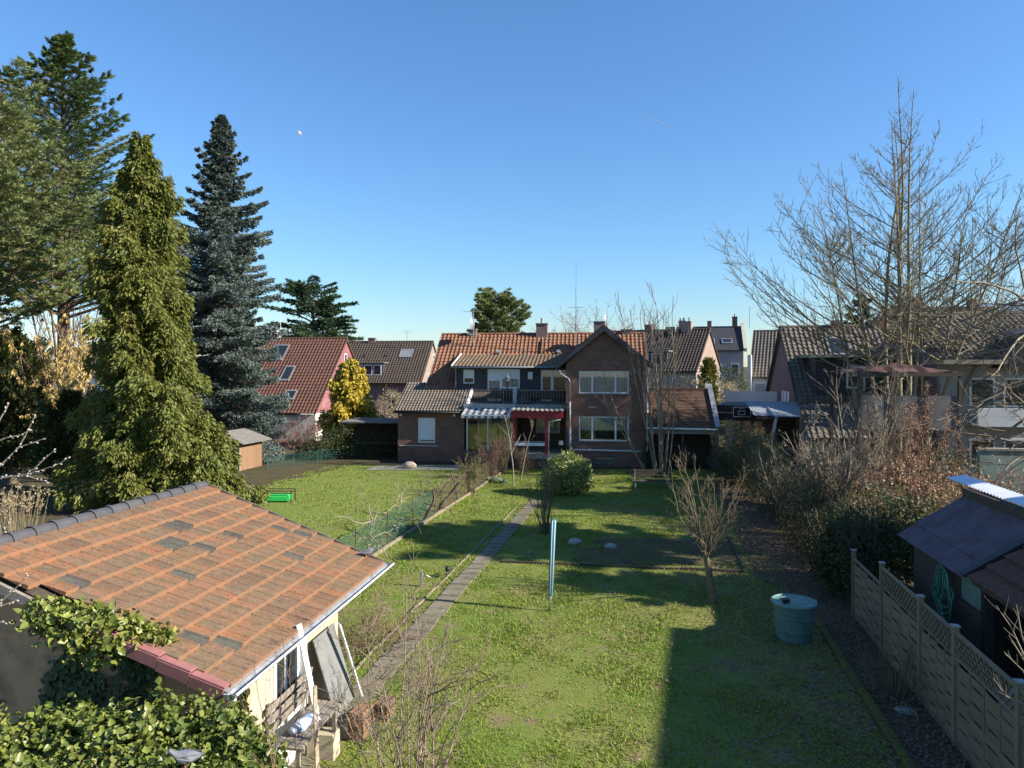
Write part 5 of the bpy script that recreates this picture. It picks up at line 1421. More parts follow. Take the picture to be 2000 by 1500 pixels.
# local y runs away from the viewer, x to the right; eave x=0, top x=1.45
def corr(parent, name, a, b, upv_, m, pitch=0.105, amp=0.02, nrm=None):
    a = Vector(a); b = Vector(b); up = Vector(upv_); n = int((b - a).length / pitch * 6); nr = (b - a).cross(up).normalized()
    q = MB()
    for i in range(n + 1):
        p = a + (b - a) * i / n + nr * amp * math.sin(i * 2 * math.pi / 6); q.v += [tuple(p), tuple(p + up)]
    for i in range(n): q.f.append((2 * i, 2 * i + 2, 2 * i + 3, 2 * i + 1))
    return q.build(name, m, parent, smooth=True)
M['corr_plum'] = mat('plum_corrugated', (0.14, 0.105, 0.12), (0.095, 0.07, 0.08), 3, rough=0.5, dirt=(0.08, 0.06, 0.05))
corr(ks, 'lower_sheet', (0, 0, 2.1), (0, 3.4, 2.1), (0.42, 0, 0.27), M['corr_plum']); corr(ks, 'upper_sheet', (0.38, 0, 2.37), (0.38, 3.4, 2.37), (1.05, 0, 0.68), M['corr_plum'])
box('wall', M['wood_dark'], ks, 0.35, 0.45, -0.1, 3.35, 0, 2.25)
for k in range(8):
    box('wall_board', M['wood_dark'], ks, 0.33, 0.35, -0.1, 1.2, 0.1 + k * 0.17, 0.25 + k * 0.17)
box('window_board', mat('dull_teal_board', (0.1, 0.17, 0.15), (0.2, 0.25, 0.2), 3, rough=0.7), ks, 0.31, 0.33, -0.1, 0.75, 1.5, 2.1)
MB().bar((1.45, -0.1, 3.08), (1.45, 3.4, 3.08), 0.14, 0.3).build('ridge_beam', M['wood_dark'], ks)
for k in range(4):
    MB().bar((1.52, 0.1 + k * 0.95, 3.0), (1.52, 0.75 + k * 0.95, 3.0), 0.02, 0.1).build('foam_gap', mat('insulation_foam', (0.6, 0.48, 0.3), (0.5, 0.38, 0.24), 8), ks)
corr(ks, 'white_sheet', (1.5, -1.6, 3.27), (1.5, 4.6, 3.27), (0.4, 0, 0.08), mat('white_corrugated', (0.75, 0.76, 0.8), (0.62, 0.63, 0.68), 3, rough=0.4), 0.14, 0.016)
MB().bar((0.0, -0.06, 2.16), (1.5, -0.06, 3.12), 0.2, 0.06).build('verge', M['black'], ks)
TU = Vector((1.5, 0, 0.96))
r_ = MB().prism([(0.1, -0.2, 2.1), (1.7, -0.2, 3.12), (1.7, -0.2, 3.06), (0.1, -0.2, 2.04)], (0, -3.0, 0)).build('tile_deck', M['wood_dark'], ks)
tile_field(r_, (0.1, -0.2, 2.11), (0, -1, 0), TU, 3.0, TU.length, 0.26, 0.36, M['tile_red'], M['tile_red_obj'], 80, 'double') if False else tile_field(r_, (0.1, -3.2, 2.11), (0, 1, 0), (-TU.x, 0, TU.z), 0.1, 0.1, 0.26, 0.36, M['tile_red']) if False else None
V, F = tile_proto(0.26, 0.36, 'double'); tme = bpy.data.meshes.new('roof_tile'); tme.from_pydata(V, [], F); tme.materials.append(M['tile_rust']); tme.update()
upn = TU.normalized(); axn = Vector((0, -1, 0)); nn_ = axn.cross(upn)
for j in range(5):
    for i in range(11):
        t = bpy.data.objects.new('roof_tile', tme); COL.objects.link(t); t.parent = r_
        sgn = 1 if nn_.z > 0 else -1
        X_, Y_, Z_ = (axn, upn, nn_) if nn_.z > 0 else (-axn, upn, -nn_)
        p = Vector((0.05, -0.2 - (i if nn_.z > 0 else i + 1) * 0.26, 2.13)) + upn * j * 0.36
        t.matrix_local = Matrix.Translation(p) @ Matrix((X_, Y_, Z_)).transposed().to_4x4() @ Matrix.Rotation(random.gauss(0, 0.015), 4, 'Z')
box('post', M['black'], ks, 0.25, 0.4, -0.35, -0.2, 0, 2.1); box('post', M['black'], ks, 0.25, 0.4, -3.2, -3.05, 0, 2.1)
box('back_wall', M['wood_dark'], ks, 1.9, 2.0, -3.2, 3.6, 0, 3.1)
# hose loops hanging from the eave
M['hose'] = mat('green_hose', (0.06, 0.2, 0.15), (0.1, 0.26, 0.19), 3, rough=0.4)
hs = thing('garden_hose', 'loops of green garden hose hanging under the corrugated roof', 'hose', (8.3, 13.16, 0), -10.5)
for k in range(7):
    y = 0.95 + 0.1 * k + random.gauss(0, 0.03); w = 0.22 + 0.09 * (k % 3); zt = 1.95 - 0.05 * (k % 2); zb = 0.95 + 0.12 * (k % 4)
    pts = [(0.1 + 0.02 * k, y + w * math.sin(a) * (0.7 if math.cos(a) > 0 else 1.2), (zt + zb) / 2 + (zt - zb) / 2 * math.cos(a)) for a in [q * math.pi / 10 for q in range(21)]]
    MB().tube(pts, 0.016, 6).build('hose_loop', M['hose'], hs, smooth=True)
# white bags behind the lattice
b = stone('plastic_sack', 'crumpled white plastic sack behind the lattice fence panel', Vector((7.9, 11.0, 0)), 0.4, mat('white_sack', (0.5, 0.52, 0.56), (0.3, 0.32, 0.36), 6, rough=0.4), 'sack', seed=9); b.scale = (0.8, 1.2, 2.6)

# ---- flat-roofed house outside the frame whose shadow lies over the near lawn
oh_ = thing('rendered_house', 'flat roofed rendered house beside the garden, mostly outside the picture', 'house', (17.2, 12.6, 0), -14.8)
box('wall', M['render_cream'], oh_, 0, 9, -14, 0, 0, 7.9); box('roof', M['felt'], oh_, -0.1, 9.1, -14.1, 0.1, 7.9, 8.1)
for k in range(4):
    for z in (1.0, 4.2):
        f = box('window', M['white_paint'], oh_, -0.06, -0.002, -12.5 + k * 3.2, -11.1 + k * 3.2, z, z + 1.5); box('pane', M['glass'], f, -0.07, -0.061, -12.4 + k * 3.2, -11.2 + k * 3.2, z + 0.1, z + 1.4)

# ================================================================== LEFT NEIGHBOUR'S LAWN
# low wooden hut with open gable
hb = gnd(418, 921)
ht = thing('wooden_hut', 'brown board hut with grey felt gable roof beside the big cypress', 'hut', (hb.x - 0.2, hb.y + 0.5, 0), -12); ht.scale = (0.9, 0.9, 0.9)
for k in range(8):
    x = 0.35 + k * 0.165; box('board', M['wood_brown'], ht, x, x + 0.15, 0, 0.03, 0, 1.75)
box('corner_post', M['wood_grey'], ht, 1.68, 1.82, -0.03, 0.1, 0, 1.85); box('corner_post', M['wood_grey'], ht, -1.3, -1.16, -0.03, 0.1, 0, 1.85)
for k in range(12):
    y = 0.12 + k * 0.2; box('board', M['wood_brown'], ht, 1.78, 1.81, y, y + 0.185, 0, 1.8)
box('door', M['wood_dark'], ht, -0.9, 0.3, 0.02, 0.05, 0.0, 1.7); box('pane', M['glass'], ht, -0.75, 0.2, 0.0, 0.02, 0.9, 1.6)
MB().bar((-1.6, -0.25, 1.75), (0.25, -0.25, 2.4), 0.05, 0.1).bar((0.25, -0.25, 2.4), (2.1, -0.25, 1.75), 0.05, 0.1).bar((0.25, -0.25, 1.85), (0.25, -0.25, 2.36), 0.05, 0.05).bar((0.25, -0.25, 2.36), (1.0, -0.25, 1.8), 0.05, 0.05).bar((0.25, -0.25, 2.36), (-0.5, -0.25, 1.8), 0.05, 0.05).build('gable_frame', M['wood_grey'], ht)
for s_1 in (1, -1):
    pp = [(0.25, -0.3, 2.45), (0.25 + s_1 * 2.0, -0.3, 1.76), (0.25 + s_1 * 2.0, -0.3, 1.72), (0.25, -0.3, 2.41)]
    MB().prism(pp if s_1 < 0 else pp[::-1], (0, 3.4, 0)).build('roof', M['felt'], ht)
box('back_wall', M['wood_brown'], ht, -1.3, 1.8, 2.55, 2.6, 0, 1.8)
# bright green toy box and pale stones on that lawn
gb = gnd(545, 980)
t = thing('garden_toy', 'bright green plastic box with dark rails on the neighbour lawn', 'toy box', (gb.x, gb.y, 0), 0)
M['toy_green'] = mat('bright_green_plastic', (0.04, 0.5, 0.1), (0.03, 0.42, 0.08), 3, rough=0.4)
MB().box(-0.5, 0.5, -0.3, 0.3, 0.05, 0.32).build('tub', M['toy_green'], t, bevel=0.05)
for z in (0.42, 0.52): MB().bar((-0.6, -0.3, z), (0.62, -0.3, z), 0.03, 0.03).bar((-0.6, 0.3, z), (0.62, 0.3, z), 0.03, 0.03).build('rail', M['black'], t)
for x in (-0.6, 0.62):
    for y in (-0.3, 0.3): box('leg', M['black'], t, x - 0.02, x + 0.02, y - 0.02, y + 0.02, 0, 0.54)
stone('boulder', 'pale round boulder on the neighbour lawn by the brick extension', gnd(800, 915), 0.42, mat('pale_boulder', (0.6, 0.5, 0.36), (0.5, 0.4, 0.3), 4, rough=0.9), 'boulder', seed=5)
# patio edge on the neighbour lawn
sheet('patio_edge', lambda Y: left_x(Y) - 8.0, lambda Y: left_x(Y) - 2.8, 40.9, 42.9, 4, 6, M['concrete'], 0.03)
# wire fence at the back of that lawn
def mesh_fence(label, pts, h, spacing, m_post, m_wire, cell=0.09, posts_h=None, r=0.004):
    p0 = Vector(pts[0]); t = thing('wire_fence', label, 'fence', p0)
    tot = 0; segs = []
    for a, b in zip(pts[:-1], pts[1:]): segs.append((Vector(a) - p0, Vector(b) - p0))
    for a, b in segs:
        L_ = (b - a).length; n = max(1, int(round(L_ / spacing))); d = (b - a) / L_
        for k in range(n + 1):
            p = a + (b - a) * k / n; MB().tube([p + Vector((0, 0, -0.05)), p + Vector((random.gauss(0, 0.02), 0, (posts_h or h + 0.06) * random.uniform(0.96, 1.04)))], 0.022, 6).build('post', m_post, t)
        pol = []
        m_ = int(L_ / cell)
        for k in range(-int(h / cell), m_):
            for sg in (1, -1):
                u0, u1 = k * cell, k * cell + h; z0, z1 = (0.03, h + 0.03) if sg > 0 else (h + 0.03, 0.03)
                if u0 < 0: z0 = z0 + (z1 - z0) * (-u0 / h); u0 = 0
                if u1 > L_: z1 = z0 + (z1 - z0) * ((L_ - u0) / (u1 - u0)); u1 = L_
                pol.append((np.array([a + d * u0 + Vector((0, 0, z0)), a + d * u1 + Vector((0, 0, z1))]), [r, r]))
        for z in (0.05, h * 0.5, h): pol.append((np.array([a + Vector((0, 0, z)), b + Vector((0, 0, z))]), [r * 1.2] * 2))
        V, F = polytubes(pol, 3); o = np_mesh('wire_mesh', V, F, m_wire, t); o['kind'] = 'stuff'
    return t


M['wire_green'] = mat('green_wire', (0.022, 0.105, 0.088), (0.035, 0.14, 0.12), 6, rough=0.5)
M['wire_rust'] = mat('rusty_wire', (0.12, 0.08, 0.055), (0.18, 0.13, 0.09), 6, rough=0.7)
mesh_fence('green mesh wire fence with rusty posts beside the lawn, near stretch', [(left_x(y), y, 0) for y in (16.5, 28.6)], 1.05, 2.75, M['rust'], M['wire_green'], 0.1, r=0.0036)
mesh_fence('rusty wire fence overgrown with bare stems further towards the house', [(left_x(y), y, 0) for y in (28.7, 41.3)], 1.0, 2.2, M['rust'], M['wire_rust'], 0.11)
a_ = gnd(522, 918); b_ = gnd(742, 884)
mesh_fence('low green wire fence at the back of the neighbour lawn', [(a_.x, a_.y, 0), (b_.x, b_.y, 0)], 0.7, 2.0, M['wire_green'], M['wire_green'], 0.12)
# low shelter in the shadow left of the extension
sp = at(700, 905, 46.5); t = thing('dark_shelter', 'low dark shelter in the shade left of the brick extension', 'shelter', (sp.x, sp.y, 0), -7)
box('roof', M['felt'], t, -1.2, 3.0, -0.3, 3.0, 2.3, 2.4)
for x in (-1.1, 2.8): box('post', M['wood_dark'], t, x, x + 0.12, -0.2, -0.08, 0, 2.3)
box('back_wall', M['wood_dark'], t, -1.2, 3.0, 2.9, 3.0, 0, 2.3); box('counter', M['wood_grey'], t, -0.9, 2.6, 1.9, 2.6, 0.7, 0.8)
# park bench under the multi-stemmed tree
bn = gnd(1265, 958)
pb = thing('park_bench', 'dark slatted garden bench under the multi-stemmed tree', 'bench', (bn.x, bn.y, 0), -4)
for k in range(4): box('seat_slat', M['wood_dark'], pb, -0.75, 1.2, 0.0 + k * 0.11, 0.09 + k * 0.11, 0.43, 0.46)
for k in range(3): box('back_slat', M['wood_dark'], pb, -0.75, 1.2, 0.45 + 0.02 * k, 0.48 + 0.02 * k, 0.56 + k * 0.14, 0.66 + k * 0.14)
for x in (-0.6, 1.05):
    box('leg', M['zinc'], pb, x, x + 0.05, 0.03, 0.08, 0, 0.43); box('leg', M['zinc'], pb, x, x + 0.05, 0.44, 0.49, 0, 0.95)

# ================================================================== MOON AND CONTRAIL
mp_ = at(583, 261, 4000)
mo = MB(); R_ = 17.0; sdir = Vector((0.72, -0.2, 0.66)).normalized(); q1 = sdir.cross(Vector((0, 1, 0))).normalized(); q2 = sdir.cross(q1)
n = 24
for i in range(9):
    th = (math.pi / 2) * i / 8
    for k in range(n):
        a = 2 * math.pi * k / n; mo.v.append(tuple(R_ * (sdir * math.cos(th) + (q1 * math.cos(a) + q2 * math.sin(a)) * math.sin(th))))
for i in range(8):
    for k in range(n): mo.f.append((i * n + k, i * n + (k + 1) % n, (i + 1) * n + (k + 1) % n, (i + 1) * n + k))
mo.f.append(tuple(8 * n + k for k in range(n)))
m_ = bpy.data.materials.new('moon_glow'); m_.use_nodes = True
e_ = m_.node_tree.nodes['Principled BSDF']; e_.inputs['Base Color'].default_value = (0.16, 0.17, 0.18, 1); e_.inputs['Emission Color'].default_value = (0.5, 0.62, 0.8, 1); e_.inputs['Emission Strength'].default_value = 0.16
o = mo.build('moon', m_, smooth=True); o.location = mp_; tag(o, 'pale half moon in the blue sky', 'moon')
a_, b_ = at(1266, 229, 5000), at(1308, 248, 5000)
o = MB().tube([a_, a_.lerp(b_, 0.5), b_], [1.0, 2.4, 1.8], 6).build('contrail', mat('vapour_white', (0.42, 0.45, 0.5), rough=1.0)); tag(o, 'short white vapour trail high in the sky', 'contrail')

# ================================================================== PLANTS
def leaf_mat(name, c1, c2, tip=None, trans=0.25, rough=0.55, spec=0.3):
    return mat(name, c1, c2, 0.8, rough=rough, rand='island', amount=0.7, trans=trans, spec=spec, dirt=tip, dscale=0.9)


M['n_cedar'] = leaf_mat('cedar_needles', (0.055, 0.1, 0.033), (0.13, 0.18, 0.05), (0.15, 0.18, 0.045))
M['n_pine'] = leaf_mat('pine_needles', (0.12, 0.16, 0.055), (0.22, 0.25, 0.09), (0.22, 0.21, 0.07))
M['n_cypress'] = leaf_mat('cypress_sprays', (0.085, 0.11, 0.022), (0.19, 0.2, 0.04), (0.23, 0.2, 0.05))
M['n_spruce'] = leaf_mat('blue_spruce_needles', (0.085, 0.12, 0.105), (0.17, 0.205, 0.175), (0.13, 0.15, 0.12), trans=0.12)
M['n_dead'] = leaf_mat('dry_brown_sprays', (0.16, 0.1, 0.05), (0.28, 0.19, 0.1))
M['n_yew'] = leaf_mat('yew_needles', (0.035, 0.055, 0.018), (0.085, 0.1, 0.03))
M['n_far'] = leaf_mat('far_conifer_needles', (0.035, 0.07, 0.032), (0.07, 0.115, 0.05))
M['n_yellow'] = leaf_mat('golden_conifer', (0.36, 0.28, 0.03), (0.52, 0.4, 0.06), (0.26, 0.23, 0.04))
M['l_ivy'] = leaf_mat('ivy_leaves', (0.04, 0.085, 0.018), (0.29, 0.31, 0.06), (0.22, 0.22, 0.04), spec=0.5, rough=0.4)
M['l_rhodo'] = leaf_mat('rhododendron_leaves', (0.13, 0.18, 0.04), (0.32, 0.35, 0.1), spec=0.5, rough=0.4)
M['l_dark'] = leaf_mat('dark_hedge_leaves', (0.03, 0.05, 0.018), (0.09, 0.11, 0.035), (0.12, 0.09, 0.04))
M['l_copper'] = leaf_mat('copper_beech_leaves', (0.24, 0.125, 0.072), (0.4, 0.24, 0.145), (0.32, 0.2, 0.115))
M['l_olive'] = leaf_mat('olive_leaves', (0.11, 0.11, 0.04), (0.2, 0.18, 0.07), (0.24, 0.17, 0.08))
M['l_buff'] = leaf_mat('buff_twig_leaves', (0.3, 0.24, 0.13), (0.42, 0.34, 0.2))
M['l_red'] = leaf_mat('plum_brown_twigs', (0.2, 0.1, 0.08), (0.32, 0.18, 0.13))
M['catkin'] = leaf_mat('hazel_catkins', (0.42, 0.3, 0.1), (0.56, 0.43, 0.17))
M['straw'] = leaf_mat('dry_straw', (0.36, 0.28, 0.16), (0.5, 0.4, 0.25))
M['agave'] = leaf_mat('grey_green_straps', (0.14, 0.2, 0.13), (0.25, 0.31, 0.2))


def rot_frame(d):
    d = d / np.linalg.norm(d, axis=-1, keepdims=True); up = np.array([0, 0, 1.0]); s = np.cross(d, up); s /= (np.linalg.norm(s, axis=-1, keepdims=True) + 1e-9)
    return d, s, np.cross(s, d)


def conifer(name, label, base, H, R, nb, per, style, m, seed, trunk=0.3, z0=0.06, cat='tree', lean=(0, 0), group=None, card=None, gap=0.0, power=0.8, shape=None, dead=0.0):
    """R: crown radius at the widest; style picks how the boughs hang and how the foliage sits on them"""
    r = np.random.default_rng(seed); t = thing(name, label, cat, base, 0, group)
    st = {'spruce': dict(a=-0.12, b=-0.32, c=0.34, wid=0.32, th=0.3, L=0.22, W=0.075, dz=-0.25, t0=0.12),
          'cedar': dict(a=0.22, b=0.1, c=0.0, wid=0.24, th=0.1, L=0.32, W=0.06, dz=0.2, t0=0.15),
          'flatcedar': dict(a=0.25, b=-0.22, c=0.0, wid=0.26, th=0.12, L=0.5, W=0.12, dz=0.1, t0=0.2),
          'cypress': dict(a=0.35, b=-0.2, c=-0.1, wid=0.3, th=0.5, L=0.27, W=0.1, dz=-0.95, t0=0.25),
          'yew': dict(a=0.8, b=0.2, c=0, wid=0.3, th=0.3, L=0.2, W=0.06, dz=0.6, t0=0.2),
          'pine': dict(a=0.18, b=0.18, c=0, wid=0.32, th=0.15, L=0.3, W=0.035, dz=0.3, t0=0.3)}[style]
    if card: st['L'], st['W'] = card
    shape = shape or (lambda u: (1 - u) ** power * (0.55 + 0.45 * min(1, u / 0.12)))
    polys = []; PP = []; DD = []
    for i in range(nb):
        u = z0 + (0.985 - z0) * ((i + r.random()) / nb); z = H * u
        az = i * 2.39996 + r.normal() * 0.35
        if r.random() < gap: continue
        L = max(R * shape(u) * r.uniform(0.68, 1.14), 0.3) * (1 + 0.16 * math.sin(az * 2 + u * 9) + 0.1 * math.sin(az * 5 + u * 23))
        k = 7; tt = np.linspace(0, 1, k)
        hd = np.array([math.cos(az), math.sin(az)])
        steep = st['a'] + (0.75 * u ** 2 if style in ('spruce', 'cedar', 'pine') else 0.5 * u ** 2)
        zz = z + L * (steep * tt + st['b'] * tt ** 2 + st['c'] * tt ** 3) + r.normal() * 0.05
        B = np.stack([hd[0] * L * tt, hd[1] * L * tt, zz], 1)
        B[:, 0] += lean[0] * zz / H; B[:, 1] += lean[1] * zz / H
        polys.append((B, np.linspace(0.018 + 0.014 * L, 0.006, k)))
        n = max(8, int(per * (0.2 + 0.8 * L / R)))
        t_ = st['t0'] + (1 - st['t0']) * r.random(n) ** 0.75
        s_ = r.uniform(-1, 1, n)
        if style == 'cedar' or style == 'flatcedar' or style == 'spruce':
            # boughs split into side shoots: snap the position along the bough so gaps open between shoots
            q = max(4, int(L / 0.38)); tq = (np.floor(t_ * q) + 0.5 + np.abs(s_) * 0.35) / q; t_ = np.clip(tq + r.normal(size=n) * (0.035 if style == 'spruce' else 0.015), 0.08, 1.02)
        pos = np.stack([np.interp(t_, tt, B[:, c]) for c in range(3)], 1)
        wid = L * st['wid'] * np.clip(1.12 - t_ * 0.85, 0.1, 1) + 0.08
        side = np.array([-hd[1], hd[0], 0]); out = np.array([hd[0], hd[1], 0])
        hang = np.abs(s_) * wid * (st['dz'] if style in ('spruce', 'cypress') else 0.12)
        pos = pos + side * (s_ * wid)[:, None] + np.array([0, 0, 1.0]) * (hang + r.uniform(-1, 0.25, n) * st['th'] * (min(1, max(0.25, L / 4)) if style == 'spruce' else 1))[:, None]
        if style == 'pine':
            nt = max(5, int(n / 30)); idx = r.integers(0, n, nt); cen = pos[idx]
            c_i = np.repeat(np.arange(nt), 30); v = unit(len(c_i), r); v[:, 2] = np.abs(v[:, 2]) * 0.8 + 0.15; v += out * 0.35
            pos = cen[c_i] + v * 0.04; d = v
        else:
            d = out * 0.75 + side * (np.sign(s_) * np.minimum(1, np.abs(s_) * 1.2))[:, None] + np.array([0, 0, st['dz']]) + r.normal(size=(n, 3)) * (0.24 if style == 'cedar' else 0.38)
        PP.append(pos); DD.append(d)
    P = np.concatenate(PP); D = np.concatenate(DD); n = len(P)
    sc = r.uniform(0.7, 1.3, n)
    V, F = kites(P, D, unit(n, r) * 0.8 + np.array([0, 0, 0.7]), st['L'] * sc, st['W'] * sc * 1.25)
    np_mesh('crown', V, F, m, t)
    if dead:      # dry brown inner sprays
        k = r.random(n) < dead; Pk = P[k].copy(); ax_ = np.stack([lean[0] * Pk[:, 2] / H, lean[1] * Pk[:, 2] / H], 1); Pk[:, :2] = ax_ + (Pk[:, :2] - ax_) * r.uniform(0.6, 0.97, (k.sum(), 1)); Dk = D[k] + np.array([0, 0, -0.4])
        V, F = kites(Pk, Dk, unit(len(Pk), r), st['L'] * 0.9, st['W'] * 0.8); np_mesh('dry_sprays', V, F, M['n_dead'], t)
    zz = np.linspace(0, H * 0.985, 9)
    tp = np.stack([lean[0] * zz / H + r.normal(size=9) * 0.03, lean[1] * zz / H + r.normal(size=9) * 0.03, zz], 1)
    V, F = polytubes([(tp, trunk * (1 - zz / H) ** 0.8 + 0.02)], 9); np_mesh('trunk', V, F, M['bark'], t, smooth=True)
    V, F = polytubes(polys, 4); np_mesh('limbs', V, F, M['bark'], t)
    return t


def bare(name, label, base, polys, m, sides=4, cat='tree', leaves=None, group=None, part='limbs', trunk=None):
    t = thing(name, label, cat, base, 0, group)
    V, F = polytubes(polys, sides); np_mesh(part, V, F, m, t, smooth=True)
    if trunk: V, F = polytubes(trunk, 8); np_mesh('trunk', V, F, m, t, smooth=True)
    if leaves:
        n, L, W, lm, rr, lo, hang = leaves
        ends = [p for p, _ in polys]; idx = rr.integers(0, len(ends), n); P = np.array([ends[i][max(0, int((lo + (1 - lo) * rr.random()) * len(ends[i])) - 1)] for i in idx]) + rr.normal(size=(n, 3)) * 0.03
        D = unit(n, rr) + np.array([0, 0, hang])
        V, F = kites(P, D, unit(n, rr), L * rr.uniform(0.6, 1.3, n), W * rr.uniform(0.6, 1.3, n)); np_mesh('leaves', V, F, lm, t)
    return t


def stems(r, n, spread, h, r0, base_r=0.1, up=0.03, wob=0.08, steps=7, hj=0.3):
    out = []
    for i in range(n):
        a = r.uniform(0, 2 * np.pi); q = r.uniform(0.15, 1) * spread
        out.append(grow((math.cos(a) * base_r * r.random(), math.sin(a) * base_r * r.random(), 0.0), (math.cos(a) * q, math.sin(a) * q, 1.0), h * r.uniform(1 - hj, 1.05), r0 * r.uniform(0.6, 1.1), steps, r, up, wob, 0.25))
    return out


def bush(name, label, base, blobs, n, L, W, m, seed, cat='shrub', twigs=None, group=None, shell=0.55, up=0.3, part='leaves', loose=0.12, broad=False):
    """leafy mass: blobs = list of (cx,cy,cz,rx,ry,rz); leaves spread through an uneven outer shell"""
    r = np.random.default_rng(seed); t = thing(name, label, cat, base, 0, group)
    vol = np.array([b[3] * b[4] * b[5] for b in blobs]) ** 0.67; cnt = (n * vol / vol.sum()).astype(int); PP = []; NN = []
    for b, k in zip(blobs, cnt):
        v = unit(k, r); rad = shell + (1 - shell) * r.random(k) ** 0.6
        lump = 1 + loose * (np.sin(v[:, 0] * 7 + b[0] * 3) * np.sin(v[:, 1] * 6 + b[1]) + np.sin(v[:, 2] * 8 + v[:, 0] * 5 + b[2]) * 0.8 + 0.6 * np.sin(v[:, 0] * 15 + v[:, 2] * 13))
        p = v * (rad * lump)[:, None] * np.array(b[3:6]) + np.array(b[0:3]); ok = p[:, 2] > 0.03
        PP.append(p[ok]); NN.append(v[ok])
    P = np.concatenate(PP); N_ = np.concatenate(NN); k = len(P)
    D = N_ * 0.5 + unit(k, r) * 0.9 + np.array([0, 0, up - 0.25]); Nn = N_ + unit(k, r) * 0.7 + np.array([0, 0, 0.3])
    s = r.uniform(0.45, 1.4, k); V, F = (broad_leaves if broad else kites)(P, D, Nn, L * s, W * s); np_mesh(part, V, F, m, t)
    if twigs:
        V, F = polytubes(twigs, 3); np_mesh('stems', V, F, M['bark'], t)
    return t


def G3(px, py, Y):
    p = at(px, py, Y); return p


def gxy(px, Y): return Vector(((px - 1000) / FPX * Y, Y, 0))


r_ = np.random.default_rng(21)
# ---- tall conifers on the left
conifer('cedar_tree', 'tallest dark green cedar with spiky tiers at the upper left', gxy(125, 42), 25.6, 10.4, 200, 1500, 'cedar', M['n_cedar'], 31, 0.42, z0=0.34, card=(0.24, 0.035), gap=0.04, shape=lambda u: (1 - u) ** 0.9, dead=0.05)
conifer('pine_tree', 'light green pine with soft needle tufts at the left edge', gxy(-75, 33), 18.2, 6.4, 160, 1900, 'pine', M['n_pine'], 32, 0.35, z0=0.4, card=(0.22, 0.034), gap=0.1, shape=lambda u: min(1, (1 - u) * 2.2) ** 0.6, dead=0.05)
conifer('cypress_tree', 'broad olive green cypress standing behind the orange roof', gxy(285, 30.5), 16.0, 2.4, 420, 620, 'cypress', M['n_cypress'], 33, 0.4, z0=0.03, lean=(-0.25, 0), shape=lambda u: float(np.interp(u, [0, 0.06, 0.26, 0.54, 0.81, 0.93, 1.0], [1.0, 1.08, 1.0, 0.76, 0.48, 0.2, 0.05])), card=(0.2, 0.055), dead=0.1)
conifer('blue_spruce', 'tall blue grey spruce between the cypress and the pink house', gxy(432, 45), 22.0, 6.0, 300, 1700, 'spruce', M['n_spruce'], 34, 0.36, z0=0.08, shape=lambda u: min((1 - u) ** 0.84, 0.56 + 0.05 * math.sin(u * 40)), card=(0.17, 0.055))
conifer('cypress_bush', 'low olive cypress bough spreading beside the brown hut', gxy(392, 31), 3.6, 2.4, 80, 560, 'cypress', M['n_cypress'], 35, 0.1, z0=0.03, power=0.6, cat='shrub', card=(0.19, 0.065))
conifer('yew_tree', 'dense dark yew at the left edge above the dry stems', gxy(25, 36.5), 7.6, 2.6, 130, 420, 'yew', M['n_yew'], 36, 0.2, z0=0.02, shape=lambda u: (1 - u ** 3) * 0.8, card=(0.2, 0.07))
conifer('dark_yew', 'shadowed second yew between the yew and the cypress', gxy(135, 33.5), 4.6, 2.0, 80, 300, 'yew', M['n_yew'], 37, 0.2, z0=0.02, shape=lambda u: (1 - u ** 2) * 0.8, card=(0.2, 0.07))
# bare reddish tree and hazel with catkins between them
b0 = stems(r_, 9, 0.45, 13.5, 0.12, 0.3, 0.03, 0.07, 9)
bare('bare_tree', 'leafless reddish tree between the pine and the cypress', gxy(150, 39.5), ramify(b0, [dict(n=12, len=0.33, ang=0.7, up=0.1, r=0.5, lo=0.3, rmin=0.012), dict(n=6, len=0.45, ang=0.6, up=0.06, r=0.6, rmin=0.009, steps=3)], r_), M['bark_red'], 3)
b0 = stems(r_, 22, 0.55, 8.4, 0.05, 0.3, -0.01, 0.07, 7)
bare('hazel_shrub', 'bare hazel hung with yellow catkins between the dark yews', gxy(112, 37.0), ramify(b0, [dict(n=9, len=0.4, ang=0.6, up=0.03, r=0.5, lo=0.3, rmin=0.008)], r_), M['bark_pale'], 3, 'shrub', (12000, 0.26, 0.06, M['catkin'], r_, 0.3, -1.6))
b0 = stems(r_, 60, 0.25, 1.7, 0.012, 0.9, 0.0, 0.03, 4)
bare('dry_perennials', 'clump of dry straw coloured stems at the left edge', gxy(28, 25.5), ramify(b0, [dict(n=4, len=0.25, ang=0.5, up=0.05, r=0.6, lo=0.5, rmin=0.006, steps=2)], r_), M['straw'], 3, 'plant', (900, 0.08, 0.04, M['straw'], r_, 0.6, 0.2))

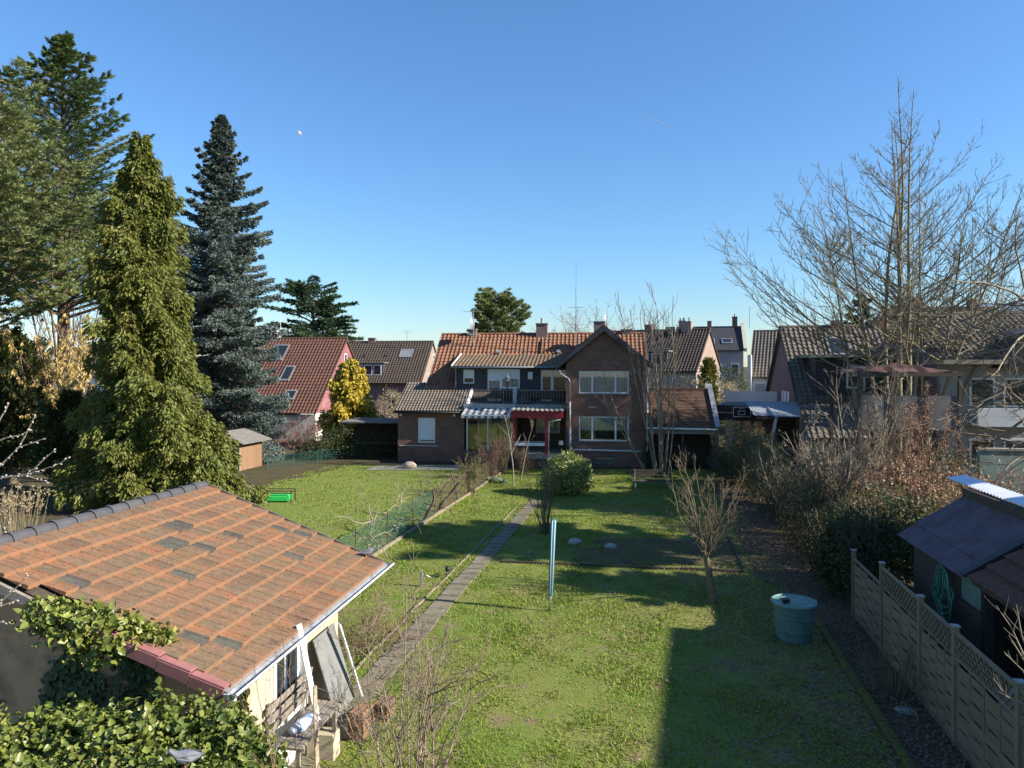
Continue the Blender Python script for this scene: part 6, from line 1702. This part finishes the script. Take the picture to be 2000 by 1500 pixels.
# ---- trees far behind
conifer('far_cedar', 'wide flat tiered cedar behind the pink gabled house', gxy(612, 96), 16.6, 7.4, 110, 420, 'flatcedar', M['n_far'], 41, 0.4, z0=0.28, shape=lambda u: 1.0 if u < 0.5 else 1 - 1.25 * (u - 0.5), card=(0.5, 0.13), gap=0.1)
conifer('far_pine', 'round topped pine behind the red roof and aerial', gxy(972, 88), 14.2, 3.5, 90, 700, 'pine', M['n_pine'], 42, 0.35, z0=0.42, shape=lambda u: 0.75 + 0.4 * math.sin(math.pi * u) - 0.75 * max(0, u - 0.75) * 4 * 0.5, card=(0.45, 0.08), gap=0.15)
conifer('far_spruce', 'dark conifer behind the trunks of the big bare tree', gxy(1682, 72), 13.3, 3.2, 60, 250, 'spruce', M['n_far'], 43, 0.3, z0=0.15, power=0.6, card=(0.4, 0.15))
for i, (px, Y, h, lab) in enumerate(((1150, 95, 13.8, 'hazy bare birch behind the tall thin aerial mast'), (1092, 98, 12.0, 'hazy bare birch left of the tall thin aerial mast'), (1188, 92, 12.4, 'hazy bare birch just behind the brick gable chimney'), (1060, 100, 11.2, 'lowest hazy bare birch behind the chimney on the red roof'))):
    b0 = stems(r_, 4, 0.3, h, 0.12, 0.3, 0.0, 0.05, 8, 0.12)
    bare('birch_tree', lab, gxy(px, Y), ramify(b0, [dict(n=16, len=0.3, ang=0.7, up=0.02, r=0.45, lo=0.4, rmin=0.02), dict(n=7, len=0.5, ang=0.7, up=-0.12, r=0.6, rmin=0.014, steps=3)], r_), M['bark_red'], 3, group='birches behind the roofs')
conifer('columnar_conifer', 'slim green conifer in front of the tan brick gable', gxy(1384, 56), 6.4, 1.2, 60, 260, 'yew', M['n_cypress'], 44, 0.12, z0=0.1, shape=lambda u: (1 - u ** 4) * 0.7, card=(0.22, 0.08))
bush('far_shrub', 'pale buff shrub below the pale grey house', gxy(1410, 58), [(0, 0, 3.6, 1.6, 1.4, 1.4)], 2600, 0.16, 0.05, M['l_buff'], 45)
bush('far_shrub', 'dark evergreen shrub beside the slim green conifer', gxy(1425, 62), [(0, 0, 4.2, 1.7, 1.5, 2.0)], 2600, 0.16, 0.08, M['l_dark'], 46)
bush('far_shrub', 'evergreen shrub behind the annex ridge among tall stems', gxy(1312, 50), [(-1.6, 0, 4.2, 1.5, 1.2, 1.3), (1.6, 0, 4.0, 1.7, 1.2, 1.4)], 3600, 0.14, 0.07, M['l_olive'], 47)
# ---- around the pink house
conifer('golden_cypress', 'bright golden yellow conifer in front of the pink gable', gxy(686, 52), 6.5, 2.8, 130, 300, 'cypress', M['n_yellow'], 51, 0.15, z0=0.05, power=0.62, card=(0.26, 0.12))
b0 = stems(r_, 26, 1.1, 2.7, 0.02, 0.3, -0.01, 0.1, 6)
bare('plum_shrub', 'rounded reddish brown leafless shrub by the white wall', gxy(590, 47), ramify(b0, [dict(n=12, len=0.5, ang=0.7, up=0.02, r=0.6, lo=0.3, rmin=0.008), dict(n=3, len=0.5, ang=0.6, r=0.6, rmin=0.007, steps=2)], r_), M['bark_red'], 3, 'shrub', (2600, 0.1, 0.05, M['l_red'], r_, 0.4, 0))
bush('buff_shrub', 'pale buff shrub between the golden conifer and dark house', gxy(766, 60), [(0, 0, 2.4, 1.3, 1.2, 1.8)], 3000, 0.14, 0.05, M['l_buff'], 52)
bush('dark_hedge', 'dark evergreen hedge in shade at the back of the neighbour lawn', gxy(700, 46), [(-1.2, 0, 1.0, 1.4, 0.8, 1.2), (0.8, 0.4, 0.9, 1.5, 0.8, 1.1), (-2.6, -0.5, 0.7, 1.0, 0.7, 0.9)], 6000, 0.1, 0.06, M['l_dark'], 53, cat='hedge')
bush('low_shrub', 'low green shrub at the foot of the blue spruce', gxy(480, 44), [(0, 0, 0.8, 1.4, 1.0, 0.9), (1.4, 0, 0.6, 1.0, 0.9, 0.7)], 3500, 0.12, 0.06, M['n_spruce'], 54)

# ---- shrubs between the fence and the house
rb = gxy(1110, 33.2)
bush('rhododendron', 'dense rounded rhododendron on the lawn before the brick house', rb, [(0, 0, 0.95, 1.05, 1.0, 1.05), (-0.55, -0.1, 0.8, 0.7, 0.7, 0.8), (0.5, -0.1, 0.75, 0.65, 0.7, 0.75)], 6500, 0.15, 0.055, M['l_rhodo'], 61, broad=True, twigs=stems(r_, 10, 0.6, 1.4, 0.03, 0.15), loose=0.08)
b0 = stems(r_, 26, 0.3, 2.55, 0.02, 0.16, 0.02, 0.05, 7)
bare('vase_shrub', 'upright vase shaped bare shrub beside the path end', gxy(1064, 25.4), ramify(b0, [dict(n=6, len=0.3, ang=0.5, up=0.06, r=0.6, lo=0.55, rmin=0.005)], r_), M['bark_olive'], 4, 'shrub', (700, 0.06, 0.03, M['l_olive'], r_, 0.7, 0))
for i, (px, Y, h, n, lab, lf) in enumerate(((922, 33.5, 1.9, 30, 'bushy bare shrub at the wire fence nearest the path bend', M['l_olive']), (958, 37.5, 2.3, 30, 'reddish bare shrub at the fence below the striped awning', M['l_red']), (985, 39.5, 2.4, 26, 'bare shrub at the fence beside the red porch', M['l_olive']), (1022, 39.5, 1.5, 24, 'low reddish shrub under the porch floor', M['l_red']))):
    b0 = stems(r_, n, 0.4, h, 0.016, 0.2, 0.0, 0.07, 6)
    bare('bare_shrub', lab, gxy(px, Y), ramify(b0, [dict(n=9, len=0.35, ang=0.6, up=0.05, r=0.6, lo=0.35, rmin=0.006)], r_), M['bark_olive'] if i != 1 else M['bark_red'], 3, 'shrub', (900, 0.07, 0.035, lf, r_, 0.5, 0), 'shrubs along the wire fence')
b0 = [grow((0, 0, 0), (0.02, 0, 1), 3.6, 0.045, 9, r_, 0.02, 0.05, 0.3)]
bare('young_tree', 'slender pale young tree in front of the red porch', gxy(1003, 35.5), ramify(b0, [dict(n=7, len=0.35, ang=0.7, up=0.1, r=0.6, lo=0.35), dict(n=4, len=0.4, ang=0.6, up=0.08, r=0.6, rmin=0.006)], r_), M['bark_pale'], 5)
b0 = [grow((0, 0, 0), (0.3, 0, 1), 3.0, 0.04, 9, r_, 0.02, 0.05, 0.3)]
bare('young_tree', 'slender leaning young tree just before the porch floor', gxy(1017, 37.5), ramify(b0, [dict(n=6, len=0.4, ang=0.7, up=0.1, r=0.6, lo=0.4), dict(n=4, len=0.4, ang=0.6, up=0.08, r=0.6, rmin=0.006)], r_), M['bark_pale'], 5)


def strap_plant(label, base, n, L, seed):
    r = np.random.default_rng(seed); t = thing('strap_plant', label, 'plant', base); b = MB()
    for i in range(n):
        a = r.uniform(0, 6.28); e = r.uniform(0.5, 1.4); d = Vector((math.cos(a), math.sin(a), 0)); s = Vector((-d.y, d.x, 0)) * 0.03; l = L * r.uniform(0.7, 1.1); pts = []
        for k in range(5):
            u = k / 4; pts.append(d * (l * u * math.cos(e * (1 - 0.4 * u))) + Vector((0, 0, l * (math.sin(e) * u - 0.55 * u * u))))
        q = len(b.v)
        for k, p in enumerate(pts):
            w = s * (1 - (k / 4) ** 2) ; b.v += [tuple(p - w), tuple(p + w)]
        for k in range(4): b.f.append((q + 2 * k, q + 2 * k + 1, q + 2 * k + 3, q + 2 * k + 2))
    b.build('leaves', M['agave'], t); return t


strap_plant('grey green strap leaved plant beside the fence shrub', gxy(958, 36.8), 50, 0.75, 1); strap_plant('smaller strap leaved plant nearer the young tree', gxy(980, 36.4), 45, 0.7, 2)
# gnarled vines on the wire fence
for i, (px, py, h, lab) in enumerate(((836, 1018, 1.4, 'gnarled dark vine stump on the fence nearest the green mesh'), (857, 1000, 1.5, 'thick gnarled vine trunk in the middle of the fence'), (893, 975, 1.3, 'gnarled vine on the fence before the bushy shrub'), (790, 1050, 1.0, 'thin tangled vine inside the green mesh fence'), (720, 1085, 0.95, 'pale tangled vine behind the green mesh near the orange roof'))):
    p = gnd(px, py); b0 = [grow((0, 0, 0), (r_.normal() * 0.3, r_.normal() * 0.2, 1), h, (0.09, 0.12, 0.08, 0.035, 0.03)[i], 6, r_, 0.0, 0.2, 0.4)]
    ext = [grow((0, 0, 0.35 + 0.12 * q), (0.25 * (1 if q % 2 else -1), 1.0 * (1 if q % 3 else -1), 0.25), 1.7, 0.022, 8, r_, -0.01, 0.22, 0.4) for q in range(7)]
    bare('fence_vine', lab, (left_x(p.y) - 0.06, p.y, 0), b0 + ramify(ext, [dict(n=6, len=0.4, ang=0.8, up=0.0, r=0.6, rmin=0.006)], r_), M['bark'] if i < 3 else M['bark_pale'], 5, 'vine', None, 'vines on the wire fence')

# ---- multi-stemmed tree by the house
b0 = stems(r_, 15, 0.3, 9.8, 0.05, 0.45, 0.012, 0.03, 9, 0.25)
bare('multi_stem_tree', 'leafless many stemmed tree beside the brick wing', gxy(1292, 40.2), ramify(b0, [dict(n=9, len=0.26, ang=0.45, up=0.12, r=0.55, lo=0.35, rmin=0.012), dict(n=4, len=0.45, ang=0.5, up=0.1, r=0.6, rmin=0.009, steps=3)], r_), M['bark_pale'], 4)
b0 = [grow((0, 0, 0), (-0.42, -0.05, 1), 5.8, 0.06, 9, r_, 0.0, 0.05, 0.3), grow((0, 0, 0.3), (-0.62, 0.0, 1), 4.6, 0.05, 8, r_, 0.0, 0.06, 0.3)]
bare('leaning_sapling', 'bare leaning sapling crossing the wing windows', gxy(1259, 40.0), ramify(b0, [dict(n=9, len=0.35, ang=0.6, up=0.08, r=0.6, lo=0.3, rmin=0.01), dict(n=5, len=0.4, ang=0.6, up=0.06, r=0.6, rmin=0.007)], r_), M['bark_pale'], 4)
bush('evergreen_shrub', 'dark evergreen shrub at the corner of wing and annex', gxy(1268, 41), [(0, 0, 0.9, 0.45, 0.4, 1.0)], 1200, 0.1, 0.05, M['l_dark'], 62)

M['bark_fruit'] = mat('fruit_tree_bark', (0.2, 0.165, 0.09), (0.1, 0.08, 0.055), 7, rough=0.95, bump=0.4, bscale=30)
# ---- fruit tree on the lawn
fb = gnd(1393, 1178)
tr = grow((0, 0, -0.02), (-0.1, 0.05, 1), 1.25, 0.105, 6, r_, 0.02, 0.05, 0.75)
top = tr[0][-1]
b0 = [grow(top - np.array([0, 0, 0.25 * r_.random()]), (math.cos(a) * q, math.sin(a) * q, 1.0), r_.uniform(1.9, 2.75), 0.026, 8, r_, 0.045, 0.13, 0.25) for a, q in [(k * 0.9 + r_.normal() * 0.3, r_.uniform(0.15, 1.0)) for k in range(13)]]
bare('fruit_tree', 'small leafless fruit tree with a bare trunk on the lawn', (fb.x, fb.y, 0), ramify(b0, [dict(n=15, len=0.33, ang=0.7, up=0.1, r=0.5, lo=0.12, rmin=0.006), dict(n=6, len=0.38, ang=0.6, up=0.08, r=0.6, rmin=0.0042, steps=3)], r_), M['bark_fruit'], 4, trunk=[tr])

# ---- big bare tree on the right
BT = gxy(1752, 36.5)
b0 = []
for (dx, dy, lean_x, h) in ((-0.5, 0.1, -0.04, 17.8), (0.0, 0.2, 0.015, 19.3), (0.45, -0.1, 0.05, 18.6), (-0.2, -0.3, -0.015, 17.4), (0.9, 0.2, 0.14, 16.0), (1.6, 0.0, 0.26, 15.0), (-0.9, 0.0, -0.14, 15.6), (2.2, 0.3, 0.2, 14.6), (0.25, 0.5, 0.03, 18.6), (-1.4, 0.2, -0.26, 13.6), (2.8, 0.1, 0.34, 13.8)):
    b0.append(grow((dx * 0.55, dy, 0), (lean_x + dx * 0.05, dy * 0.03, 1), h * 1.06, 0.16 if h > 16 else 0.12, 14, r_, 0.02, 0.025, 0.08))
lim = []
for i in range(175):
    s = b0[r_.integers(0, len(b0))]; u = r_.uniform(0.3, 0.88); x = u * 14; k = min(int(x), 13); p = s[0][k] + (s[0][k + 1] - s[0][k]) * (x - k)
    a = r_.uniform(0, 6.283) if i > 60 else r_.choice([0.0, math.pi]) + r_.normal() * 0.35
    L = (11.2 - 9.6 * (u - 0.28) / 0.58) * r_.uniform(0.75, 1.1)
    lim.append(grow(p, (math.cos(a), math.sin(a), 0.05 + 0.75 * u), L * (1.1 if i <= 60 else 0.9), 0.055 * (1.15 - u * 0.7), 10, r_, 0.085, 0.05, 0.16))
tw = ramify(lim, [dict(n=17, len=0.22, ang=0.75, up=0.16, r=0.5, lo=0.15, rmin=0.013, steps=4), dict(n=3, len=0.4, ang=0.6, up=0.12, r=0.6, rmin=0.011, steps=3)], r_)
tw2 = ramify(b0, [dict(n=30, len=0.075, ang=0.8, up=0.2, r=0.3, lo=0.4, rmin=0.012, steps=3), dict(n=2, len=0.5, ang=0.6, up=0.1, r=0.7, rmin=0.01, steps=2)], r_)
bare('big_bare_tree', 'huge leafless tree with many upright stems on the right', BT, tw + tw2[len(b0):], M['bark_green'], 4, trunk=b0)
b0 = [grow((0.0, 0, 0), (-0.05, 0, 1), 8.5, 0.3, 9, r_, 0.0, 0.05, 0.5)]
lim = [grow(b0[0][0][k] , (-0.95, r_.normal() * 0.5, r_.uniform(-0.2, 0.5)), r_.uniform(3.5, 7.0), 0.065, 9, r_, r_.choice([-0.05, 0.05]), 0.14, 0.2) for k in (3, 3, 4, 4, 4, 5, 5, 5, 6, 6, 6, 7, 7, 7, 8, 8, 9)]
bare('edge_tree', 'dark trunk with sweeping bare boughs at the right edge', gxy(2075, 26.0), ramify(lim, [dict(n=9, len=0.35, ang=0.8, up=0.04, r=0.55, lo=0.2, rmin=0.011), dict(n=4, len=0.45, ang=0.7, up=0.03, r=0.6, rmin=0.008)], r_), M['bark_pale'], 4, trunk=b0)

# ---- hedge and shrubs along the right side
def hedge(label, Y0, Y1, off, w, h, nl, nt, lm, tm, seed, L=0.06, fine=0.6, name='hedge'):
    r = np.random.default_rng(seed); t = thing(name, label, 'hedge', (right_x(Y0), Y0, 0))
    Y = Y0 + (Y1 - Y0) * r.random(nl); hz = h * (0.85 + 0.15 * np.sin(Y * 2.1) + 0.12 * np.sin(Y * 5.3))
    z = hz * (1 - (1 - r.random(nl)) ** 1.5 * 0.98); x = off + (r.beta(0.7, 0.7, nl) - 0.5) * w * (1 - 0.35 * (z / hz) ** 3)
    P = np.stack([right_x(Y) - right_x(Y0) + x, Y - Y0, z], 1) + r.normal(size=(nl, 3)) * 0.05
    V, F = kites(P, unit(nl, r), unit(nl, r) + np.array([0, 0, 0.5]), L * r.uniform(0.6, 1.4, nl), L * 0.6 * r.uniform(0.6, 1.4, nl)); np_mesh('leaves', V, F, lm, t)
    pol = []
    for i in range(nt):
        y = Y0 + (Y1 - Y0) * r.random(); pol.append(grow((right_x(y) - right_x(Y0) + off + r.normal() * w * 0.18, y - Y0, 0), (r.normal() * 0.22, r.normal() * 0.22, 1), h * r.uniform(0.75, 1.25), 0.018 * r.uniform(0.5, 1.6), 6, r, 0.0, 0.09, 0.25))
    V, F = polytubes(ramify(pol, [dict(n=6, len=0.32, ang=0.6, up=0.06, r=0.6, lo=0.3, rmin=0.006, steps=3)], r), 3); np_mesh('stems', V, F, tm, t)
    return t


hedge('dark half bare hedge running from the woven fence to the annex', 17.4, 29.5, 0.45, 1.5, 2.15, 30000, 170, M['l_dark'], M['bark'], 71)
hedge('taller brownish hedge in sunlight next to the annex', 29.6, 40.0, 0.3, 1.7, 2.55, 26000, 130, M['l_olive'], M['bark_olive'], 72, L=0.075, name='brown_hedge')
lb = gxy(1690, 19.0)
bush('cherry_laurel', 'glossy green laurel bush at the far end of the woven fence', gxy(1690, 18.6), [(-0.5, 0.0, 0.9, 0.8, 0.7, 0.9), (0.5, -0.2, 1.1, 0.9, 0.8, 0.9), (0.0, 0.4, 1.3, 0.9, 0.8, 0.8)], 8000, 0.13, 0.055, M['l_dark'], 73, broad=True, twigs=stems(r_, 14, 0.6, 1.6, 0.03, 0.3))
bush('round_evergreen', 'tall rounded evergreen bush in the hedge near the annex', gxy(1432, 36), [(0, 0, 1.5, 1.2, 1.1, 1.7), (0.6, -0.8, 1.1, 1.0, 1.0, 1.3)], 9000, 0.08, 0.045, M['l_dark'], 74)
for i, (px, Y, h, n, lm, nlv, bm, lab, sp) in enumerate((
        (1600, 22.5, 3.6, 16, M['l_olive'], 700, M['bark_olive'], 'olive twigged small tree rising from the hedge', 0.5),
        (1545, 27, 3.2, 26, M['l_olive'], 500, M['bark_pale'], 'bare twiggy shrub behind the fruit tree', 0.6),
        (1700, 26.5, 6.0, 20, M['l_copper'], 500, M['bark_pale'], 'tall pale twigged shrub in front of the gazebo', 0.45),
        (1640, 24.5, 4.4, 26, M['l_copper'], 500, M['bark_pale'], 'pale twiggy shrub with few copper leaves below the gazebo', 0.6),
        (1775, 25.5, 5.2, 18, M['l_copper'], 2600, M['bark_red'], 'tall copper leaved shrub beside the gazebo', 0.5),
        (1480, 33, 2.9, 18, M['l_olive'], 700, M['bark_olive'], 'bare shrub below the basketball board', 0.5))):
    b0 = stems(r_, n, sp, h, 0.03, 0.25, 0.01, 0.06, 8)
    bare('twiggy_shrub', lab, gxy(px, Y), ramify(b0, [dict(n=10, len=0.32, ang=0.6, up=0.06, r=0.6, lo=0.25, rmin=0.007), dict(n=4, len=0.4, ang=0.6, up=0.05, r=0.6, rmin=0.005, steps=3)], r_), bm, 3, 'shrub', (nlv, 0.09, 0.045, lm, r_, 0.3, -0.2), 'shrubs in the next garden')
bush('copper_hedge', 'copper brown beech hedge in sun behind the white sheet', gxy(1800, 22.5), [(-2.6, 0.6, 1.5, 1.5, 1.0, 1.5), (-0.7, 0.6, 1.7, 1.6, 1.0, 1.7), (1.2, 0.2, 1.6, 1.5, 1.0, 1.35), (3.0, -0.2, 1.5, 1.5, 1.0, 1.3), (4.8, -0.6, 1.5, 1.4, 1.0, 1.25)], 9500, 0.1, 0.05, M['l_copper'], 75, cat='hedge', twigs=[(p + np.array([x, 0.2, 0]), q) for x in (-2.6, -0.7, 1.2, 3.0, 4.8) for p, q in stems(r_, 10, 0.5, 3.2, 0.02, 0.6)], loose=0.2)
bush('green_mound', 'dull green bush below the copper leaves', gxy(1775, 26.8), [(0, 0, 1.8, 1.9, 1.3, 1.7), (-1.8, 0, 1.4, 1.4, 1.1, 1.3), (1.6, 0.3, 1.6, 1.3, 1.1, 1.4)], 12000, 0.1, 0.035, M['l_olive'], 76)
bush('shade_bush', 'dark bush in shade between the shed roof and hedge', gxy(1715, 20.5), [(0, 0, 1.2, 1.3, 1.2, 1.3), (1.2, 0.4, 1.1, 1.1, 1.0, 1.2)], 7000, 0.1, 0.05, M['l_dark'], 77)
# pruned stems by the fence, in the mossy bed
b0 = stems(r_, 30, 0.55, 0.95, 0.016, 0.35, 0.0, 0.03, 4)
bare('pruned_shrub', 'cut back bundle of bare stems at the foot of the woven fence', gxy(1742, 12.9) , ramify(b0, [dict(n=2, len=0.4, ang=0.5, r=0.7, rmin=0.006, steps=2)], r_), M['bark_olive'], 4, 'shrub')
# evergreens to the right of the frame that shade the lawn
conifer('garden_fir', 'dark fir standing outside the frame beside the rendered house', (18.2, 15.6, 0), 9.9, 3.1, 110, 260, 'spruce', M['n_far'], 81, 0.25, z0=0.04, power=0.55, card=(0.35, 0.14))
conifer('garden_pine', 'tall pine with a high crown outside the frame behind the corrugated shed', (22.5, 18.6, 0), 15.2, 2.8, 70, 420, 'pine', M['n_pine'], 82, 0.28, z0=0.6, shape=lambda u: min(1, (1 - u) * 4) ** 0.7, card=(0.45, 0.1))

conifer('garden_pine', 'high crowned pine outside the frame beyond the copper hedge', (24.5, 26.4, 0), 13.0, 2.6, 70, 420, 'pine', M['n_pine'], 83, 0.28, z0=0.6, shape=lambda u: min(1, (1 - u) * 4) ** 0.7, card=(0.45, 0.1))

# ---- ivy on the shed
def ivy_wall():
    r = np.random.default_rng(91); t = thing('wall_ivy', 'dark ivy climbing the shaded gable wall of the orange roofed shed', 'ivy', (-3.47, 8.7, 0), -9.4)
    x = -r.random(16000) * 6.6; zt = EZ + (RZ - EZ) * np.clip(-x / RW, 0, 1) - 0.15; z = zt * r.random(16000)
    dens = np.sin(x * 2.1 + 0.8 * np.sin(z * 2)) + 0.7 * np.sin(x * 5.0 + z * 1.3) + 0.5 * np.sin(z * 3.1 + x) + 0.9 * (z < 0.9) + 0.5 * (zt - z < 0.3)
    k = (dens + r.normal(size=16000) * 0.3) > 0.35; x, z = x[k], z[k]; n = len(x)
    P = np.stack([x, 0.48 - 0.05 * r.random(n), z], 1); D = np.stack([r.normal(size=n) * 0.7, -0.25 * np.ones(n), -0.7 + r.normal(size=n) * 0.4], 1); Nn = np.stack([r.normal(size=n) * 0.4, -np.ones(n), 0.5 + r.normal(size=n) * 0.3], 1)
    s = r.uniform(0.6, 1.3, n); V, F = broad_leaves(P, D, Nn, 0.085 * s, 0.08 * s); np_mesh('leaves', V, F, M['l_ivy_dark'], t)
    return t


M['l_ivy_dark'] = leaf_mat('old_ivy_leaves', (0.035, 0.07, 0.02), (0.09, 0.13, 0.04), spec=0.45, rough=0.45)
ivy_wall()
ic = SW(-1.9, 0.05, 2.75)
t = bush('roof_ivy', 'sunlit ivy clump growing over the edge of the orange roof', (ic.x, ic.y, 0), [(-0.1, 0, 2.72, 0.5, 0.32, 0.24), (0.4, -0.05, 2.6, 0.45, 0.3, 0.2), (-0.55, 0.0, 2.85, 0.3, 0.25, 0.17), (0.75, 0.05, 2.5, 0.25, 0.2, 0.12), (0.15, -0.1, 2.45, 0.35, 0.2, 0.2)], 2300, 0.085, 0.07, M['l_ivy'], 92, broad=True, cat='ivy', loose=0.25, twigs=[grow((0, 0.1, 0.0), (0.02, 0, 1), 2.6, 0.03, 8, r_, 0, 0.05, 0.3)])
bl_ = []
for px, py, Y, rx, rz in ((20, 1470, 7.6, 0.6, 0.5), (120, 1440, 7.9, 0.62, 0.5), (225, 1440, 7.8, 0.6, 0.5), (330, 1430, 7.9, 0.6, 0.55), (430, 1430, 8.0, 0.5, 0.5), (470, 1470, 7.8, 0.45, 0.45), (280, 1540, 7.0, 0.9, 0.5), (100, 1560, 6.9, 0.9, 0.5), (450, 1580, 7.3, 0.6, 0.6)):
    p = at(px, py, Y); bl_.append((p.x + 4.6, p.y - 7.6, p.z - 0.24, rx, rx * 0.75, rz))
bush('ivy_bush', 'big sunlit ivy bush in front of the shaded shed wall', (-4.6, 7.6, 0), bl_, 32000, 0.072, 0.064, M['l_ivy'], 93, broad=True, loose=0.22, twigs=stems(r_, 24, 0.7, 1.9, 0.03, 1.2))
p = at(365, 1480, 7.0); pigeon('pigeon', 'grey pigeon with fanned wing sitting on the ivy bush', (p.x, p.y, p.z - 0.11), math.radians(200), 0.1)
M['bark_fg'] = mat('grey_brown_twigs', (0.27, 0.21, 0.15), (0.15, 0.115, 0.08), 3, rough=0.9)
# bare twigs in front of the ivy and the big bare shrub in the foreground
b0 = stems(r_, 8, 0.5, 3.0, 0.013, 0.5, 0.01, 0.07, 8)
bare('bare_twigs', 'few bare twigs rising out of the sunlit ivy bush', at(470, 1500, 7.6) * Vector((1, 1, 0)) if False else (at(470, 1500, 7.6).x, 7.6, 0), ramify(b0, [dict(n=6, len=0.3, ang=0.6, up=0.08, r=0.6, lo=0.4, rmin=0.004)], r_), M['bark_red'], 4, 'shrub')
b0 = stems(r_, 17, 0.62, 3.1, 0.02, 0.45, 0.004, 0.06, 9)
bare('foreground_shrub', 'large bare spreading shrub in the foreground over the path', (-1.35, 9.4, 0), ramify(b0, [dict(n=9, len=0.42, ang=0.65, up=0.05, r=0.6, lo=0.22, rmin=0.006, steps=6, wob=0.16), dict(n=6, len=0.4, ang=0.65, up=0.05, r=0.6, rmin=0.0045, steps=4, wob=0.16)], r_), M['bark_fg'], 4, 'shrub')
b0 = [grow((r_.normal() * 0.5, r_.normal() * 0.5, 0.02), (r_.normal(), r_.normal(), 0.25), 1.2, 0.008, 6, r_, 0.0, 0.2, 0.4) for _ in range(110)]
bp = gnd(690, 1262)
bare('brushwood_pile', 'tangled pile of purple brown brushwood beside the shed corner', (bp.x, bp.y, 0), ramify(b0, [dict(n=4, len=0.4, ang=0.7, up=0.05, r=0.7, rmin=0.004)], r_), M['bark_red'], 3, 'brushwood')

# ---- pussy willow at the left edge
wl_ = thing('pussy_willow', 'willow branches with silvery catkins reaching in at the left edge', 'shrub', (-5.4, 5.5, 0))
pol = []; cat_p = []; cat_d = []
WP = [[(-170, 1150), (-60, 960), (0, 910), (20, 890), (37, 873), (50, 850), (68, 813)], [(-60, 900), (0, 860), (13, 855), (40, 850), (62, 838)], [(-170, 1150), (-80, 950), (0, 933), (50, 927), (70, 913), (90, 893), (110, 877)],
      [(50, 927), (90, 915), (113, 907), (133, 895)], [(50, 927), (73, 937), (100, 943)], [(-80, 950), (-20, 860), (2, 815), (13, 797), (18, 786)], [(37, 873), (62, 866), (90, 855)],
      [(-170, 1330), (-60, 1220), (0, 1177), (20, 1158), (40, 1140), (53, 1123)], [(-60, 1220), (0, 1185), (20, 1177), (40, 1168)], [(-170, 1330), (-60, 1215), (0, 1215), (27, 1219)], [(-60, 1080), (-20, 1060), (8, 1040), (20, 1010)]]
for i, w in enumerate(WP):
    Yw = 5.5 + 0.1 * math.sin(i * 2.3); pts = [np.array(at(x, y, Yw)) - np.array((-5.4, 5.5, 0)) for x, y in w]
    pol.append((np.array(pts), np.linspace(0.009, 0.0025, len(pts)) if i not in (3, 4, 6) else np.linspace(0.004, 0.0025, len(pts))))
    for a, b in zip(pts[:-1], pts[1:]):
        L = np.linalg.norm(b - a)
        for k in range(int(L / 0.028)):
            u = r_.random(); s_ = r_.normal(size=3); s_[1] *= 0.5; d = (b - a) / L + s_ * 0.3; cat_p.append(a + (b - a) * u + s_ / np.linalg.norm(s_) * 0.006); cat_d.append(d / np.linalg.norm(d))
for w in ((-170, 1150), (-170, 1330)):
    e = np.array(at(w[0], w[1], 5.5)) - np.array((-5.4, 5.5, 0)); pol.append((np.array([(0, 0, 0), (-0.15, 0, 1.5), (-0.05, 0, 3.0), e]), [0.03, 0.025, 0.018, 0.009]))
V, F = polytubes(pol, 6); np_mesh('branches', V, F, M['bark_pale'], wl_, smooth=True)
cp_ = []
for p, d in zip(cat_p, cat_d):
    l = r_.uniform(0.014, 0.024); cp_.append((np.array([p, p + d * l * 0.25, p + d * l * 0.7, p + d * l]), [0.002, 0.0062, 0.006, 0.001]))
V, F = polytubes(cp_, 6); np_mesh('catkins', V, F, mat('silver_catkin', (0.5, 0.45, 0.42), (0.36, 0.31, 0.29), 40, rough=0.8), wl_, smooth=True)['kind'] = 'stuff'
# pale lit twigs at the lower right edge
tw_ = []
for w in ([(2040, 1420), (2000, 1280), (1975, 1225), (1945, 1182)], [(2030, 1330), (1995, 1240), (1985, 1180)], [(2040, 1330), (2000, 1290), (1970, 1240)], [(2045, 1400), (1998, 1310), (1962, 1275)], [(2045, 1420), (2000, 1375), (1965, 1360), (1940, 1325)]):
    tw_.append((np.array([np.array(at(x, y, 7.9)) - np.array((6.3, 7.9, 0)) for x, y in w]), np.linspace(0.013, 0.004, len(w))))
    e = tw_[-1][0][0]; tw_.append((np.array([(0.25, 0, 0), (0.2, 0, e[2] * 0.6), e]), [0.025, 0.02, 0.013]))
bare('pale_twigs', 'pale sunlit twigs reaching over the near end of the woven fence', (6.3, 7.9, 0), ramify(tw_, [dict(n=4, len=0.3, ang=0.6, up=0.05, r=0.6, lo=0.5, rmin=0.003)], r_), M['bark_pale'], 5, 'shrub')
